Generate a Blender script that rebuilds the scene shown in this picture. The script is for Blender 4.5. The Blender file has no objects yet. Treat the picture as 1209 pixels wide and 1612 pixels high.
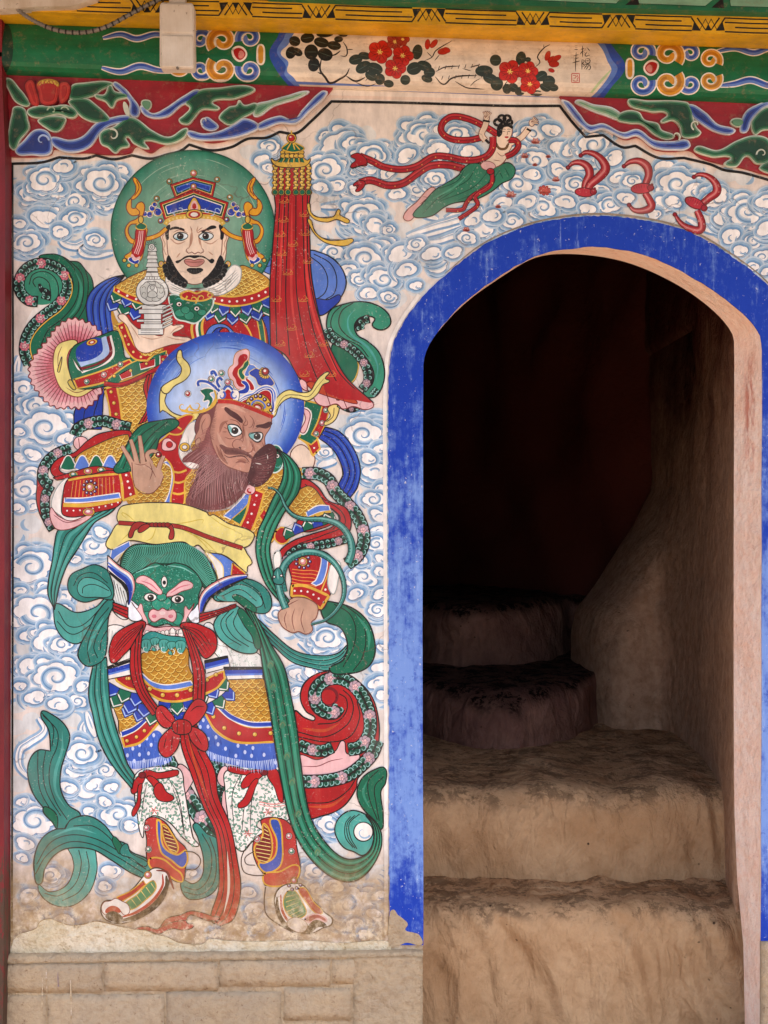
import bpy, bmesh, math, random
import numpy as np
from mathutils import Vector, noise

random.seed(7)
scene = bpy.context.scene
COL = scene.collection

# ------------------------------------------------------------------ camera
EYE = 1.812          # camera height above the ground
DIST = 4.0           # camera to wall face
MM = 0.002           # metres on the wall per photo pixel
cam_d = bpy.data.cameras.new('camera')
cam = bpy.data.objects.new('camera', cam_d)
COL.objects.link(cam)
cam.location = (0, -DIST, EYE)
cam.rotation_euler = (math.radians(90), 0, 0)
cam_d.sensor_fit = 'VERTICAL'
cam_d.sensor_height = 36.0
cam_d.lens = 36.0 * (DIST / MM) / 1612.0
cam_d.clip_start = 0.05
cam_d.clip_end = 2000
scene.camera = cam

# ------------------------------------------------------------------ sky, sun, exposure
SUN_EL, SUN_AZ = 67.0, 160.0     # high sun in front: the porch roof shades the whole wall, the paving outside is lit
w = bpy.data.worlds.new('World'); scene.world = w; w.use_nodes = True
nt = w.node_tree; nt.nodes.clear()
sky = nt.nodes.new('ShaderNodeTexSky'); sky.sky_type = 'NISHITA'; sky.sun_disc = False
sky.sun_elevation = math.radians(SUN_EL); sky.sun_rotation = math.radians(SUN_AZ)
sky.air_density = 1.0; sky.dust_density = 2.5; sky.ozone_density = 1.0
bg = nt.nodes.new('ShaderNodeBackground'); bg.inputs['Strength'].default_value = 0.15
out = nt.nodes.new('ShaderNodeOutputWorld')
nt.links.new(sky.outputs[0], bg.inputs[0]); nt.links.new(bg.outputs[0], out.inputs[0])
sd = bpy.data.lights.new('sun', 'SUN'); sd.energy = 3.2; sd.angle = math.radians(0.53); sd.color = (1.0, 0.92, 0.82)
so = bpy.data.objects.new('sun', sd); COL.objects.link(so)
az, el = math.radians(SUN_AZ), math.radians(SUN_EL)
sdir = Vector((math.sin(az) * math.cos(el), math.cos(az) * math.cos(el), math.sin(el)))
so.rotation_euler = sdir.to_track_quat('Z', 'Y').to_euler()
so.location = (3, -6, 9)
vs = scene.view_settings
scene.display_settings.display_device = 'sRGB'
vs.view_transform = 'Standard'; vs.look = 'None'; vs.gamma = 1.0; vs.use_curve_mapping = False
vs.exposure = 1.36
scene.cycles.max_bounces = 8
scene.cycles.diffuse_bounces = 5

# ------------------------------------------------------------------ coordinates
def WP(px, py, y=0.0):
    k = MM * (DIST + y) / DIST
    return ((px - 604.5) * k, y, EYE + (806.0 - py) * k)

def lin(h):
    v = []
    for i in (1, 3, 5):
        c = int(h[i:i+2], 16) / 255.0
        v.append(c / 12.92 if c <= 0.04045 else ((c + 0.055) / 1.055) ** 2.4)
    return tuple(v)

HEX = dict(
    R='#ae1519', D='#74101a', O='#bf4620', G='#0c6648', g='#328a6c', T='#287d70', t='#4a9f92', V='#0b4a36',
    B='#1a3ba6', b='#5a7fcf', c='#a9c2e6', Y='#b07a22', y='#d6a83e', L='#e8cf7a', Z='#e6d680', z='#cdb548',
    K='#ecd4bc', k='#c39a80', F='#c08a74', f='#7a4438', H='#7a4442', h='#4e2828', N='#14110f', n='#3a2a22',
    W='#efe8de', w='#d6cfc4', P='#e7b6b4', p='#cf6f7c', S='#f3ece2', s='#9aa39c', M='#8f7a82', m='#b59aa2',
    A='#7fb7a6', a='#cfe0d4', E='#e0a020', e='#c98a14', C='#e6d6c4', U='#4a4a46', X='#5b2a20', Q='#d98c86',
    q='#b85a56', J='#2d6f68', j='#8fc0b6', I='#3b5fb8')
GOLD = set('Yy')
RGB = {k: lin(v) for k, v in HEX.items()}
def colour(c):
    if isinstance(c, tuple): return c if len(c) == 4 else c + (0.0,)
    if c[0] == '#': return lin(c) + (0.0,)
    return RGB[c] + ((1.0,) if c in GOLD else (0.0,))

# ------------------------------------------------------------------ curves
def pts(s):
    if not isinstance(s, str): return [tuple(p) for p in s]
    v = [float(x) for x in s.replace(',', ' ').split()]
    return list(zip(v[0::2], v[1::2]))

def smooth(P, closed=False, step=3.0):
    P = pts(P)
    Q, corner = [], []
    for p in P:
        if Q and abs(Q[-1][0]-p[0]) + abs(Q[-1][1]-p[1]) < 1e-6: corner[-1] = True
        else: Q.append(p); corner.append(False)
    n = len(Q)
    if n < 3 and not closed:
        (x0, y0), (x1, y1) = Q[0], Q[-1]
        L = math.hypot(x1-x0, y1-y0); m = max(1, int(L/step))
        return [(x0+(x1-x0)*i/m, y0+(y1-y0)*i/m) for i in range(m+1)]
    def unit(a, b):
        dx, dy = b[0]-a[0], b[1]-a[1]; l = math.hypot(dx, dy) or 1.0
        return dx/l, dy/l
    tan = []
    for i in range(n):
        if closed: tan.append(unit(Q[i-1], Q[(i+1) % n]))
        else: tan.append(unit(Q[max(0, i-1)], Q[min(n-1, i+1)]))
    res = []
    for i in range(n if closed else n-1):
        a, b = Q[i], Q[(i+1) % n]
        L = math.hypot(b[0]-a[0], b[1]-a[1])
        sdir_ = unit(a, b)
        ta = sdir_ if corner[i] else tan[i]
        tb = sdir_ if corner[(i+1) % n] else tan[(i+1) % n]
        m = max(1, int(math.ceil(L/step)))
        for k in range(m):
            t = k/m; t2 = t*t; t3 = t2*t
            h0, h1, h2, h3 = 2*t3-3*t2+1, t3-2*t2+t, -2*t3+3*t2, t3-t2
            res.append((h0*a[0]+h1*L*ta[0]+h2*b[0]+h3*L*tb[0], h0*a[1]+h1*L*ta[1]+h2*b[1]+h3*L*tb[1]))
    if not closed: res.append(Q[-1])
    return res

def resample(P, n):
    d = [0.0]
    for i in range(1, len(P)): d.append(d[-1] + math.hypot(P[i][0]-P[i-1][0], P[i][1]-P[i-1][1]))
    T = d[-1] or 1.0; res = []; j = 0
    for i in range(n):
        s = T*i/(n-1)
        while j < len(P)-2 and d[j+1] < s: j += 1
        l = d[j+1]-d[j] or 1.0; u = min(1.0, max(0.0, (s-d[j])/l))
        res.append((P[j][0]+(P[j+1][0]-P[j][0])*u, P[j][1]+(P[j+1][1]-P[j][1])*u))
    return res

def plen(P): return sum(math.hypot(P[i][0]-P[i-1][0], P[i][1]-P[i-1][1]) for i in range(1, len(P)))

def inset(P, d):
    A = sum(P[i-1][0]*P[i][1]-P[i][0]*P[i-1][1] for i in range(len(P)))
    s = 1 if A > 0 else -1
    n = len(P); res = []
    for i in range(n):
        a, b = P[i-2 if n > 12 else i-1], P[(i+2) % n if n > 12 else (i+1) % n]
        dx, dy = b[0]-a[0], b[1]-a[1]; l = math.hypot(dx, dy) or 1.0
        res.append((P[i][0]-s*dy/l*d, P[i][1]+s*dx/l*d))
    # drop points that crossed over to the far side
    a = np.array(P); b = np.roll(a, -1, axis=0); e = b-a; ee = (e*e).sum(1)+1e-9
    keep = []
    for p in res:
        q = np.array(p)-a; t = np.clip((q*e).sum(1)/ee, 0, 1); r = q-e*t[:, None]
        if math.sqrt((r*r).sum(1).min()) > .93*d and inside(P, *p): keep.append(p)
    return keep if len(keep) > 3 else []

def inside(P, x, y):
    r = False; j = len(P)-1
    for i in range(len(P)):
        if (P[i][1] > y) != (P[j][1] > y) and x < (P[j][0]-P[i][0])*(y-P[i][1])/(P[j][1]-P[i][1])+P[i][0]: r = not r
        j = i
    return r

# ------------------------------------------------------------------ paint layers: every coat lies just above the coat below it
CELL = 1.5; OX = OY = -60.0
HM = np.zeros((1220, 920), dtype=np.int32)
DZ = 8e-6
def cells_poly(P):
    A = np.array(P)
    x0, y0 = A.min(0); x1, y1 = A.max(0)
    c0, c1 = int((x0-OX)/CELL)-1, int((x1-OX)/CELL)+2
    r0, r1 = int((y0-OY)/CELL)-1, int((y1-OY)/CELL)+2
    c0, r0 = max(c0, 0), max(r0, 0); c1, r1 = min(c1, HM.shape[1]), min(r1, HM.shape[0])
    if c1 <= c0 or r1 <= r0: return None
    X, Y = np.meshgrid(OX+(np.arange(c0, c1)+.5)*CELL, OY+(np.arange(r0, r1)+.5)*CELL)
    M = np.zeros(X.shape, bool)
    B = np.roll(A, 1, axis=0)
    for (ax, ay), (bx, by) in zip(A, B):
        if ay == by: continue
        M ^= ((ay > Y) != (by > Y)) & (X < (bx-ax)*(Y-ay)/(by-ay)+ax)
    for x, y in P:
        r, c = int((y-OY)/CELL)-r0, int((x-OX)/CELL)-c0
        if 0 <= r < M.shape[0] and 0 <= c < M.shape[1]: M[r, c] = True
    return r0, r1, c0, c1, M
def cells_stroke(C, W):
    A = np.array(C); m = max(W)/2+2
    x0, y0 = A.min(0)-m; x1, y1 = A.max(0)+m
    c0, c1 = max(0, int((x0-OX)/CELL)-1), min(HM.shape[1], int((x1-OX)/CELL)+2)
    r0, r1 = max(0, int((y0-OY)/CELL)-1), min(HM.shape[0], int((y1-OY)/CELL)+2)
    if c1 <= c0 or r1 <= r0: return None
    M = np.zeros((r1-r0, c1-c0), bool)
    for (x, y), wd in zip(C, W):
        q = wd/2+.3
        ra, rb = int((y-q-OY)/CELL)-r0, int((y+q-OY)/CELL)-r0+1
        ca, cb = int((x-q-OX)/CELL)-c0, int((x+q-OX)/CELL)-c0+1
        M[max(0, ra):max(0, rb), max(0, ca):max(0, cb)] = True
    return r0, r1, c0, c1, M
SNAP = None; SNAPN = 0
def batch(on):
    """strokes of one batch (hairs, specks, scales) share a handful of coats instead of piling up"""
    global SNAP, SNAPN
    SNAP = HM.copy() if on else None; SNAPN = 0
def level_of(cl):
    global SNAPN
    if cl is None: return 1
    r0, r1, c0, c1, M = cl
    S = HM[r0:r1, c0:c1]
    if SNAP is not None:
        SNAPN += 1
        b = SNAP[r0:r1, c0:c1]
        l = (int(b[M].max()) if M.any() else 0)+1+SNAPN % 7
        S[M] = np.maximum(S[M], l)
        return l
    l = int(S[M].max())+1 if M.any() else 1
    S[M] = l
    return l

# ------------------------------------------------------------------ things and parts
ALL_PARTS = []
class Part:
    def __init__(s, name, parent, mat=None, label=None, kind=None):
        s.name, s.parent, s.mat, s.label, s.kind = name, parent, mat, label, kind
        s.v, s.f, s.c, s.obj = [], [], [], None
        ALL_PARTS.append(s)
    def root(s):
        p = s.parent
        while isinstance(p, Part): p = p.parent
        return p
    def add(s, verts, faces, cols):
        o = len(s.v); s.v += verts
        s.f += [tuple(i+o for i in f) for f in faces]
        s.c += cols if isinstance(cols, list) else [cols]*len(verts)
    def build(s):
        if s.obj: return s.obj
        if not s.f: return s.parent.build() if isinstance(s.parent, Part) else s.parent
        r = s.root(); off = r.location if r is not None else Vector((0, 0, 0))
        me = bpy.data.meshes.new(s.name)
        me.from_pydata([(x-off[0], y-off[1], z-off[2]) for x, y, z in s.v], [], s.f)
        at = me.color_attributes.new('paint', 'FLOAT_COLOR', 'POINT')
        at.data.foreach_set('color', np.array(s.c, dtype=np.float32).ravel())
        if r is not None and r.get('rounded'): round_beam(me, off)
        me.materials.append(s.mat or (MAT['figure_paint'] if r is not None and r.name.startswith('painted_') and 'cloud' not in r.name else MAT['paint']))
        o = bpy.data.objects.new(s.name, me); COL.objects.link(o); s.obj = o
        if s.label: o['label'] = s.label
        if s.kind: o['kind'] = s.kind
        if isinstance(s.parent, Part): o.parent = s.parent.build()
        elif s.parent is not None: o.parent = s.parent
        return o

def round_beam(me, off):
    """wrap flat paint and board onto the rounded front of the lintel log"""
    bm = bmesh.new(); bm.from_mesh(me)
    k = MM*(DIST-.07)/DIST
    nrm = Vector((-.038, 0, -1)).normalized()
    for py in range(26, 150, 7):
        c = Vector((0-off[0], -off[1], EYE+(806-py)*k-off[2])); c.x = (0-604.5)*k-off[0]
        bmesh.ops.bisect_plane(bm, geom=bm.verts[:]+bm.edges[:]+bm.faces[:], plane_co=c, plane_no=nrm, dist=1e-7)
    def depth(w):
        q = (w-20)/100.0
        return .064*max(0.0, (.62-q)/.62)**2+.066*max(0.0, (q-.74)/.26)**2
    for v in bm.verts:
        X, Y, Z = v.co.x+off[0], v.co.y+off[1], v.co.z+off[2]
        if Y > -.06: continue
        w = (806-(Z-EYE)/k)-.038*(604.5+X/k)
        i = math.floor((w-26)/7); f = (w-26)/7-i      # facets match the cuts, so every coat bends alike
        d = depth(26+7*i)*(1-f)+depth(33+7*i)*f; q = (DIST+Y+d)/(DIST+Y)
        v.co = Vector((X*q-off[0], Y+d-off[1], EYE+(Z-EYE)*q-off[2]))
    bm.to_mesh(me); bm.free()

cur = None
def P(name, parent, **k):
    global cur
    cur = Part(name, parent, **k); return cur
def to(p):
    global cur
    cur = p
def thing(name, label, cat, loc, group=None):
    o = bpy.data.objects.new(name, None); COL.objects.link(o)
    o.empty_display_size = 0.05
    o.location = loc; o['label'] = label; o['category'] = cat
    if group: o['group'] = group
    return o
def structure(o):
    o['kind'] = 'structure'; return o
Y0 = 0.0             # depth of the surface being painted
HMS = {0.0: HM}
def plane(y):
    global Y0, HM
    Y0 = y
    if y not in HMS: HMS[y] = np.zeros((1220, 920), dtype=np.int32)
    HM = HMS[y]
def lv(P_, l):
    y = Y0-(0.0004 + l*(4e-5 if Y0 == -.07 else DZ)); k = MM*(DIST+Y0)/DIST
    return [((px-604.5)*k, y, EYE+(806.0-py)*k) for px, py in P_]

def FP(col, P_, level=None):
    l = level if level is not None else level_of(cells_poly(P_))
    A = sum(P_[i-1][0]*P_[i][1]-P_[i][0]*P_[i-1][1] for i in range(len(P_)))
    V = P_ if A < 0 else P_[::-1]
    cur.add(lv(V, l), [tuple(range(len(V)))], colour(col))
    return l
def SP(col, C, W, level=None):
    n = len(C)
    if n < 2: return
    if not isinstance(W, list): W = [W]*n
    l = level if level is not None else level_of(cells_stroke(C, W))
    V = []
    for i in range(n):
        a, b = C[max(0, i-1)], C[min(n-1, i+1)]
        dx, dy = b[0]-a[0], b[1]-a[1]; d = math.hypot(dx, dy) or 1.0
        nx, ny = -dy/d*W[i]/2, dx/d*W[i]/2
        V.append((C[i][0]+nx, C[i][1]+ny)); V.append((C[i][0]-nx, C[i][1]-ny))
    cur.add(lv(V, l), [(2*i, 2*i+1, 2*i+3, 2*i+2) for i in range(n-1)], colour(col))
    return l
def prof(n, w, taper):
    r = []
    for i in range(n):
        t = i/max(1, n-1)
        if taper == 't': k = 0.25+0.75*math.sin(math.pi*t)**0.6
        elif taper == 'e': k = max(0.12, (1-t)**0.7)
        elif taper == 's': k = max(0.12, t**0.7)
        elif taper == 'm': k = max(0.05, math.sin(math.pi*t)**0.8)
        else: k = 1.0
        r.append(w*k)
    return r
def S(col, w, s, taper=None, step=3.0):
    C = smooth(s, False, step)
    SP(col, C, prof(len(C), w, taper)); return C
def wob(C, a=0.35):
    return [1.0+a*noise.noise(Vector((x*.045, y*.045, 3.1))) for x, y in C]
def OUT(Q, col, w):
    C = Q + Q[:2]
    SP(col, C, [w*k for k in wob(C)])
def F(col, s, o='N', w=1.6, step=3.0, sm=True):
    Q = smooth(s, True, step) if sm else pts(s)
    FP(col, Q)
    if o: OUT(Q, o, w)
    return Q
def NEST(s, spec, o=None, w=1.3, sm=True):
    """concentric bands: spec = [(colour, inset), ...]"""
    Q = smooth(s, True, 3.0) if sm else smooth([p for p in pts(s) for _ in (0, 1)], True, 3.0)
    for c, d in spec:
        q = inset(Q, d) if d else Q
        if q: FP(c, q)
    if o: OUT(Q, o, w)
    return Q
def ell(cx, cy, rx, ry=None, rot=0, n=None):
    ry = ry or rx; n = n or max(10, int(2.2*math.sqrt(rx*ry)*1.4)); n = min(n, 96)
    ca, sa = math.cos(math.radians(rot)), math.sin(math.radians(rot))
    return [(cx+rx*math.cos(a)*ca-ry*math.sin(a)*sa, cy+rx*math.cos(a)*sa+ry*math.sin(a)*ca)
            for a in (2*math.pi*i/n for i in range(n))]
def E(col, cx, cy, rx, ry=None, rot=0, o='N', w=1.2):
    Q = ell(cx, cy, rx, ry, rot); FP(col, Q)
    if o: OUT(Q, o, w)
    return Q
def GRAD(cx, cy, rx, ry, stops, n=96):
    """disc whose pigment runs from centre to rim; stops = [(radius fraction, colour), ...]"""
    l = level_of(cells_poly(ell(cx, cy, rx, ry)))
    V, Cc, Fc = [(cx, cy)], [colour(stops[0][1])], []
    for r, c in stops[1:]:
        V += ell(cx, cy, rx*r, ry*r, n=n); Cc += [colour(c)]*n
    for i in range(n): Fc.append((0, 1+(i+1) % n, 1+i))
    for k in range(len(stops)-2):
        a, b = 1+k*n, 1+(k+1)*n
        for i in range(n): Fc.append((a+i, a+(i+1) % n, b+(i+1) % n, b+i))
    cur.add(lv(V, l), Fc, Cc)
def RIB(col, a, b, folds=(), o='N', w=1.8, fw=1.5, fc='N', hl=None):
    A, B = smooth(a), smooth(b)
    Q = A + B[::-1]
    FP(col, Q)
    n = max(8, int(max(plen(A), plen(B))/4))
    A2, B2 = resample(A, n), resample(B, n)
    def mid(f): return [(A2[i][0]*(1-f)+B2[i][0]*f, A2[i][1]*(1-f)+B2[i][1]*f) for i in range(n)]
    if hl:
        fs = [0]+list(folds)+[1]
        for i in range(len(fs)-1):
            f = fs[i]*.6+fs[i+1]*.4
            C = mid(f)[2:-2]
            if len(C) > 3: SP(hl, C, prof(len(C), min(5.0, plen([A2[n//2], B2[n//2]])/len(fs)*.5), 'm'))
    for f in folds:
        C = mid(f); SP(fc, C, [fw*k for k in wob(C)])
    if o: OUT(Q, o, w)
    return Q
def FOLD(col, w, a, b, fr, taper='t'):
    A, B = smooth(a), smooth(b)
    n = max(8, int(max(plen(A), plen(B))/4)); A, B = resample(A, n), resample(B, n)
    for f in fr:
        C = [(A[i][0]*(1-f)+B[i][0]*f, A[i][1]*(1-f)+B[i][1]*f) for i in range(n)]
        SP(col, C, prof(n, w, taper))
def HAIR(col, w, a, b, n, wave=0.0, freq=2.0, taper='e', jit=0.0):
    A, B = resample(smooth(a), n), resample(smooth(b), n)
    batch(True)
    for i in range(n):
        (x0, y0), (x1, y1) = A[i], B[i]
        L = math.hypot(x1-x0, y1-y0); m = max(3, int(L/4)); C = []
        nx, ny = -(y1-y0)/(L or 1), (x1-x0)/(L or 1)
        s = random.uniform(-jit, jit); e = 1+random.uniform(-jit, jit)*.08
        for k in range(m+1):
            t = k/m; q = wave*math.sin(t*freq*math.pi)*t
            C.append((x0+(x1-x0)*t*e+nx*(q+s*t), y0+(y1-y0)*t*e+ny*(q+s*t)))
        SP(col, C, prof(len(C), w, taper))
    batch(False)
def SCALES(poly, s, fill='#b9852c', line='#e9c866', o=None, rot=0, back='#8a5c16'):
    """gilt scale armour: raised arcs in offset rows"""
    Q = smooth(poly, True, 3.0)
    FP(colour(fill)[:3]+(1.0,), Q)
    xs = [p[0] for p in Q]; ys = [p[1] for p in Q]
    cx, cy = sum(xs)/len(xs), sum(ys)/len(ys)
    R = max(max(xs)-min(xs), max(ys)-min(ys))
    ca, sa = math.cos(math.radians(rot)), math.sin(math.radians(rot))
    row = 0; v = -R; batch(True)
    while v < R:
        u = -R + (s*.5 if row % 2 else 0)
        while u < R:
            x, y = cx+u*ca-v*sa, cy+u*sa+v*ca
            C = []
            for k in range(7):
                a = math.pi*k/6
                du, dv = s*.5*math.cos(a), s*.52*math.sin(a)
                C.append((x+du*ca-dv*sa, y+du*sa+dv*ca))
            if all(inside(Q, *p) for p in (C[0], C[3], C[6], (x, y))):
                SP(colour(back)[:3]+(1.0,), [(a+.6, b+1.1) for a, b in C], prof(7, 1.7, 't'))
                SP(colour(line)[:3]+(1.0,), C, prof(7, 1.5, 't'))
            u += s
        v += s*.5; row += 1
    batch(False)
    if o: OUT(Q, o, 1.5)
    return Q
def STUDS(s, n, r, c='y', o='D', hl='L'):
    for x, y in resample(smooth(s), n):
        E(c, x, y, r, o=o, w=.9)
        if hl: E(hl, x-r*.25, y-r*.25, r*.42, o=None)
def DOTS(s, n, r, c='W'):
    for x, y in resample(smooth(s), n): E(c, x, y, r, o=None)
def JEWEL(x, y, r, ring='y', c='p', hl='W', rx=1.0):
    E(ring, x, y, r*rx, r, o='n', w=1.0); E(c, x, y, r*.72*rx, r*.72, o='D', w=.8)
    E(hl, x-r*.15, y-r*.18, r*.36*rx, r*.36, o=None)
def CURL(x, y, r, a, col, w, turn=1.4, hand=1):
    C = []
    n = 14
    for k in range(n+1):
        t = k/n; rr = r*(1-.82*t); th = a+hand*turn*math.pi*t
        C.append((x+rr*math.cos(th), y+rr*math.sin(th)))
    SP(col, C, prof(n+1, w, 'e')); return C
def FLOWER(x, y, r, c1='m', c2='P'):
    for k in range(7):
        a = 2*math.pi*k/7+.3
        E(c1, x+r*.55*math.cos(a), y+r*.55*math.sin(a), r*.42, o='#5c4650', w=.7)
    for k in range(5):
        a = 2*math.pi*k/5
        E(c2, x+r*.24*math.cos(a), y+r*.24*math.sin(a), r*.24, o='#7a5c66', w=.6)
def FLORAL(s, width, taper=None, flowers=46, start=20, lily=False, o='N'):
    C = smooth(s); W = prof(len(C), width, taper)
    SP('N', C, [q+2.0 for q in W])
    L = plen(C); n = max(3, int(L/8.5)); R = resample(C, n+1)
    nf = start
    for i in range(n):
        (ax, ay), (bx, by) = R[i], R[i+1]
        x, y = (ax+bx)/2, (ay+by)/2; th = math.atan2(by-ay, bx-ax)
        wd = W[min(len(W)-1, int(len(W)*(i+.5)/n))]
        d = L*(i+.5)/n
        if d >= nf:
            nf += flowers; FLOWER(x, y, wd*.52, 'p' if lily else 'm', 'P'); continue
        for sd in (-1, 1):
            ox, oy = x-math.sin(th)*sd*wd*.26, y+math.cos(th)*sd*wd*.26
            r = wd*.25
            E('V', ox, oy, r*.95, r*.8, math.degrees(th), o=None)
            CURL(ox, oy, r, th+math.pi+sd*.4+random.uniform(-.4, .4), 'j', 1.7, 1.5, -sd)
def PLATES(rows, sz, cols='GB', tip=.55):
    """rows of pointed armour plates hanging from a line; rows = [path, ...] drawn last row first"""
    owner = cur
    for ri, path in reversed(list(enumerate(rows))):
        C = smooth(path); n = max(2, int(plen(C)/sz)); R = resample(C, n+1)
        for i in range(n):
            (ax, ay), (bx, by) = R[i], R[i+1]
            dx, dy = bx-ax, by-ay; l = math.hypot(dx, dy) or 1
            nx, ny = -dy/l, dx/l
            h = sz*1.25
            q = [(ax, ay), (bx, by), (bx+nx*h*tip, by+ny*h*tip), ((ax+bx)/2+nx*h, (ay+by)/2+ny*h), (ax+nx*h*tip, ay+ny*h*tip)]
            c = cols[(i+ri) % len(cols)]
            P('armour_plate', owner)
            FP(c, q)
            e = [q[2], q[3], q[4]]
            e2 = [(p[0]-nx*2.2, p[1]-ny*2.2) for p in e]
            SP('W' if c != 'B' else 'c', [( (p[0]*.94+(ax+bx)/2*.06), (p[1]*.94+(ay+by)/2*.06)) for p in e2], 2.0)
            OUT(q, 'N', 1.1)
    to(owner)

# ------------------------------------------------------------------ materials
MAT = {}
class NG:
    def __init__(s, name):
        m = bpy.data.materials.new(name); m.use_nodes = True; s.m = m; s.t = m.node_tree
        s.t.nodes.clear()
        s.o = s.n('ShaderNodeOutputMaterial'); s.b = s.n('ShaderNodeBsdfPrincipled')
        s.t.links.new(s.b.outputs[0], s.o.inputs[0]); MAT[name] = m
        g = s.n('ShaderNodeNewGeometry'); s.pos = g.outputs['Position']; s.nor = g.outputs['Normal']
        sp = s.n('ShaderNodeSeparateXYZ'); s.l(s.pos, sp.inputs[0]); s.x, s.y, s.z = sp.outputs
    def n(s, k): return s.t.nodes.new(k)
    def l(s, a, b): s.t.links.new(a, b)
    def put(s, sock, v):
        if hasattr(v, 'links') or isinstance(v, bpy.types.NodeSocket): s.l(v, sock)
        elif isinstance(v, str): sock.default_value = lin(v)+(1,)
        else: sock.default_value = v
    def scale(s, v):
        q = s.n('ShaderNodeVectorMath'); q.operation = 'MULTIPLY'; s.l(s.pos, q.inputs[0]); q.inputs[1].default_value = v
        return q.outputs[0]
    def noise(s, sc, det=4, rough=.55, vec=None, dist=0.0):
        q = s.n('ShaderNodeTexNoise'); q.inputs['Scale'].default_value = sc; q.inputs['Detail'].default_value = det
        q.inputs['Roughness'].default_value = rough; q.inputs['Distortion'].default_value = dist
        s.l(vec or s.pos, q.inputs['Vector']); return q.outputs[0]
    def voro(s, sc, vec=None, feat='F1'):
        q = s.n('ShaderNodeTexVoronoi'); q.feature = feat; q.inputs['Scale'].default_value = sc
        s.l(vec or s.pos, q.inputs['Vector']); return q.outputs['Distance']
    def ramp(s, v, a, b, c=0.0, d=1.0, smooth=True):
        q = s.n('ShaderNodeMapRange'); q.interpolation_type = 'SMOOTHSTEP' if smooth else 'LINEAR'
        s.put(q.inputs[0], v)
        for i, k in enumerate((a, b, c, d)): q.inputs[i+1].default_value = k
        return q.outputs[0]
    def math(s, op, a, b=0.0, clamp=False):
        q = s.n('ShaderNodeMath'); q.operation = op; q.use_clamp = clamp
        s.put(q.inputs[0], a); s.put(q.inputs[1], b); return q.outputs[0]
    def mix(s, f, a, b, mode='MIX'):
        q = s.n('ShaderNodeMix'); q.data_type = 'RGBA'; q.blend_type = mode; q.clamp_factor = True
        s.put(q.inputs[0], f); s.put(q.inputs[6], a); s.put(q.inputs[7], b); return q.outputs[2]
    def mul(s, c, v):
        q = s.n('ShaderNodeMix'); q.data_type = 'RGBA'; q.blend_type = 'MULTIPLY'; q.inputs[0].default_value = 1.0
        s.put(q.inputs[6], c); s.l(v, q.inputs[7]); return q.outputs[2]
    def bump(s, h, st, d, prev=None):
        q = s.n('ShaderNodeBump'); q.inputs['Strength'].default_value = st; q.inputs['Distance'].default_value = d
        s.l(h, q.inputs['Height'])
        if prev is not None: s.l(prev, q.inputs['Normal'])
        return q.outputs[0]
    def fin(s, c, rough=.7, bump=None, spec=.35, metal=None):
        s.put(s.b.inputs['Base Color'], c); s.put(s.b.inputs['Roughness'], rough)
        s.b.inputs['Specular IOR Level'].default_value = spec
        if metal is not None: s.put(s.b.inputs['Metallic'], metal)
        if bump is not None: s.l(bump, s.b.inputs['Normal'])
        return s.m

def zpx(py): return EYE+(806-py)*MM

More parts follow.
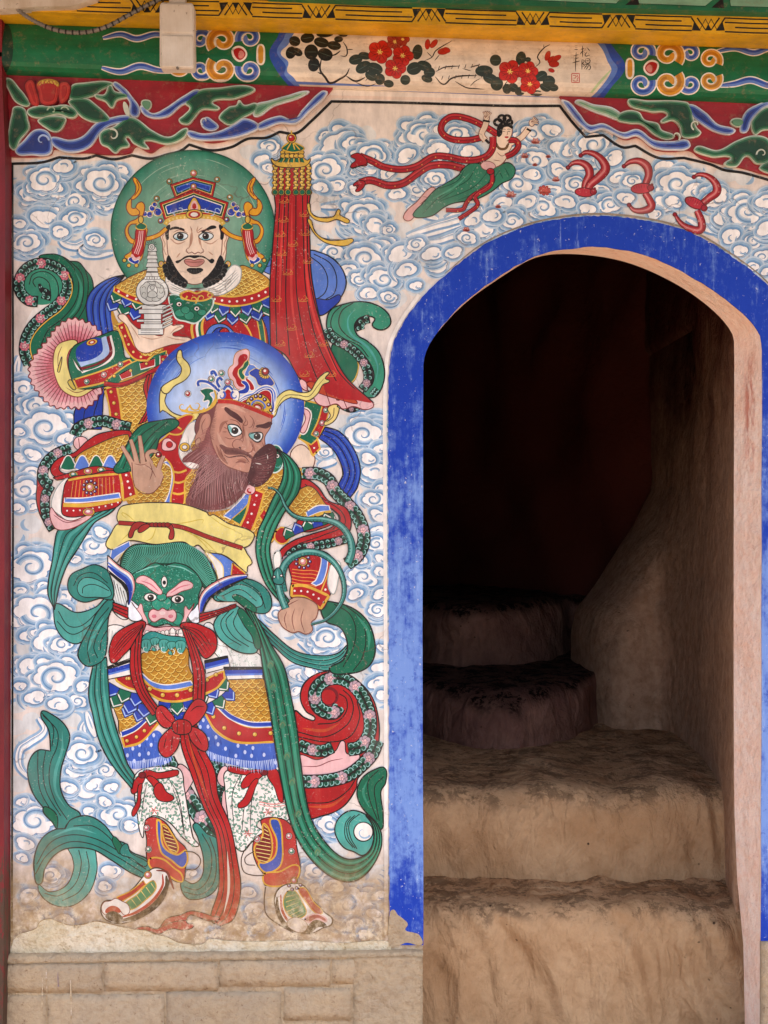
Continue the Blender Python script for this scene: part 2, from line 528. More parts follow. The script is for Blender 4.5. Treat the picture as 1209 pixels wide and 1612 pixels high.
# mural paint: pigment from the 'paint' attribute, brush mottling, flaking, damp staining at the foot of the wall
def mural_paint(name, k_stain, k_rub):
  g = NG(name)
  at = g.n('ShaderNodeAttribute'); at.attribute_name = 'paint'
  c = at.outputs['Color']
  mott = g.ramp(g.noise(9, 6, .62), .25, .75, .84, 1.10)
  brush = g.ramp(g.noise(30, 5, .65, g.scale((1, 1, .35))), .25, .75, .80, 1.12)
  c = g.mul(g.mul(c, mott), brush)
  fine = g.noise(150, 3, .6); patch = g.noise(5.5, 4, .6)
  wear = g.math('MULTIPLY', g.ramp(fine, .60, .70), g.ramp(patch, .42, .70, .0, .55))
  c = g.mix(wear, c, '#e2d6c6')
  fade = g.ramp(g.noise(3.2, 3, .5), .5, .78, 0, .13)
  c = g.mix(fade, c, '#d9cfc2')
  wv = g.n('ShaderNodeVectorMath'); wv.operation = 'ADD'; g.l(g.pos, wv.inputs[0])
  wn = g.n('ShaderNodeTexNoise'); wn.inputs['Scale'].default_value = 7; wn.inputs['Detail'].default_value = 5; g.l(g.pos, wn.inputs['Vector'])
  ws = g.n('ShaderNodeVectorMath'); ws.operation = 'SCALE'; ws.inputs['Scale'].default_value = .18; g.l(wn.outputs['Color'], ws.inputs[0]); g.l(ws.outputs[0], wv.inputs[1])
  ck = g.math('MULTIPLY', g.ramp(g.voro(4.5, wv.outputs[0], 'DISTANCE_TO_EDGE'), .004, .011, 1, 0), g.ramp(g.noise(2.6, 3), .50, .62, 0, .55))
  c = g.mix(ck, c, '#5d4a3c')
  drip = g.math('MULTIPLY', g.ramp(g.noise(26, 4, .6, g.scale((1, 1, .05))), .55, .75), g.ramp(g.noise(2.2, 3), .4, .7, 0, .22))
  c = g.mix(drip, c, '#9c8468')
  zz = g.math('ADD', g.z, g.ramp(g.noise(4.2, 5, .62), .2, .8, -.17, .17, False))
  st = g.ramp(zz, zpx(1420), zpx(1310), 1, 0)
  stain = g.mix(g.ramp(g.noise(24, 5, .7), .3, .7), '#84643f', '#b3925f')
  c = g.mix(g.math('MULTIPLY', st, g.ramp(g.noise(17, 6, .7), .25, .58, .35*k_stain, k_stain)), c, stain)
  rub = g.math('MULTIPLY', g.ramp(zz, zpx(1490), zpx(1370), 1, 0), g.ramp(g.noise(55, 5, .75), .42, .60, 0, k_rub))
  c = g.mix(rub, c, g.mix(g.ramp(g.noise(30, 4), .4, .6), '#9c7f58', '#dccbad'))
  bp = g.bump(g.noise(220, 4, .6), .16, .002, g.bump(g.noise(12, 5, .6), .28, .006))
  g.fin(c, g.math('SUBTRACT', .60, g.math('MULTIPLY', at.outputs['Alpha'], .20)), bp, .3, g.math('MULTIPLY', at.outputs['Alpha'], .35))
mural_paint('paint', .84, .9)
mural_paint('figure_paint', .42, .7)

# oil paint on wood (beam, carved spandrels, fascia): same pigment attribute, dust and small chips instead of damp
g = NG('wood_paint')
at = g.n('ShaderNodeAttribute'); at.attribute_name = 'paint'
c = g.mul(at.outputs['Color'], g.ramp(g.noise(16, 6, .62), .25, .75, .80, 1.12))
c = g.mul(c, g.ramp(g.noise(22, 5, .6, g.scale((.25, 1, 2.5))), .25, .75, .86, 1.1))
dust = g.math('MULTIPLY', g.ramp(g.noise(42, 6, .75), .52, .72), .45)
c = g.mix(dust, c, '#8f7358')
chip = g.math('MULTIPLY', g.ramp(g.noise(75, 4, .7), .67, .71), g.ramp(g.noise(6, 3), .5, .62))
c = g.mix(chip, c, '#3a2a20')
g.fin(c, .5, g.bump(g.noise(90, 4, .6), .2, .002, g.bump(g.noise(14, 5, .6), .3, .008)), .4)

# blue limewash round the doorway, rubbed and chalky
g = NG('blue_limewash')
v1 = g.noise(11, 7, .7, g.scale((1, 1, .6))); v2 = g.noise(34, 6, .75, g.scale((1.6, 1, .16))); v3 = g.noise(46, 5, .72)
low = g.math('ADD', g.ramp(g.z, zpx(1050), zpx(520), .085, -.075, False), g.ramp(g.z, zpx(1450), zpx(1290), -.15, 0))
k = g.math('ADD', g.math('ADD', g.math('MULTIPLY', v1, .45), g.math('ADD', g.math('MULTIPLY', v2, .30), g.math('MULTIPLY', v3, .25))), low)
c = g.mix(g.ramp(k, .42, .62), '#153ba8', '#7494d2')
c = g.mix(g.ramp(g.noise(19, 6, .8), .56, .64, 0, .55), c, '#1334a0')
c = g.mix(g.math('MULTIPLY', g.ramp(v2, .60, .70), .45), c, '#a9bce2')
c = g.mix(g.math('MULTIPLY', g.ramp(g.noise(95, 4, .7), .66, .70), .8), c, '#d8d4cc')
g.fin(c, .75, g.bump(v2, .35, .004, g.bump(g.noise(8, 5), .4, .015)), .25)

# rough plaster, cement and earth
def earthy(name, c1, c2, c3, rough, bsc, bst, spots=None, extra=0.0):
    g = NG(name)
    a = g.noise(5, 7, .62); b = g.noise(38, 6, .68)
    c = g.mix(g.ramp(a, .3, .7), c1, c2)
    c = g.mix(g.ramp(b, .42, .72, 0, .6), c, c3)
    if name == 'cement':
        oi = g.n('ShaderNodeObjectInfo'); c = g.mul(c, g.ramp(oi.outputs['Random'], 0, 1, .92, 1.05, False))
    if spots:
        c = g.mix(g.math('MULTIPLY', g.ramp(g.noise(60, 5, .7), .60, .68), .6), c, spots)
    h = g.bump(g.noise(bsc, 7, .68), bst, .012, g.bump(g.noise(bsc*.18, 5, .6), bst*1.2, .04))
    g.fin(c, rough, h, .15)
    return g
earthy('plaster_edge', '#cdb9a4', '#bda791', '#9c8468', .85, 60, .5, '#6d5643')
earthy('bare_plaster', '#efe3cc', '#dccba8', '#b99d70', .9, 75, .8, '#8e7349')
earthy('cement', '#ac9a82', '#b8a284', '#968068', .9, 55, .55, '#77583f')
earthy('mortar', '#b09d84', '#bfa888', '#958066', .92, 60, .8)
earthy('earth_wall', '#8d6f55', '#7d5f4a', '#6a4d3b', .95, 26, .5, '#3a251c')
earthy('ground_dust', '#ab937c', '#9d846c', '#8c735e', .95, 12, .4)
g = earthy('reveal_plaster', '#ffe9da', '#fcd9c4', '#f4c2a8', .85, 45, .45, '#d9a893')
c = g.b.inputs['Base Color'].links[0].from_socket
k = g.math('MULTIPLY', g.math('MULTIPLY', g.ramp(g.z, zpx(770), zpx(700)), g.ramp(g.z, zpx(540), zpx(580))), g.math('MULTIPLY', g.ramp(g.y, .03, .05), g.ramp(g.y, .11, .08)))
g.l(g.mix(g.math('MULTIPLY', k, g.ramp(g.noise(40, 5, .7, g.scale((1, 1, .3))), .42, .62, 0, .7)), c, '#c4604a'), g.b.inputs['Base Color'])
earthy('roof_wood', '#5d4636', '#4d3a2d', '#3b2b22', .8, 30, .4)

# cave walls: darker red-brown high up, bare clay low down
g = NG('cave_clay')
a = g.noise(3.2, 7, .62); b = g.noise(22, 6, .68)
hz = g.math('ADD', g.z, g.ramp(a, .2, .8, -.45, .45, False))
c = g.mix(g.ramp(hz, 1.7, 3.0), g.mix(g.ramp(b, .35, .7), '#c6a184', '#ab8466'), '#5a241e')
c = g.mix(g.math('MULTIPLY', g.ramp(g.noise(34, 5, .7), .62, .70), .7), c, '#2c1c15')
g.fin(c, .95, g.bump(b, .5, .02, g.bump(a, .6, .08)), .1)

# trodden clay steps: dark litter and droppings lie on the level treads; upper treads also take painted shade
def step_mat(name, c1, c2, c3, dirt_shade, kd):
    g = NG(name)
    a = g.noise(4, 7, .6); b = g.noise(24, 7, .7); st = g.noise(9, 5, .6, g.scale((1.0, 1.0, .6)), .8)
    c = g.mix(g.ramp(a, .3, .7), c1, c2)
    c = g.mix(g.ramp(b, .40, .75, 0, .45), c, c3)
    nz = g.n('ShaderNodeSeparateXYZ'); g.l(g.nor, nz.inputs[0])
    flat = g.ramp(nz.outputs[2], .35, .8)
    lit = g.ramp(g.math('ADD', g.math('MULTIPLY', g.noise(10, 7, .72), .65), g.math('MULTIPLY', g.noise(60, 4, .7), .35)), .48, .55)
    c = g.mix(g.math('MULTIPLY', flat, g.math('ADD', g.math('MULTIPLY', lit, .55), kd)), c, dirt_shade)
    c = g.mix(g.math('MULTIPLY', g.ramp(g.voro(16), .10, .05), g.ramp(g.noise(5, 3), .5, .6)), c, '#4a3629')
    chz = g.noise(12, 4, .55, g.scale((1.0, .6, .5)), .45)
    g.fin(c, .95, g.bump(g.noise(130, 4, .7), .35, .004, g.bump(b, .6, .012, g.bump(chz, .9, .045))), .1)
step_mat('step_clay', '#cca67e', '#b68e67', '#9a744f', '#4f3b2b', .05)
step_mat('shaded_dirty_clay', '#8f6a5a', '#78544a', '#5f4038', '#120b09', .55)  # upper steps: dirt and unlit shade both painted into the tread colour
def flat_earth(name, c1, c2):
    g = NG(name); a = g.noise(3, 6, .6); g.fin(g.mix(a, c1, c2), .95, g.bump(g.noise(14, 6, .65), .5, .03), .05)
flat_earth('dark_clay', '#5a2a22', '#6a3830')  # even dark red-brown for the left wall, end wall and ceiling

g = NG('white_plastic')
c = g.mix(g.ramp(g.noise(9, 6, .65, g.scale((1, 1, .4))), .35, .75), '#d8cfc4', '#b9a894')
c = g.mix(g.math('MULTIPLY', g.ramp(g.noise(80, 3), .66, .7), .6), c, '#6d5b49')
g.fin(c, .45, g.bump(g.noise(60, 3), .1, .002), .45)
g = NG('sensor_lens')
rg = g.n('ShaderNodeTexWave'); rg.wave_type = 'BANDS'; rg.bands_direction = 'X'; rg.inputs['Scale'].default_value = 60; g.l(g.pos, rg.inputs['Vector'])
g.fin(g.mix(g.ramp(g.noise(12, 5), .3, .7), '#e2dbd2', '#cdc2b4'), .35, g.bump(rg.outputs[1], .25, .003), .5)
g = NG('conduit_plastic'); g.fin(g.mix(g.noise(40, 4), '#5c5650', '#857d73'), .5, None, .4)
g = NG('black_tape'); g.fin(g.mix(g.noise(60, 4), '#16130f', '#2a2520'), .5, None, .4)
g = NG('red_lacquer')
c = g.mix(g.ramp(g.noise(8, 6, .65, g.scale((1, 1, .3))), .3, .75), '#7e1620', '#5d0f17')
c = g.mix(g.ramp(g.math('ADD', g.math('MULTIPLY', g.noise(60, 6, .75, g.scale((1, 1, .4))), .6), g.ramp(g.z, zpx(1500), zpx(1050), .22, -.05)), .42, .52), c, '#4a3528')
g.fin(c, .55, g.bump(g.noise(50, 5, .6, g.scale((1, 1, .2))), .3, .004), .4)

# ------------------------------------------------------------------ solid helpers
def mesh_obj(name, V, Fc, mat, parent=None, origin=(0, 0, 0), smooth_=False):
    me = bpy.data.meshes.new(name)
    me.from_pydata([(v[0]-origin[0], v[1]-origin[1], v[2]-origin[2]) for v in V], [], Fc)
    bm = bmesh.new(); bm.from_mesh(me); bmesh.ops.recalc_face_normals(bm, faces=bm.faces); bm.to_mesh(me); bm.free()
    me.materials.append(MAT[mat] if isinstance(mat, str) else mat)
    if smooth_: me.polygons.foreach_set('use_smooth', [True]*len(me.polygons))
    o = bpy.data.objects.new(name, me); COL.objects.link(o)
    if parent is not None: o.parent = parent
    return o
def slab(name, poly, yf, yb, mat, parent=None, sm=False, label=None):
    """solid whose front outline is given in photo pixels at depth yf, running straight back to yb"""
    Q = smooth(poly, True, 4.0) if sm else pts(poly)
    n = len(Q); A = [WP(x, y, yf) for x, y in Q]
    V = A + [(a[0], yb, a[2]) for a in A]
    Fc = [tuple(range(n)), tuple(range(2*n-1, n-1, -1))] + [(i, (i+1) % n, n+(i+1) % n, n+i) for i in range(n)]
    org = parent.location if parent is not None else (0, 0, 0)
    o = mesh_obj(name, V, Fc, mat, parent, org)
    if label: o['label'] = label
    return o
def box(name, x0, x1, y0, y1, z0, z1, mat, parent=None, bev=0.0):
    V = [(x, y, z) for x in (x0, x1) for y in (y0, y1) for z in (z0, z1)]
    org = parent.location if parent is not None else (0, 0, 0)
    o = mesh_obj(name, V, [(0, 1, 3, 2), (4, 6, 7, 5), (0, 4, 5, 1), (2, 3, 7, 6), (0, 2, 6, 4), (1, 5, 7, 3)], mat, parent, org)
    if bev:
        b = o.modifiers.new('bevel', 'BEVEL'); b.width = bev; b.segments = 2
    return o
def solid(part, Q, yf, yb, col, side=None):
    """painted solid inside a Part (carved relief)"""
    n = len(Q)
    A = sum(Q[i-1][0]*Q[i][1]-Q[i][0]*Q[i-1][1] for i in range(n))
    if A > 0: Q = Q[::-1]
    a = [WP(x, y, yf) for x, y in Q]
    part.add(a+[(p[0], yb, p[2]) for p in a], [tuple(range(n))]+[(i, n+i, n+(i+1) % n, (i+1) % n) for i in range(n)], colour(col))

# ------------------------------------------------------------------ ground
gr = mesh_obj('ground', [(-400, -400, 0), (400, -400, 0), (400, 400, 0), (-400, 400, 0)], [(0, 1, 2, 3)], 'ground_dust'); structure(gr)

# ------------------------------------------------------------------ the wall with its arched doorway
T = 0.15
ARCH_L = [(666, 1900), (666, 1490), (665, 1000), (666, 700), (666, 574)]
ARCH_T = [(666, 574), (670, 554), (687, 525), (734, 473), (800, 426), (847, 402), (894, 392), (946, 389), (1007, 399), (1063, 422), (1134, 465), (1181, 505), (1196, 528), (1200, 552)]
ARCH_R = [(1200, 552), (1199, 1000), (1198, 1500), (1198, 1900)]
front = resample(smooth(ARCH_L), 14)[:-1] + resample(smooth(ARCH_T), 60) + resample(smooth(ARCH_R), 14)[1:]
rng = random.Random(3)
front = [(x+rng.uniform(-.7, .7), y+rng.uniform(-.7, .7)) for x, y in front]
BK_L = [(655, 1900), (655, 1000), (655, 600)]
BK_T = [(655, 600), (661, 566), (684, 529), (730, 479), (797, 431), (845, 405), (903, 400), (979, 411), (1049, 439), (1111, 479), (1152, 524), (1156, 560)]
BK_R = [(1156, 560), (1155, 1000), (1158, 1350), (1170, 1480), (1174, 1900)]
back = resample(smooth(BK_L), 14)[:-1] + resample(smooth(BK_T), 60) + resample(smooth(BK_R), 14)[1:]
wall = thing('temple_wall', 'cream plastered temple wall with an arched doorway, covered in painted figures', 'wall', (0, 0, 0))
X0, X1, TOP, BOT = -240, 1560, -140, 1712
fr = [(x, min(y, BOT)) for x, y in front]
outer = [(X0, BOT), (X0, TOP), (X1, TOP), (X1, BOT)]
Vf = [WP(x, y, 0) for x, y in outer] + [WP(x, y, 0) for x, y in fr[::-1]]
n = len(Vf)
pw = P('plaster_face', wall)
pw.add(Vf, [tuple(range(n))], colour('#e6d9cd'))
nb = len(fr)
A_ = [WP(x, y, 0) for x, y in fr]; M_ = []
B_ = [WP(x, min(y, 1680), T) for x, y in back]
for a, b in zip(A_, B_):
    wob_ = .006*noise.noise(Vector((a[0]*5, 1.3, a[2]*5)))
    M_.append(tuple((a[i]+b[i])/2+(wob_ if i == 0 else 0) for i in range(3)))
V = A_+M_+B_
Fc = [(i, i+1, nb+i+1, nb+i) for i in range(nb-1)]+[(nb+i, nb+i+1, 2*nb+i+1, 2*nb+i) for i in range(nb-1)]
rv = mesh_obj('doorway_reveal', V, Fc, 'reveal_plaster', wall, smooth_=True); rv['label'] = 'pink washed plaster lining inside the arched doorway'
# back face of the wall so that it is a solid
Vb = [(WP(x, y, 0)[0], T, WP(x, y, 0)[2]) for x, y in outer]+[b for b in B_[::-1]]
mesh_obj('rear_face', Vb, [tuple(range(len(Vb)))], 'cave_clay', wall)

# blue limewashed surround
OUTL = [(613, 1488), (612, 1000), (611, 640), (614, 566), (622, 534), (638, 503), (664, 468), (700, 434), (758, 388), (819, 360), (875, 346), (941, 340), (1016, 347), (1087, 366), (1148, 401), (1209, 449), (1242, 500), (1254, 560), (1256, 1000), (1256, 1488)]
ob = smooth(OUTL, False, 6.0)
ob = [(x+rng.uniform(-.8, .8), y+rng.uniform(-.8, .8)) for x, y in ob]
inn = [p for p in front if p[1] < 1486]
inn = [(inn[0][0], 1488)]+inn+[(inn[-1][0], 1488)]
Q = ob+inn[::-1]
slab('arch_surround', Q, -.004, -.0002, 'blue_limewash', wall, label='worn blue limewash band round the arched doorway')
slab('bare_patch', smooth('614 1436 620 1432 626 1440 634 1446 642 1455 638 1464 650 1468 660 1472 664 1487 640 1484 626 1489 613 1488', True, 3), -.0055, -.003, 'mortar', wall, label='grey cement showing where the blue has fallen off')
# pale painted edging between the rule and the carved boards
P('edging', wall)
F('#e3cdbd', '18 252 18 244 80 243 140 240 200 238 250 228 300 205 350 220 400 205 440 190 480 186 520 150 520 150 885 158 885 158 920 205 950 205 985 222 1010 218 1040 238 1085 238 1110 248 1215 274 1215 280 1168 268 1118 254 1077 244 1037 244 1000 225 979 227 949 208 922 211 905 190 883 162 883 162 524 155 524 155 487 187 465 206 440 203 418 212 390 214 364 227 331 232 298 223 284 233 265 238 238 245 208 240 179 246 152 240 132 245 93 243 66 251', o=None)
# ------------------------------------------------------------------ cement-block plinth
pl = thing('block_plinth', 'grey cement block plinth below the mural, left of the doorway', 'plinth', (WP(300, 1712)[0], -.02, 0))
def rough_block(name, poly, yf, yb, mat, parent, amp, seed):
    Q = pts(poly); xs = [p[0] for p in Q]; ys = [p[1] for p in Q]
    x0, x1, y0, y1 = min(xs), max(xs), min(ys), max(ys)
    nx, ny = max(3, int((x1-x0)/11)), max(3, int((y1-y0)/11))
    V, Fc = [], []
    for j in range(ny+1):
        for i in range(nx+1):
            u, v = i/nx, j/ny
            x, y = x0+(x1-x0)*u, y0+(y1-y0)*v
            e = min(u*(x1-x0), (1-u)*(x1-x0), v*(y1-y0), (1-v)*(y1-y0))
            nn = noise.noise(Vector((x*.05, y*.05, seed)))+.5*noise.noise(Vector((x*.13, y*.13, seed)))
            if e < 1: x += 1.6*nn; y += 1.6*noise.noise(Vector((x*.1, y*.1, seed+9)))
            d = yf-amp*nn+(.004 if e < 1 else 0)
            V.append(WP(x, y, d))
    w_ = nx+1
    for j in range(ny):
        for i in range(nx): Fc.append((j*w_+i, (j+1)*w_+i, (j+1)*w_+i+1, j*w_+i+1))
    ring = [i for i in range(nx+1)]+[j*w_+nx for j in range(1, ny+1)]+[ny*w_+i for i in range(nx-1, -1, -1)]+[j*w_ for j in range(ny-1, 0, -1)]
    base = len(V); V += [(V[i][0], yb, V[i][2]) for i in ring]
    m = len(ring)
    for k in range(m): Fc.append((ring[k], ring[(k+1) % m], base+(k+1) % m, base+k))
    return mesh_obj(name, V, Fc, mat, parent, parent.location, True)
slab('mortar_bed', '-230 1513 664 1500 666 1712 -230 1712', -.019, -.0005, 'mortar', pl)
for k, (x0, x1, y0, y1) in enumerate(((-230, -60, 1519, 1560), (-57, 161, 1517, 1563), (164, 343, 1515, 1560), (346, 520, 1512, 1553), (523, 566, 1511, 1549),
                                      (-230, -95, 1564, 1640), (-92, 72, 1567, 1638), (75, 258, 1566, 1636), (262, 443, 1562, 1634), (447, 552, 1556, 1606),
                                      (-230, -10, 1643, 1710), (-6, 160, 1642, 1710), (164, 350, 1640, 1710), (354, 540, 1638, 1710))):
    rough_block('block', [(x0, y0), (x1, y0), (x1, y1), (x0, y1)], -.026, -.001, 'cement', pl, .0035, k*3.7)
o = rough_block('patch_render', [(562, 1508), (665, 1502), (665, 1712), (556, 1712)], -.026, -.004, 'mortar', pl, .006, 77.0); o['label'] = 'rough cement patch at the corner beside the doorway'
V = []; m = 60
for i in range(m+1):
    x = -230+(666+230)*i/m; yb_ = 1492-(x/660)*6 if x > 0 else 1494
    q = 1.8*noise.noise(Vector((x*.04, 1, 5)))
    V += [WP(x, yb_+q+8, -.001), WP(x, yb_+q+12, -.020), WP(x, 1516-(x/660)*11+q, -.030), WP(x, 1519-(x/660)*11, -.004)]
Fc = [(4*i+j, 4*i+j+1, 4*i+j+5, 4*i+j+4) for i in range(m) for j in range(3)]
mesh_obj('ledge', V, Fc, 'mortar', pl, pl.location, True)
pr = thing('block_plinth', 'narrow sliver of cement plinth right of the doorway, at the frame edge', 'plinth', (WP(1300, 1712)[0], -.02, 0))
rough_block('block', [(1199, 1486), (1500, 1484), (1500, 1712), (1200, 1712)], -.024, -.0005, 'cement', pr, .004, 31.0)
# whitewash runs on the blocks
P('whitewash_run', pl)
plane(-.0275)
S('W', 2.2, '73 1524 73 1540 74 1562', 't'); S('W', 2.2, '111 1543 112 1580 112 1614', 't'); S('b', 2, '91 1530 92 1558', 't'); S('W', 1.5, '67 1540 66 1600', 't')
plane(0.0)

# ------------------------------------------------------------------ red post at the left
post = thing('red_post', 'dark red lacquered wooden post at the left edge of the mural', 'post', (WP(-30, 1712, -.05)[0], -.05, 0))
slab('shaft', '-90 -120 -90 1712 3 1712 6 1500 7 900 8 400 8 236 3 120 3 -120', -.07, -.001, 'red_lacquer', post)

# ------------------------------------------------------------------ the clay stair inside
st = thing('clay_stair', 'worn clay stair climbing into the dark cave behind the doorway', 'stair', (.6, .5, 0))
def step(x0, x1, yf, yb, z0, z1, seed, bow=0.0, mat='step_clay', R=.09, gully=.030, cx=None, hw=None, lump=.035):
    prof_ = []
    H, Dp = z1-z0, yb-yf
    for k in range(18): prof_.append((0, k/18))
    for a in (.12, .3, .5, .7, .88): prof_.append((None, a))
    for k in range(1, 16): prof_.append((k/15, 1.0))
    nx = max(24, int((x1-x0)/.016)); V, Fc = [], []
    for (u, v) in prof_:
        for i in range(nx+1):
            x = x0+(x1-x0)*i/nx; t = i/nx
            if u == 0: y, z = yf, z0+(H-R)*v
            elif u is None:
                a = v*math.pi/2; y, z = yf+R*(1-math.cos(a)), z1-R*(1-math.sin(a))
            else: y, z = yf+R+(Dp-R)*u, z1
            bb = bow*math.sin(math.pi*t) if cx is None else bow*max(0.0, 1-((x-cx)/hw)**2)
            hf = (z-z0)/H
            big = noise.noise(Vector((x*2.2, z*2.0, seed+4)))
            # tool-scraped furrows: slanting, strongest low and to the right
            q = noise.noise(Vector((x*3, z*3, seed)))
            fur = noise.noise(Vector((x*13+z*4.5+q*2.2, z*2.2+q, seed+1)))
            fine_ = noise.noise(Vector((x*26, z*22+y*20, seed+8)))
            amp = gully*(.35+.9*t)*(.5+.8*abs(noise.noise(Vector((x*1.5, z*2.5, seed+6)))))
            if u == 0 or u is None:
                y += bb-amp*fur-lump*big-.005*fine_+.03*hf
                z += .022*noise.noise(Vector((x*4, 2, seed)))*hf
            else:
                z += .022*noise.noise(Vector((x*4, 2, seed)))*(1-u)+.014*noise.noise(Vector((x*8, y*8, seed+2)))+.006*noise.noise(Vector((x*24, y*24, seed+3)))
                y += bb*(1-u)+.03*(1-u)
            V.append((x, y, z))
    w_ = nx+1; m = len(prof_)
    for j in range(m-1):
        for i in range(nx): Fc.append((j*w_+i, j*w_+i+1, (j+1)*w_+i+1, (j+1)*w_+i))
    b = len(V); V += [(x0, yb, z0-.02), (x1, yb, z0-.02)]
    Fc.append(tuple([b]+[(m-1)*w_+i for i in range(nx+1)]+[b+1]))
    Fc.append(tuple([i for i in range(nx, -1, -1)]+[b, b+1]))
    Fc.append(tuple([j*w_ for j in range(m)]+[b])); Fc.append(tuple([j*w_+nx for j in range(m-1, -1, -1)]+[b+1]))
    return mesh_obj('step', V, Fc, mat, st, st.location, True)
step(-.25, 1.40, .36, .85, -.02, .430, 1.0, .03, R=.10, gully=.085)
step(-.25, 1.50, .74, 2.40, .30, .755, 5.0, .04, R=.11, gully=.055)
step(.02, 1.25, 2.35, 3.60, .62, 1.000, 9.0, -.62, 'shaded_dirty_clay', .12, .06, .56, .52, .13)
step(.02, 1.25, 3.35, 4.60, .90, 1.320, 13.0, -.66, 'shaded_dirty_clay', .14, .06, .54, .54, .16)

# cave walls
cave = thing('cave_passage', 'dark clay cave passage seen through the arched doorway', 'cave', (.6, 2, 0))
def clay_sheet(name, grid, seed, amp, axis, nu=40, nv=40, thick=.25):
    """bilinear patch of clay with lumps, given thickness away from the room"""
    a, b, c_, d = [Vector(p) for p in grid]
    V, Fc = [], []
    for j in range(nv+1):
        for i in range(nu+1):
            u, v = i/nu, j/nv
            p = a*(1-u)*(1-v)+b*u*(1-v)+c_*u*v+d*(1-u)*v
            q = amp*(noise.fractal(p*2.2+Vector((seed, 0, 0)), .9, 2.0, 4))
            V.append(tuple(p+Vector(axis)*q))
    w_ = nu+1
    for j in range(nv):
        for i in range(nu): Fc.append((j*w_+i, j*w_+i+1, (j+1)*w_+i+1, (j+1)*w_+i))
    ring = list(range(nu+1))+[j*w_+nu for j in range(1, nv+1)]+[nv*w_+i for i in range(nu-1, -1, -1)]+[j*w_ for j in range(nv-1, 0, -1)]
    base = len(V); V += [tuple(Vector(V[i])-Vector(axis)*thick) for i in ring]; m = len(ring)
    Fc += [(ring[k], ring[(k+1) % m], base+(k+1) % m, base+k) for k in range(m)]+[tuple(range(base, base+m))]
    return mesh_obj(name, V, Fc, 'cave_clay', cave, cave.location, True)
clay_sheet('right_wall', ((1.22, .16, -.1), (1.52, 2.5, -.1), (1.52, 2.5, 3.6), (1.22, .16, 3.6)), 2.0, .03, (-1, 0, 0))
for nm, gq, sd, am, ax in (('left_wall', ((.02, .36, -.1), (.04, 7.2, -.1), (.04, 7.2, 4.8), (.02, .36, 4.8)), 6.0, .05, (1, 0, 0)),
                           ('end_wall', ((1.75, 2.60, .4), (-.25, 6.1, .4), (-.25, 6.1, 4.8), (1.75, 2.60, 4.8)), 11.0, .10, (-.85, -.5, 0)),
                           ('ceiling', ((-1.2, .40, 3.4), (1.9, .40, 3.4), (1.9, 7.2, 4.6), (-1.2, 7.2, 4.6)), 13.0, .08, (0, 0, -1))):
    clay_sheet(nm, gq, sd, am, ax).data.materials[0] = MAT['dark_clay']
# bulging clay buttress on the right of the landing, with a worn shelf across it
def buttress():
    edge = [(100, 1152), (470, 1150), (540, 1124), (570, 1118), (630, 1074), (690, 1038), (720, 1034), (770, 1028), (830, 1000), (890, 962), (925, 940), (960, 914), (1000, 906), (1080, 908), (1200, 906), (1700, 906)]
    nu, nv = 56, 150; V, Fc = [], []
    for j in range(nv+1):
        py = 100+(1700-100)*j/nv
        k = max(i for i in range(len(edge)-1) if edge[i][0] <= py) if py < 1700 else len(edge)-2
        f = (py-edge[k][0])/(edge[k+1][0]-edge[k][0]); xl = edge[k][1]+(edge[k+1][1]-edge[k][1])*f
        for i in range(nu+1):
            u = i/nu; px = xl+(1250-xl)*u
            shelf = .13*(1/(1+math.exp((py-950-16*math.sin(px*.021))/15)))          # the wall steps back above the shelf
            rnd = .60*max(0.0, 1-(px-xl)/95)**2.4
            y = 2.20+shelf+rnd-1.75*min(1.0, max(0.0, (px-1030)/126))**1.7
            X, _, Z = WP(px, py, y)
            y += .09*noise.noise(Vector((X*2.3, 0, Z*2.3)))+.026*noise.noise(Vector((X*9, 3, Z*7)))+.006*noise.noise(Vector((X*28, 3, Z*24)))
            V.append(WP(px, py, y))
    w_ = nu+1
    for j in range(nv):
        for i in range(nu): Fc.append((j*w_+i, (j+1)*w_+i, (j+1)*w_+i+1, j*w_+i+1))
    ring = list(range(nu+1))+[j*w_+nu for j in range(1, nv+1)]+[nv*w_+i for i in range(nu-1, -1, -1)]+[j*w_ for j in range(nv-1, 0, -1)]
    base = len(V); V += [(V[i][0], 3.0, V[i][2]) for i in ring]; m = len(ring)
    Fc += [(ring[k], ring[(k+1) % m], base+(k+1) % m, base+k) for k in range(m)]
    o = mesh_obj('buttress', V, Fc, 'cave_clay', cave, cave.location, True)
buttress()

# ------------------------------------------------------------------ painted clouds behind the figures
cl = thing('painted_cloud_bank', 'bank of blue and white scrolling clouds painted across the cream wall', 'painted clouds', WP(310, 1488))
CB1, CB2, CB3, CW, CD = '#c2d2de', '#98b7d0', '#6f9ac0', '#f7f2ec', '#5f80a4'
rc = random.Random(21)
def scallop(x, y, rx, ry, lobes, ph, depth=.17, n=54, rot=0.0):
    R = []
    ca, sa = math.cos(rot), math.sin(rot)
    for k in range(n):
        a = 2*math.pi*k/n
        q = abs(math.sin(lobes*a/2+ph))
        r = 1-depth+depth*q**.55+.05*math.sin(a*2+ph*3)
        u, v = rx*r*math.cos(a), ry*r*math.sin(a)
        R.append((x+u*ca-v*sa, y+u*sa+v*ca))
    return R
def grow(Q, x, y, d): 
    R = []
    for px, py in Q:
        l = math.hypot(px-x, py-y) or 1
        R.append((px+(px-x)/l*d, py+(py-y)/l*d))
    return R
def arcpath(x, y, r0, r1, a0, a1, ry=1.0, n=18):
    return [(x+(r0+(r1-r0)*k/n)*math.cos(a0+(a1-a0)*k/n), y+ry*(r0+(r1-r0)*k/n)*math.sin(a0+(a1-a0)*k/n)) for k in range(n+1)]
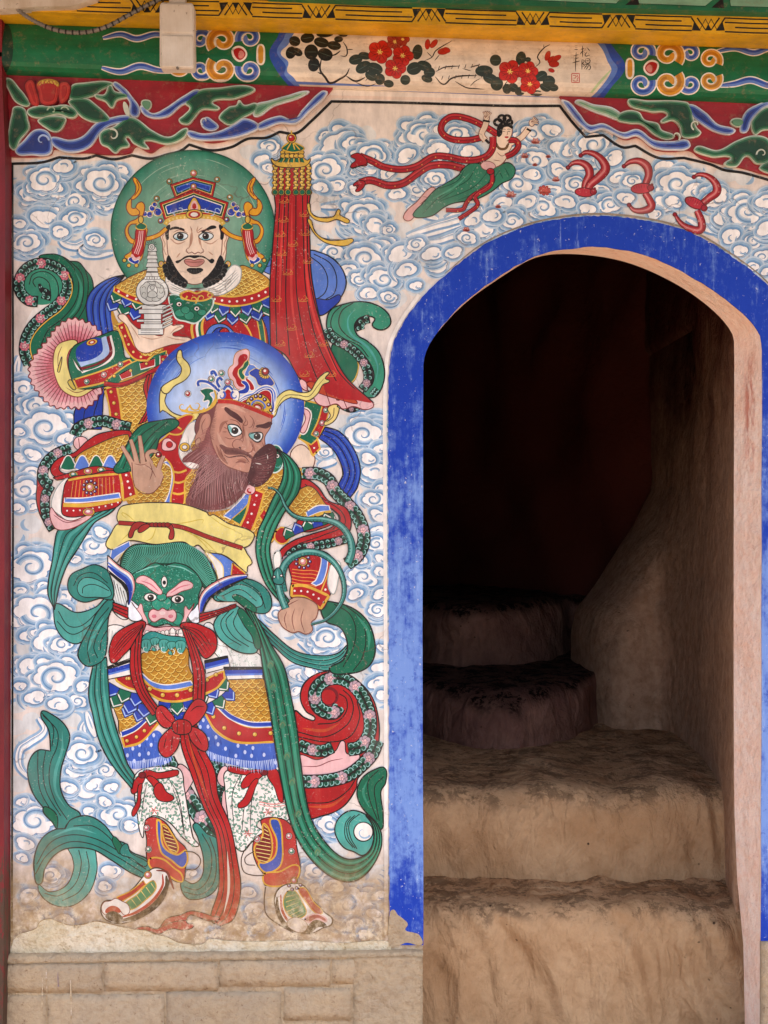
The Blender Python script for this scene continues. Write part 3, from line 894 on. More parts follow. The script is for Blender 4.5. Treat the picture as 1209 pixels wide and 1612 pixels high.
def bands(Q, x, y, ph):
    v_ = rc.uniform(.55, 1.15)
    for cc, d, w_, lo in ((CB1, 4.2, 7.5, .35), (CB2, 2.9, 5.4, .3), (CB3, 1.3, 2.4, .1)):
        G_ = grow(Q, x, y, d)
        SP(cc, G_+[G_[0]], [v_*w_*max(lo, .72+.55*math.sin(2*math.pi*k/len(Q)+ph+1.2)+.3*math.sin(4*math.pi*k/len(Q)+2*ph)) for k in range(len(Q)+1)])
def swirl(x, y, r, hand=1, ang=None, sq=.82):
    ang = rc.uniform(0, 6.28) if ang is None else ang
    lob = max(5, int(r/4.2)); ph = rc.uniform(0, 3)
    Q = scallop(x, y, r*1.16, r*sq, lob, ph, .2, rot=rc.uniform(-.25, .25))
    bands(Q, x, y, ph)
    FP(CW, Q)
    OUT(Q, CD, .9)
    # scroll: a blue sweep that winds in, with its ink line
    if r > 8:
        C = arcpath(x, y, r*.80, r*.10, ang, ang+hand*3.6*math.pi*.78, sq, 34)
        off = [(px*.93+x*.07, py*.93+y*.07) for px, py in C]
        SP(CB1, off, prof(len(C), r*.36, 'e'))
        SP(CB2, [(px*.97+x*.03, py*.97+y*.03) for px, py in C], prof(len(C), r*.24, 'e'))
        SP(CB3, [(px*.99+x*.01, py*.99+y*.01) for px, py in C], prof(len(C), r*.09, 'e'))
        SP(CD, C, prof(len(C), 1.2, 't'))
        E(CW, x+r*.05, y, r*.16, o=None)
def puff(x, y, r, hand=1):
    """an open lobe with one inner comma"""
    ph = rc.uniform(0, 3); rot = rc.uniform(-.5, .5)
    Q = scallop(x, y, r*1.2, r*.8, max(3, int(r/5)), ph, .24, rot=rot)
    bands(Q, x, y, ph)
    FP(CW, Q); OUT(Q, CD, .85)
    a = rc.uniform(0, 6.28)
    C = arcpath(x+r*.15*hand, y+r*.1, r*.62, r*.22, a, a+hand*2.6, .8, 16)
    SP(CB2, C, prof(len(C), r*.24, 'e')); SP(CD, [(px+1.2, py-1.0) for px, py in C], prof(len(C), 1.0, 't'))
def arcs(x, y, r, a0, a1, k=3, gap=7):
    """nested arcs, like ripples round a scroll"""
    for i in range(k, 0, -1):
        rr = r+gap*i
        C = arcpath(x, y, rr, rr, a0, a1, .85, 22)
        SP(CB1, C, prof(len(C), gap*.95, 'm')); SP(CB2, [(px*.985+x*.015, py*.985+y*.015) for px, py in C], prof(len(C), gap*.55, 'm'))
        SP(CD, [(px*1.02-x*.02, py*1.02-y*.02) for px, py in C], prof(len(C), 1.0, 't'))
def tail(s, w=10):
    C = smooth(s)
    SP(CB2, C, [q+8 for q in prof(len(C), w, 't')]); SP(CB3, [(x, y+1.5) for x, y in C], [q+3.5 for q in prof(len(C), w, 't')])
    SP(CW, C, prof(len(C), w, 't'))
    L = [(x, y-w*.2) for x, y in C[4:-3]]
    if len(L) > 6: SP(CB1, L, prof(len(L), w*.35, 'm')); SP(CD, [(x, y-1) for x, y in L], prof(len(L), .9, 't'))

REG = ['24 268 130 262 180 268 205 275 178 330 176 400 150 400 110 398 60 402 26 405 24 330',
       '395 232 430 222 432 260 436 300 410 262', '492 262 515 222 560 205 610 220 650 195 700 180 800 200 860 190 905 212 940 228 1000 240 1080 262 1209 300 1209 440 1150 395 1090 360 1010 340 930 334 860 342 790 365 730 395 690 430 650 470 600 478 560 465 520 440 500 400 492 330',
       '24 590 60 600 120 640 118 680 70 720 58 760 62 820 24 850', '24 850 80 880 80 960 120 1020 140 1080 150 1150 90 1120 60 1125 60 1180 40 1230 24 1240',
       '500 690 540 650 608 650 606 960 580 970 560 900 586 840 560 740 566 720', '430 940 480 990 545 1000 540 1030 470 1010', '586 960 606 960 606 1120 596 1120 570 1065 460 1060 460 1100 470 1090 480 1060 560 1058 590 1040',
       '100 1150 150 1160 200 1230 220 1300 180 1310 120 1280 100 1230', '24 1250 60 1270 90 1310 60 1340 24 1330', '486 1290 520 1330 606 1360 606 1470 530 1440 480 1380', '24 1380 60 1400 150 1410 200 1390 160 1430 60 1440',
       '290 1400 420 1400 440 1450 300 1440', '110 880 160 830 175 860 165 900 120 900']
# pale blue wash first
P('wash', cl, kind='stuff')
fills = []
for s in REG:
    Q = smooth(s, True, 6.0)
    xs = [p[0] for p in Q]; ys = [p[1] for p in Q]
    tries = int((max(xs)-min(xs))*(max(ys)-min(ys))/60)
    for _ in range(tries):
        x, y = rc.uniform(min(xs), max(xs)), rc.uniform(min(ys), max(ys))
        if inside(Q, x, y) and all((x-a)**2+(y-b)**2 > 27**2 for a, b in fills): fills.append((x, y))
for x, y in fills: FP('#dcdcd8', scallop(x, y, rc.uniform(16, 21), rc.uniform(12, 15), 5, rc.uniform(0, 3), .1, 26))
for x, y in fills:
    if rc.random() < .6:
        a = rc.uniform(0, 6)
        C = arcpath(x, y, 12, 12, a, a+rc.uniform(1.5, 3), .8, 12); SP(CB2, C, prof(len(C), 6, 'm'))
MAIN = [  # x, y, r, kind, hand
 (32,300,9,'p',1),(190,268,11,'p',-1),(145,322,13,'s',-1),(168,322,13,'s',1),(118,317,17,'s',1),(50,305,18,'s',1),(88,300,16,'p',1),(70,283,24,'s',-1),(160,288,27,'s',1),(100,262,14,'p',1),
 (150,378,14,'s',1),(70,345,20,'p',1),(118,345,18,'s',-1),(42,382,20,'s',1),(30,352,10,'p',1),(95,365,12,'p',-1),
 (425,232,15,'s',1),(412,252,11,'p',1),(424,265,10,'p',-1),
 (575,262,18,'p',1),(535,228,28,'p',1),(556,226,15,'s',-1),(512,268,24,'s',1),(586,245,22,'s',-1),(530,292,12,'p',1),(505,295,11,'p',-1),
 (644,222,18,'p',1),(668,212,26,'s',1),(700,205,16,'p',-1),(720,212,18,'s',1),(640,245,14,'p',1),(690,236,16,'p',1),(610,272,12,'p',1),(740,240,14,'p',-1),
 (655,298,16,'s',1),(685,282,16,'s',-1),(625,305,12,'p',1),(555,355,14,'s',-1),(572,338,26,'s',1),(592,356,16,'p',1),(612,362,10,'s',1),(560,300,10,'p',1),
 (525,397,15,'s',1),(600,392,20,'p',-1),(575,407,24,'s',1),(630,400,18,'p',1),(548,425,12,'p',-1),(565,440,13,'s',1),(604,440,21,'s',-1),(640,425,14,'p',1),(580,462,12,'p',1),(612,468,12,'s',1),(655,450,9,'p',1),
 (655,385,13,'s',-1),(690,420,13,'p',1),(680,400,14,'p',1),(714,398,12,'p',-1),
 (850,193,12,'p',1),(838,212,20,'s',1),(868,205,13,'p',1),(815,238,13,'p',-1),(842,252,20,'s',-1),(880,232,13,'p',1),(815,290,22,'s',1),(838,275,12,'p',1),(870,302,15,'p',-1),(855,326,20,'s',1),(790,322,16,'p',1),(830,318,13,'p',1),
 (760,362,16,'p',1),(806,348,17,'s',-1),(745,345,13,'p',-1),(775,340,13,'p',1),(735,375,13,'s',1),
 (900,235,14,'p',1),(935,228,24,'s',1),(965,250,15,'p',-1),(880,268,13,'p',1),(905,290,17,'s',-1),(945,300,13,'p',1),(960,322,18,'s',1),(890,318,14,'p',1),(925,330,12,'p',-1),(975,280,13,'p',1),
 (995,285,13,'s',-1),(985,312,12,'p',1),(1045,265,15,'p',1),(1066,290,26,'s',1),(1045,322,14,'p',-1),(1030,338,10,'p',1),(1092,300,15,'p',1),(1060,318,12,'p',1),
 (1125,312,20,'p',1),(1140,345,15,'p',-1),(1176,333,28,'s',1),(1206,318,16,'p',1),(1150,372,14,'p',1),(1186,380,15,'s',-1),(1165,395,11,'p',1),(1206,360,14,'p',1),(1200,405,14,'s',1),(1185,420,9,'p',1),(1206,428,8,'p',1),
 (110,650,13,'p',1),(38,612,18,'s',1),(88,640,18,'p',-1),(55,640,20,'s',-1),(72,674,33,'s',1),(104,690,12,'p',1),(30,680,9,'p',1),(32,720,11,'p',1),(52,716,12,'p',-1),(50,745,14,'p',1),(38,772,21,'s',-1),(52,795,11,'p',1),(30,800,9,'p',-1),
 (146,858,22,'s',1),(160,838,11,'p',1),(118,880,9,'p',1),(58,868,14,'p',1),(50,892,32,'s',1),(70,925,12,'p',-1),(98,940,16,'p',1),(32,930,9,'p',1),(60,965,35,'s',-1),(100,962,13,'s',1),(112,985,12,'p',1),(45,1000,12,'p',1),
 (80,1010,26,'p',1),(98,1014,17,'s',-1),(45,1048,16,'p',1),(118,1050,13,'p',-1),(88,1066,32,'s',1),(122,1104,13,'s',-1),(55,1098,14,'p',1),(92,1108,14,'p',1),(130,1080,10,'p',1),(32,1080,9,'p',1),
 (570,660,15,'p',1),(592,660,12,'p',-1),(572,684,27,'s',1),(512,712,11,'s',-1),(598,706,9,'p',1),(590,742,18,'p',1),(580,722,11,'p',1),(600,770,10,'p',-1),(588,786,15,'s',1),(596,812,12,'p',1),(595,835,10,'p',1),(592,856,16,'s',-1),(600,880,9,'p',1),(572,908,22,'s',1),(598,900,9,'p',1),(568,880,10,'p',-1),(594,960,14,'s',-1),(598,935,10,'p',1),(560,935,11,'p',1),
 (436,965,15,'s',1),(515,1004,23,'s',1),(480,990,11,'p',1),(548,1000,10,'p',1),(600,1052,13,'p',1),(594,1075,13,'p',-1),(602,1095,10,'p',1),(470,1062,13,'p',1),(490,1058,11,'p',1),(466,1088,9,'p',-1),(602,1020,8,'p',1),
 (130,1240,24,'p',1),(165,1212,14,'s',1),(122,1212,17,'s',-1),(130,1186,23,'s',1),(108,1240,12,'p',1),(150,1235,13,'p',-1),(175,1240,10,'p',1),(146,1284,15,'p',1),(186,1282,25,'s',1),(206,1300,11,'p',1),(165,1262,10,'p',1),
 (55,1292,32,'s',-1),(40,1328,13,'p',1),(34,1262,8,'p',1),(70,1260,8,'p',1),
 (520,1298,19,'s',1),(545,1320,9,'p',1),(498,1372,19,'s',-1),(520,1352,9,'p',1),(545,1424,40,'s',1),(590,1440,12,'p',1),(500,1400,12,'p',1),(525,1395,14,'p',-1),(560,1455,13,'p',1),(596,1410,10,'p',1),
 (175,1372,14,'p',1),(165,1395,10,'p',-1),(80,1378,16,'s',1),(45,1410,14,'p',1),(98,1452,18,'p',1),(35,1350,9,'p',1),(400,1432,15,'p',1),(390,1405,12,'p',1),(300,1375,9,'p',1),(410,1462,12,'p',-1),(340,1470,10,'p',1),(575,1472,11,'p',1)]
TAILS = ['86 360 105 368 98 380 118 388 135 384 128 396 150 402 178 398', '545 290 540 305 555 315 540 322 505 326', '640 330 660 322 668 336 690 345', '700 345 730 330 755 332 700 360 660 372 640 378', '640 372 700 352 740 350 700 376 660 384', '850 225 870 250 900 262 940 262', '870 262 900 276 930 284 975 290',
         '60 1130 70 1150 45 1170 32 1180 30 1205 45 1225', '140 1130 130 1150 145 1170', '30 560 26 590 32 600', '575 720 572 735 580 748', '500 735 510 730 530 725', '126 905 122 930 126 945', '1080 345 1120 362 1150 360 1175 352', '1100 300 1130 330 1150 332', '150 1160 142 1140 136 1120', '100 960 120 972 140 968 150 960', '470 1010 500 1028 530 1026']
for s in TAILS:
    P('cloud_tail', cl); tail(s)
for a in ((588, 1395, 6, -1.2, .9, 4, 9), (565, 1085, 10, -1.3, .4, 3, 10), (470, 1075, 6, -2.5, -.3, 3, 9), (150, 835, 6, 2.4, 4.6, 4, 8), (45, 735, 8, 2.6, 4.6, 3, 8), (118, 968, 6, -.6, 1.3, 4, 7), (1150, 400, 6, .6, 2.6, 3, 8), (545, 1300, 6, 2.2, 4.2, 3, 8), (560, 1330, 4, -1.2, .6, 3, 7), (108, 1060, 6, -1.2, 1.0, 3, 8), (540, 265, 4, .2, 2.0, 3, 7), (600, 320, 4, 2.2, 4.4, 3, 7)):
    P('cloud_ripple', cl); arcs(*a)
for x, y, r, kd, hd in MAIN:
    P('cloud_scroll', cl)
    if r > 13:
        a = rc.uniform(.2, 2.2); arcs(x, y, r*.95, a, a+rc.uniform(1.2, 2.0), 2, 7)
    elif r > 9 and rc.random() < .5:
        a = rc.uniform(-.5, 3.0); arcs(x, y, r*.9, a, a+1.6, 1, 8)
    if r > 15:
        a0 = rc.uniform(0, 6.28); m = 4 if r < 20 else 6
        for k in range(m):
            a = a0+6.28*k/m+rc.uniform(-.3, .3); q = r*rc.uniform(.36, .5)
            puff(x+r*1.02*math.cos(a), y+r*.78*math.sin(a), max(6, q), 1 if k % 2 else -1)
        r *= .93
    (swirl if kd == 's' else puff)(x, y, r, hd)

# black rule that frames the mural
P('mural_rule', wall)
S('N', 4.2, '20 258 20 258 66 256 93 248 93 248 132 250 152 245 152 245 179 251 208 245 208 245 238 250 265 243 284 238 298 228 298 228 331 237 364 232 390 219 420 217 440 208 440 208 466 210 489 192 522 160 522 160 632 162 800 167 881 167 881 167 901 193 922 216 922 216 949 213 949 213 979 232 1000 230 1000 230 1037 249 1077 249 1077 249 1118 259 1140 268 1168 272 1215 285')
P('mural_rule', wall)
S('N', 3.0, '20 256 21 700 20 1100 19 1488')
P('mural_rule', wall)
S('n', 1.6, '20 1489 300 1488 480 1487 612 1486')
# raw plaster margin by the post, with its cracks
P('plaster_margin', wall, mat=MAT['plaster_edge'])
F('w', '8 236 16 236 18 256 18 700 17 1100 16 1490 6 1490 8 900', o=None, sm=False)
P('crack', wall)
for s in ('12 262 15 300 11 340 16 400 13 470 14 520 10 560 15 620 12 680 17 720 10 760 15 830 12 900 15 960', '14 1000 11 1050 15 1100 12 1180 16 1240 13 1300', '12 756 19 735 17 760 13 768'):
    S('#4a382c', 1.8, [(x+rng.uniform(-1.5, 1.5), y) for x, y in resample(smooth(s), 34)], 't', 2.0)


# white limewash line beside the blue, thin grey line over the arch
P('surround_edge', wall)
S('W', 6, [(x-5, y) for x, y in OUTL[:6]]+[(660, 464)], None)
P('surround_edge', wall)
S('#8d7f6c', 3.0, [(x, y-3) for x, y in OUTL[7:17]], 't')


# ------------------------------------------------------------------ the pale-faced guardian (rear figure)
G1 = thing('painted_guardian', 'pale bearded guardian king painted with green halo, holding a white pagoda', 'painted figure', WP(300, 690))
P('scarf_curl', G1)
F('G', '62 406 82 400 99 404 110 411 110 411 124 413 134 424 134 424 144 437 147 455 142 485 140 520 110 560 60 580 47 578 40 556 60 520 100 482 112 446 92 416')
S('N', 1.6, '99 404 116 422 124 446 119 475 100 500 76 520 64 545'); S('N', 1.6, '110 411 128 430 132 455 126 485 108 508')
S('g', 5, '118 425 128 452 122 482 104 505', 'm'); S('N', 1.5, '134 424 139 445 135 480 122 505')
FP('W', smooth('73 462 71 482 58 493 44 512 50 490 66 476', True))
E('g', 66, 447, 36, 33, 0, o=None)
S('N', 1.5, '46 448 52 432 72 428 88 440 92 462 86 476'); S('N', 1.5, '56 452 52 442 62 436 76 444 80 462')
FLORAL('46 574 39 555 41 533 52 513 70 496 90 481 104 463 107 445 98 428 80 417 60 415 42 423 31 440 32 459 45 473 60 475', 16, None, 44, 30, True)
FLORAL('72 472 74 462 66 456 62 447', 14, 'e', 90, 50)
S('y', 1.6, '54 572 48 550 50 535 60 519 76 504 97 488 111 468 114 450 108 432')
P('blue_mantle', G1)
RIB('B', '196 433 174 438 154 449 141 463 136 480 138 505 145 545', '197 434 188 445 177 463 174 484 177 504 186 560', (.25, .5, .75), hl='I')
P('blue_mantle', G1)
RIB('B', '163 600 130 636 118 646 117 675', '176 600 164 620 162 645 160 676', (.35, .7))
P('blue_mantle', G1)
F('b', '376 428 400 402 430 388 430 430 405 425 388 440'); FOLD('N', 1.4, '385 420 430 398', '395 432 430 425', (0, .35, .7))
P('blue_mantle', G1)
F('b', '486 397 505 398 526 409 540 426 545 446 538 466 520 486 500 497 488 480', w=2)
S('N', 1.6, '490 405 508 420 516 440 512 460 498 472'); S('N', 1.6, '494 400 520 415 530 438 526 462 512 472')
F('B', '494 473 516 472 536 466 522 486 502 496')
h1 = P('halo', G1, label='round green halo behind the pale guardian')
GRAD(304, 363, 129, 126, [(0, '#7fa892'), (.45, '#7ba58f'), (.72, '#6a9d85'), (.88, '#4f917a'), (.97, '#277a60'), (1, '#17624b')])
OUT(ell(304, 363, 129, 126), 'V', 1.8)
for k in range(60):
    a = random.uniform(-2.6, -.5); r = random.uniform(.35, .93)
    C = arcpath(304, 363, 126*r, 126*r, a, a+random.uniform(.15, .5), 1, 8); SP('#93b8a2' if k % 2 else '#5f957e', C, prof(9, 1.4, 'm'))
# body
tor = P('torso', G1)
F('R', '215 470 424 466 430 520 440 580 240 600 200 540')
for k, cc in enumerate(('y', 'G', 'W', 'R', 'y')): S(cc, 4, f'{322-k*4} 540 {318-k*4} 515 {322-k*3} 500 {335-k*2} 494')
F('b', '322 532 332 514 350 510 364 518 374 534 374 560 320 560'); F('B', '330 534 340 518 352 516 362 524 366 540 366 560 326 560'); F('R', '346 524 354 516 362 524 362 532')
RIB('R', '378 500 392 520 402 545', '404 500 408 520 412 548', o='y', w=2.5); RIB('G', '404 498 408 520 412 548', '412 498 416 520 420 555', o='y'); RIB('B', '412 500 420 520 424 560', '430 490 432 520 436 570')
SCALES('176 488 182 500 192 520 186 532 178 515', 7)
P('chest_plates', G1)
PLATES(['178 458 196 466 226 474', '172 470 192 480 224 490'], 15)
PLATES(['330 474 368 482 400 476 426 466', '322 484 366 494 402 488 428 478'], 16)
col_ = P('collar', G1, label='gilt scale collar edged in red')
SCALES('180 456 196 441 215 431 240 421 264 412 282 430 276 452 256 470 232 478 205 468', 9, o='n', rot=-25)
P('collar', G1, label='gilt scale collar, right half')
SCALES('378 419 396 423 412 431 425 442 425 452 400 464 366 470 338 467 356 455 372 440', 9, o='n', rot=15)
P('collar_trim', G1)
RIB('R', '181 451 200 461 222 469 250 472', '179 459 200 470 222 478 250 482', o='y', w=2.6); DOTS('187 459 206 468 226 474 244 477', 5, 1.9)
P('collar_trim', G1)
RIB('R', '425 449 400 461 366 467 332 464', '425 466 400 477 366 482 332 476', o='y', w=2.6); DOTS('418 460 400 469 366 475 338 471', 8, 1.9)
P('neck_scarf', G1)
F('W', '262 436 275 446 292 454 306 456 325 453 348 440 366 418 378 421 380 432 376 446 362 458 345 465 325 463 312 456 300 462 284 464 268 460', 's'); 
FOLD('s', 1.3, '268 444 290 456 304 458', '268 458 290 463 302 460', (.2, .5, .8)); FOLD('s', 1.3, '308 457 340 450 372 424', '318 462 350 462 378 436', (.1, .35, .6, .85))
cb = P('beast_clasp', G1, label='green beast-head clasp on the chest')
F('G', '266 467 278 464 300 472 334 470 334 484 322 498 308 509 292 506 278 502 272 490', 'a', 2.2)
for q in ((284, 493, 9, 6), (298, 497, 8, 7), (292, 488, 7, 6), (318, 492, 7, 5)): E('g', *q, o='V', w=1.2)
E('W', 282, 479, 4.4, 3.8, o='N'); E('N', 282.5, 479.5, 1.8, o=None); E('W', 310, 486, 4.4, 3.8, o='N'); E('N', 310, 486, 1.8, o=None)
S('t', 2, '276 472 282 470 290 474', 't'); S('t', 2, '304 480 312 478 320 482', 't')
F('R', '284 466 296 458 310 462 322 458 334 466 310 474', 'y', 2.6)
for q in ((288, 466, 7, 0, 1), (304, 472, 7, 1, -1), (318, 470, 7, 2.5, 1), (330, 466, 6, 0, -1)): CURL(*q[:4], 'y', 2.8, 1.5, q[4])
# head
for sx in (1, -1):
    e = P('ear', G1)
    X = (lambda x: x) if sx == 1 else (lambda x: 613-x)
    F('K', [(X(x), y) for x, y in pts('263 364 256 362 252 370 256 383 257 400 262 412 267 396')], 'f', 1.2); S('k', 1.6, [(X(x), y) for x, y in pts('260 368 256 374 260 384 258 392 262 402')])
    E('y', X(254), 416, 4.5, 5, o='n'); E('k', X(254), 415, 2, 2.4, o=None)
fc = P('face', G1, label='pale stern face with wide eyes')
F('K', '263 355 263 380 265 402 271 422 286 440 306 448 327 440 342 422 348 402 350 380 350 355 336 345 306 341 277 345', 'f', 1.3)
for s in ('300 356 303 372 301 384 296 392', '312 356 311 366 318 362', '314 372 316 384 318 392', '270 378 280 384 292 380', '320 380 332 384 342 378', '284 398 278 406', '328 396 336 402', '268 376 274 380', '341 378 346 376'): S('k', 2.2, s, 't')
S('#b58a72', 3.4, '301 366 300 384 297 392', 'm'); S('#b58a72', 3.4, '313 368 315 386', 'm')
S('f', 1.5, '294 394 297 399 302 397 307 400 312 397 317 399 319 394', 't'); S('f', 1.2, '296 390 293 396 298 399', 't'); S('f', 1.2, '317 390 321 396 315 399', 't'); S('f', 1.1, '300 357 303 364', 't'); S('f', 1.1, '311 364 319 358', 't')
F('N', '262 357 268 354 266 366 264 378 260 366', None); F('N', '351 357 345 354 347 366 349 378 353 366', None)
for s in ('267 362 274 357 283 358 291 363 282 361 274 361', '317 366 325 360 334 355 341 358 334 361 326 363'): F('N', s, None)
for x in (285, 325):
    ey = P('eye', fc)
    F('#dfe9ea', [(x-12, 373), (x-6, 367), (x+2, 366), (x+11, 371), (x+4, 378), (x-5, 378)], 'N', 1.5); S('#7fb9c4', 2.0, [(x-9, 373), (x-4, 377), (x+6, 376)], 't')
    E('n', x-1, 372, 4.8, o='N'); E('N', x-1, 372, 2.6, o=None); E('W', x-2.5, 370.5, 1.1, o=None); S('f', 1.2, [(x-12, 366), (x-2, 362), (x+11, 367)], 't')
P('mouth', fc)
F('#c9857a', '290 411 298 408 306 410 314 408 322 411 314 419 306 420 298 419', 'f', 1.1); S('f', 1.3, '291 412 306 413 321 412', 't')
bd = P('beard', G1, label='short curly black beard and moustache')
for s in ('265 402 261 416 258 428 266 438 278 446 292 450 296 444 286 434 276 420 270 408', '348 402 354 416 356 428 348 438 336 446 322 450 318 443 328 433 338 420 343 408'): F('N', s, None)
for s in ('260 420 263 432 274 442 290 449', '355 420 351 432 340 442 324 449'):
    for x, y in resample(smooth(s), 8): E('N', x, y, 4.4, o='U', w=.7)
F('N', '276 412 280 415 288 409 298 405 306 407 315 405 325 408 333 415 338 411 334 407 330 409 320 403 306 402 293 403 284 409', None)
F('N', '294 424 306 422 320 424 314 430 306 432 299 430', None); HAIR('U', .9, '296 425 318 425', '299 433 315 433', 9)
# crown
cr = P('crown', G1, label='tiered red and blue crown with jewel finials')
SP3 = [('R', 0), ('L', 3.6), ('V', 4.6), ('W', 7.2), ('B', 8.6)]
NEST('268 291 304 279 340 288 335 311 305 300 276 313', [('R', 0), ('L', 3.4), ('V', 4.2), ('b', 6.4), ('B', 8)], 'n', sm=False)
NEST('251 320 305 300 360 319 352 347 330 340 306 336 282 340 259 347', SP3, 'n', sm=False)
for x, y, r, cc in ((305, 273, 5.5, 'p'), (267, 286, 4.6, 'g'), (342, 283, 4.6, 'g'), (247, 313, 4.6, 'g'), (362, 311, 4.6, 'g'), (305, 294, 4.8, 'p'), (253, 348, 4.2, 'B'), (357, 346, 4.2, 'B')):
    P('finial', cr); JEWEL(x, y, r, 'y', cc)
to(cr)
S('y', 7, '260 354 264 348 276 343 292 341 306 341 320 341 336 343 348 348 352 354'); DOTS('262 351 276 344 306 342 336 344 350 351', 16, 1.5, 'L')
for x, hd in ((278, 1), (334, -1)):
    for k in range(3): CURL(x+hd*k*7-7*hd, 335-abs(k-1)*3, 5, 2*k, 'c', 1.8, 1.5, hd)
F('y', '296 330 300 318 306 311 312 318 316 330 306 336', 'n', 1.1); F('P', '300 329 306 316 312 329 306 332', None); F('R', '303 328 306 320 309 328', None)
E('y', 306, 338, 13, 8, o='n'); E('R', 306, 338, 9.5, 5.5, o=None); E('W', 306, 338, 6, 3.4, o=None)
for sx in (1, -1):
    X = (lambda x: x) if sx == 1 else (lambda x: 612-x)
    P('side_ornament', G1)
    for q in ((248, 334, 8, 0, 1), (240, 328, 6, 2, -1), (236, 338, 6, 4, 1), (244, 322, 5, 3, 1), (228, 337, 5, 1, 1)):
        E('B', X(q[0]), q[1], q[2]*.8, o='W', w=1); CURL(X(q[0]), q[1], q[2], q[3], 'y', 1.6, 1.6, sx*q[4])
    P('yellow_ribbon', G1)
    for s in ('210 280 218 285 223 297 218 308 207 314 213 304 214 294', '206 313 199 324 202 335 210 340 222 335 216 328 208 328 207 320', '214 326 222 318 228 324 225 340 218 352 206 354 202 364 207 375 215 380 208 384 200 376 197 362 204 350 216 344 220 334'): F('E', [(X(x), y) for x, y in pts(s)], 'D', 1.4)
    S('D', 7.5, [(X(x), y) for x, y in pts('214 376 232 376 250 370 262 360')]); S('E', 5.2, [(X(x), y) for x, y in pts('214 376 232 376 250 370 262 360')]); S('D', 1.2, [(X(x), y) for x, y in pts('215 284 219 296 212 309')]);
    P('tassel', G1)
    F('E', [(X(x), y) for x, y in pts('216 360 212 378 206 396 196 404 200 408 218 412 224 406 232 366 232 360')], 'D', 1.2)
    F('R', [(X(x), y) for x, y in pts('216 360 229 360 227 382 221 405 208 400 213 384')], 'D', 1.2)
    FOLD('P', 1.4, [(X(x), y) for x, y in pts('217 364 214 384 209 398')], [(X(x), y) for x, y in pts('228 364 226 384 220 402')], (.25, .5, .75), None)
    F('P', [(X(x), y) for x, y in pts('208 400 214 406 221 404 219 409 212 411 206 405')], None); F('B', [(X(x), y) for x, y in pts('206 405 212 411 219 409 216 416 208 414 202 409')], 'W', 1.2)
    for x, y in ((196, 410), (203, 418), (215, 418)): E('y', X(x), y, 3.2, o='n')
    F('G', [(X(x), y) for x, y in pts('214 357 221 351 231 356 228 361 217 361')], 'y', 1.6)
    E('y', X(222), 346, 4, 6, o='n')
# arm and sleeve
rf = P('sleeve_ruffle', G1, label='pink pleated ruffle round the sleeve')
edge = smooth('160 529 147 514 130 507 117 503 102 508 88 520 77 536 66 549 53 566 48 584 53 604 64 619 75 632 94 641 109 639 124 641 140 638 152 626 160 612')
R2 = resample(edge, 30); sc_ = []
for i in range(29):
    (ax, ay), (bx, by) = R2[i], R2[i+1]; mx, my = (ax+bx)/2, (ay+by)/2
    dx, dy = mx-118, my-575; l = math.hypot(dx, dy); sc_ += [(ax, ay), (mx+dx/l*4.5, my+dy/l*4.5)]
sc_.append(R2[-1])
Q = smooth(sc_+[(150, 575)], True); FP('P', Q); OUT(Q, 'D', 1.7)
for k, (cc, f) in enumerate((('#e09aa0', .86), ('#d67f8a', .74), ('#c65c6a', .62))): FP(cc, [(118+(x-118)*f, 575+(y-575)*f) for x, y in Q])
HAIR('D', 1.3, [(118+(x-118)*.5, 575+(y-575)*.5) for x, y in edge], [(118+(x-118)*.97, 575+(y-575)*.97) for x, y in edge], 46, 0, 1, 't')
P('cuff', G1)
F('Z', '122 538 100 538 88 548 84 570 88 595 100 616 124 625 148 613 160 606 130 600 112 590 106 566 110 552', 'D')
F('z', '91 585 94 572 98 562 94 586', 'n'); F('z', '107 602 112 598 120 612 116 614', 'n'); S('D', 1.2, '98 545 92 560 92 580', 't'); S('D', 1.2, '104 610 120 618 140 612', 't')
sl = P('sleeve', G1, label='teal sleeve with blue panel and red jewelled hem')
F('G', '121 542 160 528 186 522 194 548 200 564 240 555 262 556 255 580 215 592 174 606 124 612 112 594 108 570 112 552', 'N', 1.6)
NEST('124 545 159 533 158 560 128 572 120 560', [('B', 0)], None)
RIB('c', '160 532 168 530 170 559 128 578', '160 532 160 556 126 570 118 560', o=None)
RIB('D', '170 530 173 529 175 562 128 584', '168 531 170 559 128 578 116 562', o=None); RIB('W', '173 529 176 528 178 564 130 588', '173 529 175 562 128 584 114 564', o=None)
E('y', 145, 539, 9, 5, -15, o='n'); E('R', 145, 539, 6, 3.2, -15, o=None); E('W', 145, 539, 3, 1.6, -15, o=None)
RIB('R', '116 598 160 584 204 566', '122 612 170 600 212 576', o='y', w=2.4)
for x, y, cc in ((137, 601, 'g'), (164, 590, 'p'), (190, 574, 'g')): JEWEL(x, y, 4.6, 'W', cc)
RIB('G', '168 598 206 572 262 552', '172 610 214 592 262 574', o='y', w=2.2)
for s in ('188 590 206 580 208 592 192 598', '220 572 244 564 244 576 222 582', '252 560 264 558 264 572 252 574'): F('R', s, 'W', 1.8, sm=False)
STUDS('180 592 200 586 230 573 257 566', 4, 2.6)
wr = P('wrist_guard', G1)
RIB('R', '184 512 192 530 200 552 214 566 232 568', '196 506 204 528 214 546 226 556 244 556', o='y', w=3.0); STUDS('192 516 200 536 208 552 222 562', 5, 2.0, 'L', None, None)
SCALES('222 556 244 548 256 544 256 552 240 560', 7)
P('waist_armour', G1)
SCALES('186 606 226 588 244 580 246 640 240 680 196 680', 11, o=None)
RIB('R', '165 612 172 640 176 680', '184 606 190 640 194 680', o='y', w=3.0); STUDS('175 617 182 645 185 670', 4, 3)
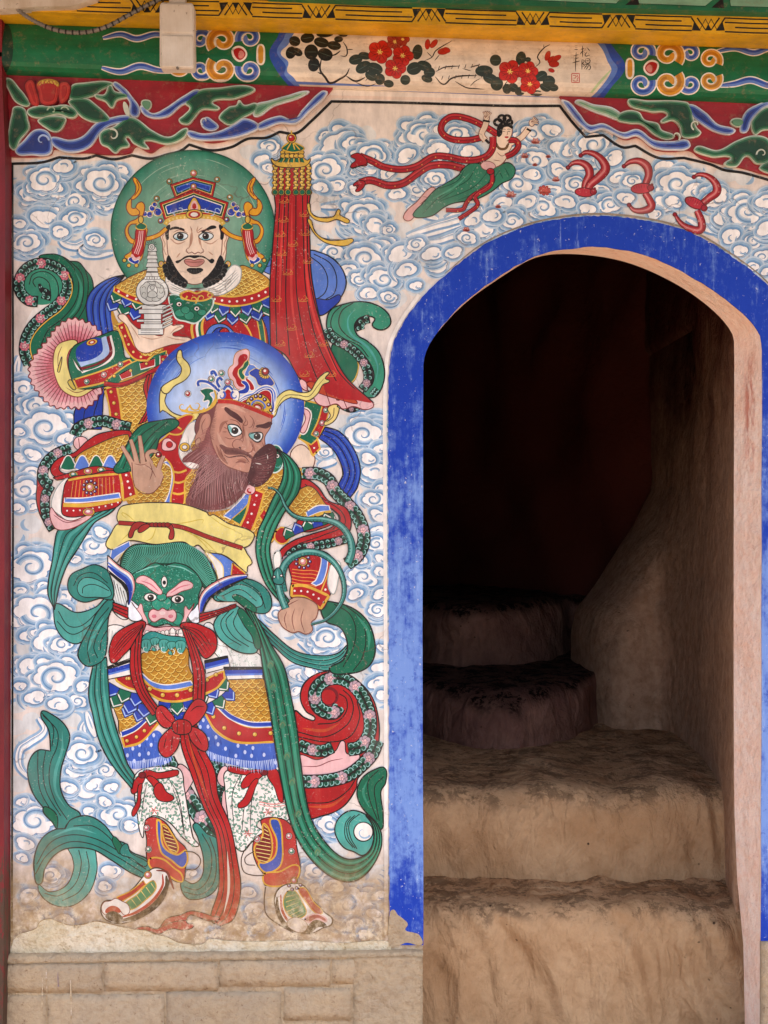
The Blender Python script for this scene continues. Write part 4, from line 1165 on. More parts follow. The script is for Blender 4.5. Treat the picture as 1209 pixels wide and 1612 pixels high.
S('N', 8, '164 604 190 606 226 592 256 576'); S('R', 6, '164 604 190 606 226 592 256 576'); S('D', 1.2, '168 606 192 607 226 594 254 579')
RIB('R', '232 590 226 610 232 640 218 668', '240 588 238 612 240 640 230 664', (.5,), w=1.4)
hd1 = P('hand', G1, label='open palm carrying the pagoda')
F('K', '186 498 196 495 207 508 220 519 238 525 256 528 258 512 262 500 270 499 271 512 281 511 290 513 283 520 272 527 284 530 302 535 290 540 270 543 250 549 230 556 216 550 208 531 199 512', 'f', 1.4)
for s in ('258 528 260 515 264 504', '268 526 276 518 286 514', '262 530 276 534 292 536', '206 512 214 524 220 534', '222 530 240 534 258 530'): S('k', 1.6, s, 't')
# sleeve on the far side, below the banner
P('far_sleeve', G1)
F('K', '458 712 474 700 490 712 496 724 486 744 470 742 460 730', 'f'); 
RIB('R', '472 690 484 700 492 718', '486 676 498 688 504 706', o='y', w=3); DOTS('478 690 490 698 498 712', 5, 1.5)
RIB('G', '470 690 480 668 478 640 480 630', '490 700 500 690 512 664 520 640', o='y', w=2.5)
RIB('R', '502 690 512 668 520 640', '490 684 500 664 508 636', o='y', w=2)
NEST('470 680 478 660 476 642 490 648 488 668 480 684', [('W', 0), ('D', 2), ('P', 3.5)], None)
for x, y, cc in ((513, 646, 'g'), (507, 666, 'p'), (498, 683, 'g')): JEWEL(x, y, 4.5, 'W', cc)
F('L', '516 642 532 638 531 655 522 666 510 668 520 655', 'n'); S('n', 1.2, '526 642 524 656 514 664')
RIB('B', '512 672 535 680 556 705 567 736 563 766 551 784', '502 690 516 700 530 716 540 745 534 760 528 774', (.3, .62), hl='I', w=2)
P('scarf_right', G1)
F('G', '522 545 546 544 562 566 562 590 550 604 536 590', 'N'); S('y', 1.8, '528 536 552 550 564 572 560 594 550 606')
F('g', '520 489 538 480 568 475 594 481 611 494 615 509 607 518 595 519 586 512 590 502 580 498 566 501 558 513 563 528 578 537 596 554 605 580 603 605 590 625 572 620 586 604 588 586 578 566 559 546 538 537 520 527 514 512', 'N', 2.2)
S('N', 1.6, '538 481 524 496 522 516 540 532 566 545 580 562'); S('N', 1.6, '556 477 538 490 534 512 548 530 570 542'); S('t', 4, '560 486 548 502 552 525 580 548 594 575 592 600', 'm')
FLORAL('515 517 524 533 545 544 564 559 577 580 579 600 570 614', 13, None, 40, 34)
FLORAL('568 520 566 512 574 504 582 502', 12, None, 60, 60); FLORAL('586 622 594 612', 9, None, 90, 90); FLORAL('532 636 552 645 566 640', 8, None, 30, 20)

# ------------------------------------------------------------------ white pagoda on the palm
PG = thing('painted_pagoda', 'small white tiered pagoda standing on the pale guardian\'s open palm', 'painted pagoda', WP(240, 528))
P('base', PG)
for x0, x1, y0, y1 in ((218, 257, 518, 527), (222, 256, 510, 518), (227, 254, 494, 510), (219, 258, 487, 494), (224, 262, 480, 487), (216, 254, 503, 507)):
    F('#dfe0da', [(x0, y0), (x1, y0), (x1, y1), (x0, y1)], 'U', 1.1, sm=False)
for k in range(6): F('#c6c9c2', [(256, 484+k*6), (272, 477+k*6), (272, 480+k*6), (256, 488+k*6)], 'U', .9, sm=False)
S('U', .9, '222 520 252 520'); S('U', .9, '222 524 252 524')
P('drum', PG)
E('#dfe0da', 240, 459, 25.5, 23, o='U', w=1.5); 
Q = scallop(240, 459, 19, 17, 8, .3, .1); FP('#c6c9c2', Q); OUT(Q, 'U', 1.0); E('#dfe0da', 240, 458, 8, 10, o='U', w=1); E('#c6c9c2', 240, 453, 3.5, o='U', w=.9); F('#c6c9c2', '233 467 236 459 244 459 247 467', 'U', .9)
for k in range(9):
    a = k*.7; CURL(240+13*math.cos(a), 459+12*math.sin(a), 4, a, 'U', .9)
P('spire', PG)
for k, (hw, y) in enumerate(((11, 436), (9, 428), (10, 421), (8, 414), (8.5, 408), (7, 402), (7.5, 396))):
    F('#dfe0da', [(240-hw, y), (240+hw, y), (240+hw*.8, y-7), (240-hw*.8, y-7)], 'U', 1.1, sm=False)
for k in range(6): E('#dfe0da', 230+k*4, 438, 2.6, o='U', w=.8)
E('#dfe0da', 239, 389, 5, o='U', w=1.1); E('#c6c9c2', 239, 389, 2.4, o='U', w=.8)
for k in range(7): S('U', .9, [(239+5*math.cos(-.3-k*.43), 387+5*math.sin(-.3-k*.43)), (239+9*math.cos(-.3-k*.43), 387+9*math.sin(-.3-k*.43))])

# ------------------------------------------------------------------ red canopy banner
BN = thing('painted_banner', 'tall red canopy banner with gilt bead fringe, painted beside the pale guardian', 'painted banner', WP(500, 640))
P('drape', BN)
F('R', '437 296 484 296 486 330 488 380 490 430 497 472 508 518 524 557 547 596 588 634 588 634 545 630 505 626 480 600 470 594 450 560 426 545 426 545 425 450 430 380 434 330', 'N', 2.0)
for s in ('442 298 437 380 434 460 436 545', '455 300 452 390 450 470 456 560', '466 300 466 400 468 470 486 560 510 622', '476 300 478 380 482 460 500 540 540 620', '449 300 445 400 441 480', '484 300 484 380 488 440 502 500 530 580 570 624'): S('N', 1.7, s)
for s in ('460 310 459 400 460 480 474 560', '446 320 442 420 440 500', '480 330 484 440 498 510 536 598'): S('#d13a34', 4, s, 'm')
for x, y in ((446, 315), (478, 336), (445, 345), (480, 366), (440, 368), (460, 383), (442, 398), (484, 410), (452, 428), (476, 470), (458, 515), (440, 540), (508, 540), (486, 558), (478, 588), (520, 588), (545, 612), (434, 470)):
    for q in ((-4, 0, 4, 0, 1), (3, -2, 5, 2, -1), (7, 2, 3, 4, 1)): CURL(x+q[0], y+q[1], q[2], q[3], '#c98a3a', .9, 1.6, q[4])
    S('#c98a3a', .8, [(x-8, y+4), (x, y+5), (x+10, y+4)], 't')
P('hem', BN)
F('P', '472 598 482 602 486 616 500 612 530 618 530 630 546 626 584 632 588 640 574 645 556 640 540 644 530 636 512 640 498 634 490 618 476 612', 'D', 1.5)
F('O', '484 602 506 606 530 612 526 622 540 628 560 630 562 636 530 628 510 622 492 614', 'D', 1.2); S('D', 1.3, '512 614 520 638'); S('D', 1.3, '540 628 546 642'); 
F('R', '510 610 530 600 584 632 560 630 530 626', None)
cp = P('canopy', BN, label='gilt and green canopy top with hanging beads')
F('R', '432 258 486 258 486 300 432 300', None, sm=False)
for x in (433, 443, 453.5, 466, 476, 486):
    b_ = P('bead_string', cp)
    S('n', 7, [(x, 258), (x, 300)])
    for k in range(9): E('y', x+(1.2 if k % 2 else -1.2), 261+k*4.4, 3.7, 2.6, -25, o='n', w=.9); E('L', x-1, 260+k*4.4, 1.3, .9, o=None)
    E('y', x, 303, 5, o='n'); E('G', x, 303, 3.4, o='V')
to(cp)
F('y', '427 250 434 254 446 247 474 247 484 253 489 250 484 260 470 264 446 264 432 260', 'n')
for k in range(5): F('G', [(437+k*9, 256), (444+k*7, 248), (449+k*7, 248), (444+k*9, 257)], 'y', 1.4, sm=False)
for k in range(2):
    for j in range(5): E('y', 446+j*7, 240+k*6, 5, 3.4, o='n')
F('G', '445 236 456 224 462 224 478 236', 'y', 2.0); S('y', 1.8, '459 224 452 236'); S('y', 1.8, '461 224 464 236'); S('y', 1.8, '462 225 472 236')
P('finial', BN); E('y', 459, 218, 7.5, o='n'); E('R', 459, 218, 5, o='D'); E('P', 457.5, 216, 1.6, o=None); S('y', 2.2, '459 211 459 206')
for s in ('486 320 490 335 505 343 525 341 532 330 536 332 535 338 550 350 530 346 515 350 496 346 486 335', '487 345 496 365 515 378 540 378 556 377 548 386 530 387 508 380 492 364'):
    P('streamer', BN); F('y', s, 'n', 1.4); C = pts(s); S('n', 1.0, [C[0], ((C[1][0]+C[-2][0])/2+2, (C[1][1]+C[-2][1])/2), C[3]], 't')

# ------------------------------------------------------------------ the red-faced guardian (front figure)
G2 = thing('painted_guardian', 'red-faced bearded guardian painted with blue halo, striding and gripping a snake', 'painted figure', WP(330, 1470))
# things that hang behind the body first
P('ribbon_tail', G2)
RIB('t', '82 1008 60 1300', '82 1008 60 1300') if False else None
F('T', '65 1121 86 1127 103 1142 110 1160 103 1188 96 1213 96 1243 108 1267 127 1284 106 1297 100 1306 90 1304 72 1276 53 1250 44 1220 47 1196 60 1181 80 1182 80 1182 77 1150', 'N', 2.0)
S('N', 1.5, '68 1126 90 1150 90 1175 80 1200 78 1230 88 1262 106 1290'); S('N', 1.5, '66 1122 84 1145 82 1175'); S('N', 1.5, '60 1182 60 1215 64 1245 80 1275'); S('N', 1.5, '72 1182 68 1215 74 1248 96 1284'); S('t', 5, '98 1150 98 1180 88 1215 88 1245 104 1272', 'm')
F('G', '68 1272 88 1280 90 1304 84 1296', 'N')
F('t', '108 1330 146 1334 152 1352 152 1374 139 1407 109 1427 76 1420 60 1394 78 1404 104 1394 116 1368 114 1350', 'N', 1.6); S('N', 1.4, '124 1338 128 1360 118 1392 92 1410 70 1406'); S('N', 1.4, '136 1340 140 1368 126 1402 98 1418')
F('T', '54 1370 56 1342 67 1319 86 1306 103 1304 103 1304 112 1290 138 1284 163 1297 183 1321 198 1328 206 1340 236 1356 234 1380 211 1376 176 1354 146 1337 108 1335 86 1346 71 1367 62 1392', 'N', 2.0)
S('N', 1.5, '58 1360 80 1326 112 1314 150 1320 184 1338 230 1368'); S('N', 1.5, '56 1376 74 1346 106 1326 142 1328 180 1346 226 1374'); S('N', 1.5, '116 1300 146 1300 172 1318 186 1338'); S('t', 4, '80 1318 118 1304 152 1312', 'm'); S('t', 4, '196 1342 224 1362', 'm')
F('G', '178 1318 186 1342 190 1344 192 1330', 'N', 1.4); F('T', '190 1344 192 1332 200 1328 206 1342 232 1357 228 1364 206 1350', 'N', 1.4)
P('rear_robe', G2, label='red robe tail lined with a floral border, swirling behind the legs')
F('R', '464 1120 480 1130 496 1132 482 1120 473 1100 477 1079 492 1064 512 1057 538 1059 563 1072 585 1096 595 1126 597 1160 591 1190 576 1212 563 1226 561 1240 546 1264 529 1277 508 1284 486 1286 470 1200', 'N', 2.2)
F('P', '470 1190 500 1196 528 1182 540 1166 546 1186 566 1188 556 1205 520 1220 470 1222', 'N', 1.6); S('D', 1.4, '474 1206 500 1206 520 1198 540 1194', 't')
E('D', 518, 1096, 15, o=None); E('R', 517, 1097, 12, o='D')
S('N', 1.8, '500 1140 530 1136 545 1120 545 1100 534 1092'); S('N', 1.8, '468 1152 510 1160 545 1142 556 1118 552 1098 540 1086'); S('N', 1.8, '470 1160 515 1168 550 1160 566 1130 562 1104'); S('N', 1.8, '482 1264 520 1262 548 1244 560 1226'); S('O', 5, '482 1270 520 1268 545 1252', 'm'); S('O', 5, '475 1146 510 1150 536 1138', 'm')
FLORAL('534 1112 526 1122 510 1120 498 1108 497 1086 512 1071 536 1068 559 1081 575 1105 583 1134 580 1158 566 1176 548 1180', 20, None, 44, 10)
FLORAL('594 1166 586 1186 570 1204 548 1220 520 1228 494 1230 472 1230', 20, None, 46, 30); FLORAL('470 1172 490 1180 508 1182 524 1176', 18, None, 60, 16)
# skirts and legs
P('under_robe', G2)
FLORAL('262 1196 278 1226 300 1262 324 1296 344 1318', 26, None, 40, 24); FLORAL('330 1190 346 1206 350 1232 344 1262', 18, None, 50, 40)
F('P', '280 1205 304 1222 298 1240 286 1252', 'N'); F('P', '342 1222 356 1206 362 1230 350 1238', 'N'); F('P', '350 1250 358 1240 362 1300 352 1290', 'N')
P('low_scarf', G2)
F('T', '306 1296 326 1312 342 1322 346 1384 332 1408 300 1416 287 1404 287 1386 304 1391 318 1379 320 1350 312 1320', 'N', 1.8); S('N', 1.4, '318 1312 332 1340 330 1378 312 1400 290 1396'); S('N', 1.4, '330 1318 340 1350 336 1390 316 1408 290 1404')
def trouser(name, s, sprigs, folds, lab):
    P(name, G2, label=lab)
    Q = F('W', s, 'N', 1.8)
    xs = [p[0] for p in Q]; ys = [p[1] for p in Q]; pos = []; batch(True)
    for _ in range(900):
        x, y = random.uniform(min(xs)+3, max(xs)-3), random.uniform(min(ys)+3, max(ys)-3)
        if inside(Q, x-4, y) and inside(Q, x+4, y) and all((x-a)**2+(y-b)**2 > 52 for a, b in pos):
            pos.append((x, y)); a_ = random.uniform(0, 6.28)
            CURL(x, y, 4.0, a_, '#3b7a5e', 1.2, 1.6, random.choice((1, -1)))
            for k in (0, 1): E('#86b09a', x+3.4*math.cos(a_+1.6+k*2.2), y+3.4*math.sin(a_+1.6+k*2.2), 2.7, 1.3, math.degrees(a_)+60*k, o='#2f6a50', w=.6)
    batch(False)
    for f in folds: S('N', 1.4, f, 't')
trouser('trouser_leg', '216 1216 260 1206 284 1212 290 1240 297 1280 304 1318 312 1332 292 1322 266 1294 240 1284 228 1300 224 1318 216 1280 212 1250',
        [(238, 1252, 9, 0), (262, 1258, 9, 1), (276, 1232, 8, 2), (282, 1272, 8, 0), (258, 1276, 8, 3), (290, 1302, 7, 1), (232, 1268, 7, 2), (240, 1230, 7, 1)], ['262 1222 280 1250 292 1320', '232 1230 226 1260 222 1290', '252 1300 240 1286', '246 1226 240 1256', '272 1240 284 1276 290 1318'], 'white sprigged trouser leg, left')
for q in range(6): S('#c8433c', 1.6, [(243, 1276), (243+8*math.cos(q), 1276+7*math.sin(q))], 't')
trouser('trouser_leg', '356 1214 400 1206 442 1206 452 1250 456 1288 430 1292 412 1290 404 1300 414 1310 396 1326 380 1340 364 1320 358 1280 354 1240',
        [(372, 1232, 8, 0), (368, 1262, 8, 1), (384, 1280, 8, 2), (420, 1236, 9, 0), (432, 1256, 9, 1), (408, 1266, 8, 3), (438, 1278, 8, 2), (374, 1300, 7, 0), (412, 1280, 7, 1)], ['404 1222 396 1262 394 1310', '400 1222 386 1262 380 1320', '380 1216 366 1250 368 1300', '384 1212 374 1240'], 'white sprigged trouser leg, right')
S('#d98c86', 2, '408 1262 430 1266 452 1262'); S('#d98c86', 1.4, '408 1266 430 1270 452 1267')
for cx, cy in ((422, 1278), (390, 1312)):
    for q in range(6): S('#c8433c', 1.6, [(cx, cy), (cx+8*math.cos(q), cy+7*math.sin(q))], 't')
for lab, kn, ls in (('red garter bow, left knee', (224, 1220), ('228 1212 250 1216 280 1212 280 1220 250 1226 228 1224', '226 1218 212 1228 206 1242 210 1250 220 1240 228 1226', '218 1236 216 1260 208 1284 220 1270 222 1250 224 1234', '232 1222 250 1230 258 1248 272 1256 266 1262 250 1252 240 1236', '242 1242 248 1258 264 1262 274 1256 262 1246 252 1232')),
                    ('red garter bow, right knee', (416, 1216), ('360 1206 390 1212 414 1212 412 1222 386 1220 360 1214', '414 1218 396 1216 384 1226 380 1240 392 1238 408 1226', '396 1232 384 1256 374 1270 386 1270 394 1262 402 1240 406 1226', '420 1216 434 1210 442 1230 446 1262 440 1262 432 1240'))):
    P('garter', G2, label=lab)
    for s in ls: F('R', s, 'N', 1.5)
    E('D', kn[0], kn[1], 6, 5, o='N')
def boot(lab, shin, inner, blue, hem, jew):
    b = P('boot', G2, label=lab)
    F('#b4332e', shin, 'N', 1.6)
    NEST(blue, [('y', 0), ('#3553a8', 2.6)], None); NEST(inner, [('y', 0), ('#b07a3a', 2), ('D', 3)], None)
    Q = smooth(inner, True); ys = [p[1] for p in Q]; y = min(ys)+6
    while y < max(ys)-3:
        xs = [p[0] for p in Q if abs(p[1]-y) < 4]
        if len(xs) > 1: S('L', 1.2, [(min(xs)+4, y-2), (max(xs)-4, y+2)])
        y += 6
    F('#b9372f', hem, 'y', 2.6)
    for x, y in jew: JEWEL(x, y, 5, 'W', 'p' if y < 1330 else 'g')
    return b
boot('gilt and red boot on the left foot', '229 1292 243 1286 262 1296 278 1320 294 1338 292 1366 286 1388 259 1376 234 1360 231 1322', '256 1296 272 1312 282 1334 276 1344 262 1332 255 1312', '246 1290 254 1292 258 1330 278 1344 294 1338 290 1366 268 1354 252 1340', '236 1352 256 1352 274 1366 286 1376 286 1388 262 1376 238 1366', [(231, 1303), (234, 1337)])
P('shoe', G2, label='pointed shoe with cloud toe, left foot')
F('W', '229 1376 244 1366 262 1372 266 1388 254 1420 226 1442 192 1453 168 1448 159 1434 164 1419 184 1416 210 1398', 'N', 2)
S('N', 9, '262 1378 262 1396 244 1424 216 1442 188 1450', 't'); S('R', 5, '256 1376 256 1394 240 1418 214 1436 190 1444', 't'); S('W', 4, '250 1378 250 1392 234 1414 210 1430', 't')
F('#3d8a5a', '240 1386 246 1398 230 1416 206 1432 196 1424 216 1408', 'y', 1.6); HAIR('L', 1.4, '238 1390 218 1406 200 1422', '246 1402 230 1418 208 1432', 6)
RIB('R', '226 1386 206 1402 184 1412', '230 1392 210 1408 190 1420', o='y', w=1.8)
F('W', '160 1432 164 1420 174 1418 182 1414 192 1418 202 1424 204 1436 196 1440 188 1432 176 1430 168 1440', 'D', 1.2); F('R', '166 1436 174 1426 186 1428 190 1436 178 1434', None); F('N', '166 1442 176 1434 188 1438 194 1450 176 1450', None); JEWEL(233, 1377, 6, 'y', 'p')
S('D', 4, '246 1370 262 1372 268 1384 274 1400', 't')
boot('gilt and red boot on the right foot', '412 1290 444 1289 460 1302 467 1330 468 1384 418 1394 416 1378 405 1362 398 1340 401 1320 414 1309', '414 1296 424 1304 430 1330 426 1352 414 1360 402 1350 400 1332 412 1316', '424 1291 440 1291 446 1330 444 1360 432 1372 416 1374 406 1358 420 1356 432 1346 434 1322', '416 1376 440 1372 468 1362 468 1382 444 1394 418 1392', [(455, 1316), (459, 1340), (405, 1321)])
P('shoe', G2, label='pointed shoe with cloud toe, right foot')
F('W', '438 1400 456 1391 478 1394 492 1416 511 1436 523 1446 521 1456 510 1460 490 1469 468 1467 448 1458 437 1438 432 1418', 'N', 2)
F('R', '470 1400 480 1398 494 1420 508 1436 498 1438 482 1420', 'y', 1.8); F('#3d8a5a', '452 1404 464 1402 478 1424 482 1438 468 1446 454 1440 446 1422', 'y', 1.6); HAIR('L', 1.4, '450 1412 452 1438 462 1446', '466 1408 478 1428 482 1436', 6)
S('N', 7, '436 1412 438 1436 450 1456 470 1466', 't'); S('R', 4, '442 1408 444 1432 454 1450 468 1460', 't')
F('#a84a44', '480 1448 490 1440 504 1440 514 1450 500 1446 488 1452', 'P', 2.5); F('N', '484 1458 496 1448 510 1452 514 1458 500 1460 490 1468 476 1466', None); F('C', '452 1452 464 1444 480 1450 484 1460 474 1468 458 1462', '#8a6a50', 1.0); JEWEL(463, 1386, 5.5, 'y', 'p')
for x, y in ((455, 1394), (460, 1400), (467, 1398), (473, 1393)): JEWEL(x, y, 2.8, 'W', 'I')
P('heel_scarf', G2)
S('n', 1.8, '418 1396 416 1420 420 1440 440 1456 462 1468'); P('sash_line', G2); S('n', 1.6, '404 1318 388 1334 380 1352 384 1372 400 1378 416 1378'); S('n', 1.4, '400 1340 386 1350 388 1360 402 1362'); P('sash_line', G2); S('n', 1.4, '290 1340 306 1342 316 1354 308 1368 292 1368')
# fringe, armour skirts
for s in ('190 1174 225 1166 248 1150 262 1176 270 1196 242 1206 206 1210 182 1200', '318 1124 336 1150 360 1166 392 1170 432 1166 438 1206 400 1210 350 1200 318 1188'):
    P('fringe', G2, label='blue spotted fringe of the skirt'); Q = F('I', s, None); xs = [p[0] for p in Q]; ys = [p[1] for p in Q]
    batch(True)
    for _ in range(60):
        x, y = random.uniform(min(xs), max(xs)), random.uniform(min(ys), max(ys)-6)
        if inside(Q, x, y): S('#223f98' if _ % 2 else '#5577cc', 1.1, [(x, y), (x+1, y+9)], 't')
    batch(False); gpos = []
    for _ in range(300):
        x, y = random.uniform(min(xs), max(xs)), random.uniform(min(ys)+6, max(ys)-10)
        if inside(Q, x, y) and all((x-a)**2+(y-b)**2 > 130 for a, b in gpos): gpos.append((x, y)); E('#c3cdee', x, y, 2.3, 3.4, o=None)
P('fringe_tips', G2); HAIR('#b9c8ea', 1.6, '184 1190 206 1198 240 1194 266 1186', '181 1206 206 1216 242 1212 270 1202', 34, 0, 1, 'e', 1.5); P('fringe_tips', G2); HAIR('#b9c8ea', 1.6, '318 1178 350 1190 400 1198 436 1194', '318 1194 350 1206 400 1216 438 1210', 44, 0, 1, 'e', 1.5)
sk = P('skirt_armour', G2, label='gilt scale skirt panels with red studded bands')
SCALES('182 1108 216 1116 232 1128 214 1146 192 1158 186 1134', 10, o='n')
P('skirt_armour', G2)
SCALES('356 1072 412 1066 428 1142 390 1142 360 1130 344 1108 362 1092', 12, o='n')
P('belly_armour', G2)
SCALES('222 1030 256 1022 292 1018 298 1050 304 1076 264 1082 236 1072 222 1052', 13, o='n', rot=-8)
P('skirt_band', G2)
RIB('R', '192 1160 216 1148 236 1128', '196 1176 222 1168 250 1138', o='y', w=3.4); STUDS('200 1166 220 1157 238 1138', 4, 3.2)
RIB('B', '190 1152 210 1144 228 1130', '192 1160 214 1150 234 1132', o='W', w=1.4)
P('skirt_band', G2)
RIB('R', '338 1110 364 1132 394 1144 430 1144', '322 1122 340 1150 372 1168 432 1168', o='y', w=3.6); STUDS('336 1128 350 1144 374 1154 402 1156 426 1154', 5, 3.6)
RIB('b', '346 1110 366 1126 394 1136 428 1136', '342 1114 362 1132 394 1144 428 1144', o='W', w=1.4); RIB('B', '350 1114 366 1126 394 1137 428 1138', '350 1120 364 1131 394 1142 428 1142', o=None)
P('skirt_plates', G2)
PLATES(['172 1074 194 1086 226 1094', '178 1090 206 1104 240 1110', '196 1106 226 1118 250 1124'], 18, 'BGB'); PLATES(['352 1066 330 1082 300 1098', '358 1082 336 1098 312 1112', '340 1090 330 1110'], 18, 'GBG') if False else None
PLATES(['250 1104 280 1106 306 1100', '256 1118 282 1122 310 1116'], 18, 'BG')
PLATES(['306 1096 330 1084 354 1066', '318 1112 344 1098 362 1082'], 17, 'GB')
P('apron_band', G2)
RIB('b', '222 1058 238 1072 262 1078 300 1072', '220 1066 236 1080 262 1086 306 1080', o='W', w=1.6)
RIB('R', '180 1064 206 1060 214 1080', '184 1072 200 1082 214 1086', o='y', w=3.2); STUDS('200 1068 203 1068', 2, 3)
RIB('R', '222 1066 240 1082 266 1088 306 1080 330 1066 352 1056', '232 1090 254 1102 280 1104 306 1098 340 1084 354 1068', o='y', w=3.6); STUDS('236 1084 256 1094 280 1094 300 1086', 4, 3.8); STUDS('326 1070 340 1062', 2, 3.4)
P('white_hem', G2)
F('W', '172 985 206 996 206 1042 168 1052 170 1010', 'N', 1.6); HAIR('#9aa79c', 1.0, '172 990 190 1000 206 1010', '168 1040 186 1044 204 1040', 8)
P('white_hem', G2)
F('#e9e8e0', '326 980 352 1008 408 1030 414 1056 362 1054 340 1030 326 1014', 'N', 1.6)
for _ in range(60):
    x, y = random.uniform(340, 408), random.uniform(1014, 1050)
    if y > 1000+(x-326)*.4+4: CURL(x, y, 2.6, random.uniform(0, 6), '#9db3a2', .8)
for a, b in (('168 1050 206 1036', '168 1070 208 1062'), ('322 1040 358 1032', '324 1060 362 1050'), ('352 1050 412 1050', '358 1070 414 1068')):
    P('hem_band', G2); RIB('W', a, b, o='N', w=1.5); A_1, B_1 = smooth(a), smooth(b)
    mm_ = lambda f: [(p[0]*(1-f)+q[0]*f, p[1]*(1-f)+q[1]*f) for p, q in zip(resample(A_1, 8), resample(B_1, 8))]
    SP('N', mm_(.14), 5); SP('B', mm_(.45), 8); SP('b', mm_(.62), 3)
P('white_flap', G2)
for s in ('170 902 196 926 204 952 200 975 178 962 172 935',): F('#e4e6de', s, 'N', 1.6); HAIR('N', 1.3, '174 908 194 930', '184 950 202 958', 5)
# right-hand long scarf with its loops
P('long_scarf', G2, label='long green scarf falling from the waist to a curl beside the doorway')
F('G', '606 1209 588 1212 570 1225 562 1246 567 1266 581 1284 598 1306 603 1282 600 1258 600 1244 607 1232', 'N', 2); S('N', 1.5, '596 1212 580 1230 582 1258 594 1290'); S('N', 1.5, '604 1222 590 1238 592 1264 597 1292'); S('g', 4, '578 1228 572 1248 582 1272', 'm')
F('t', '584 1290 570 1279 551 1276 534 1287 527 1304 532 1322 543 1335 556 1340 572 1346 586 1330 588 1308', 'N', 2); E('W', 572, 1309, 15, o='N', w=1.8); CURL(572, 1309, 12, .5, CB2, 3)
for f in (0, 1, 2): S('N', 1.5, [(566-f*7, 1281+f*2), (548-f*3+2, 1296), (549-f*4+3, 1318), (562-f*3, 1336-f*1)])
P('waist_swoosh', G2)
RIB('t', '384 955 408 976 432 999 464 1024 499 1032 530 1029 548 1014', '400 985 434 1020 460 1042 489 1051 520 1055 542 1040 550 1020', (.33, .66), w=2.0, hl='T')
F('G', '507 950 530 949 558 959 578 977 588 1001 590 1030 578 1051 551 1060 519 1055 540 1039 547 1020 543 999 534 987 512 977', 'N', 2.2); S('N', 1.6, '526 951 550 966 560 990 556 1020 540 1050'); S('N', 1.6, '545 954 568 974 576 1004 570 1036 556 1056'); S('g', 5, '560 966 580 996 580 1026', 'm')
P('long_scarf_fall', G2)
RIB('G', '386 958 400 985 409 1020 414 1054 424 1110 434 1178 449 1260 461 1304 480 1340 510 1372 537 1386 560 1386 582 1369 598 1340 601 1316 594 1297 579 1281', '396 956 428 1016 447 1049 457 1090 467 1143 473 1195 480 1246 489 1286 505 1316 528 1342 547 1352 566 1350 581 1341 588 1322 588 1306 584 1294 576 1284', (.3, .64), w=2.2, hl='g')
for x, y in ((430, 1080), (445, 1140), (452, 1190), (460, 1230), (470, 1280), (426, 1046), (500, 1340)): E('#3f7d5c', x, y, 5, 7, 20, o=None); S('#7a7c4a', 1.0, [(x-4, y+4), (x, y-3), (x+4, y+3)], 't')
P('left_fall', G2)
RIB('T', '147 1046 141 1075 140 1098 146 1124 155 1162 174 1200 208 1242', '168 1034 171 1078 174 1110 182 1142 192 1174 200 1200 212 1220', (.3, .6), w=2.0, hl='t')
P('bow', G2, label='teal bow loops at the left hip')
F('t', '176 938 150 956 120 964 88 950 85 967 89 989 103 1007 123 1013 140 996 160 970', 'N', 1.9); S('N', 1.4, '92 962 108 985 130 984 160 956'); S('N', 1.4, '90 978 112 998 134 990 164 962')
F('T', '178 944 156 960 140 990 127 1015 123 1032 131 1045 142 1049 160 1041 167 1028 171 972', 'N', 1.9); S('N', 1.4, '172 956 150 984 138 1018 142 1044'); S('N', 1.4, '174 966 158 990 148 1018 154 1036'); S('N', 1.4, '170 990 160 1008 158 1024'); S('t', 5, '164 972 148 1000 138 1026', 'm')
F('T', '172 902 160 892 147 889 131 895 113 904 107 918 109 932 119 943 135 948 158 942 178 942', 'N', 1.9); F('t', '172 926 152 912 132 910 122 924 128 938 150 940 174 938', 'N', 1.4); S('N', 1.3, '172 930 148 920 132 924 130 934'); S('N', 1.3, '170 918 148 902 126 906 116 922')
P('bow', G2, label='teal bow loops at the right hip')
F('t', '368 952 349 964 337 981 341 998 352 1011 373 1025 394 1029 405 1025 407 1000 392 972', 'N', 1.9)
for s in ('362 960 348 980 356 1000 380 1016', '368 962 356 978 366 1000 392 1018', '374 964 368 982 384 1004 402 1014'): S('N', 1.4, s)
F('G', '376 958 392 970 408 1000 407 1022 396 1000 382 980', 'N', 1.4)
F('T', '337 943 352 924 378 911 405 916 423 932 428 952 421 964 405 965 386 957 370 946', 'N', 1.9); F('t', '342 942 356 928 378 920 402 930 414 950 400 956 380 948', 'N', 1.3); S('N', 1.3, '350 938 378 928 404 946'); S('N', 1.3, '378 912 408 932 418 958'); F('G', '370 944 366 938 374 936 392 946 404 962 388 957', 'N', 1.3)
P('teal_streamer', G2)
RIB('T', '188 782 150 806 108 826 92 834 86 856 83 880 77 912 76 936 86 960', '192 786 176 806 150 822 136 842 124 862 106 890 94 922 88 950 86 960', (.35, .7), w=2, hl='t')
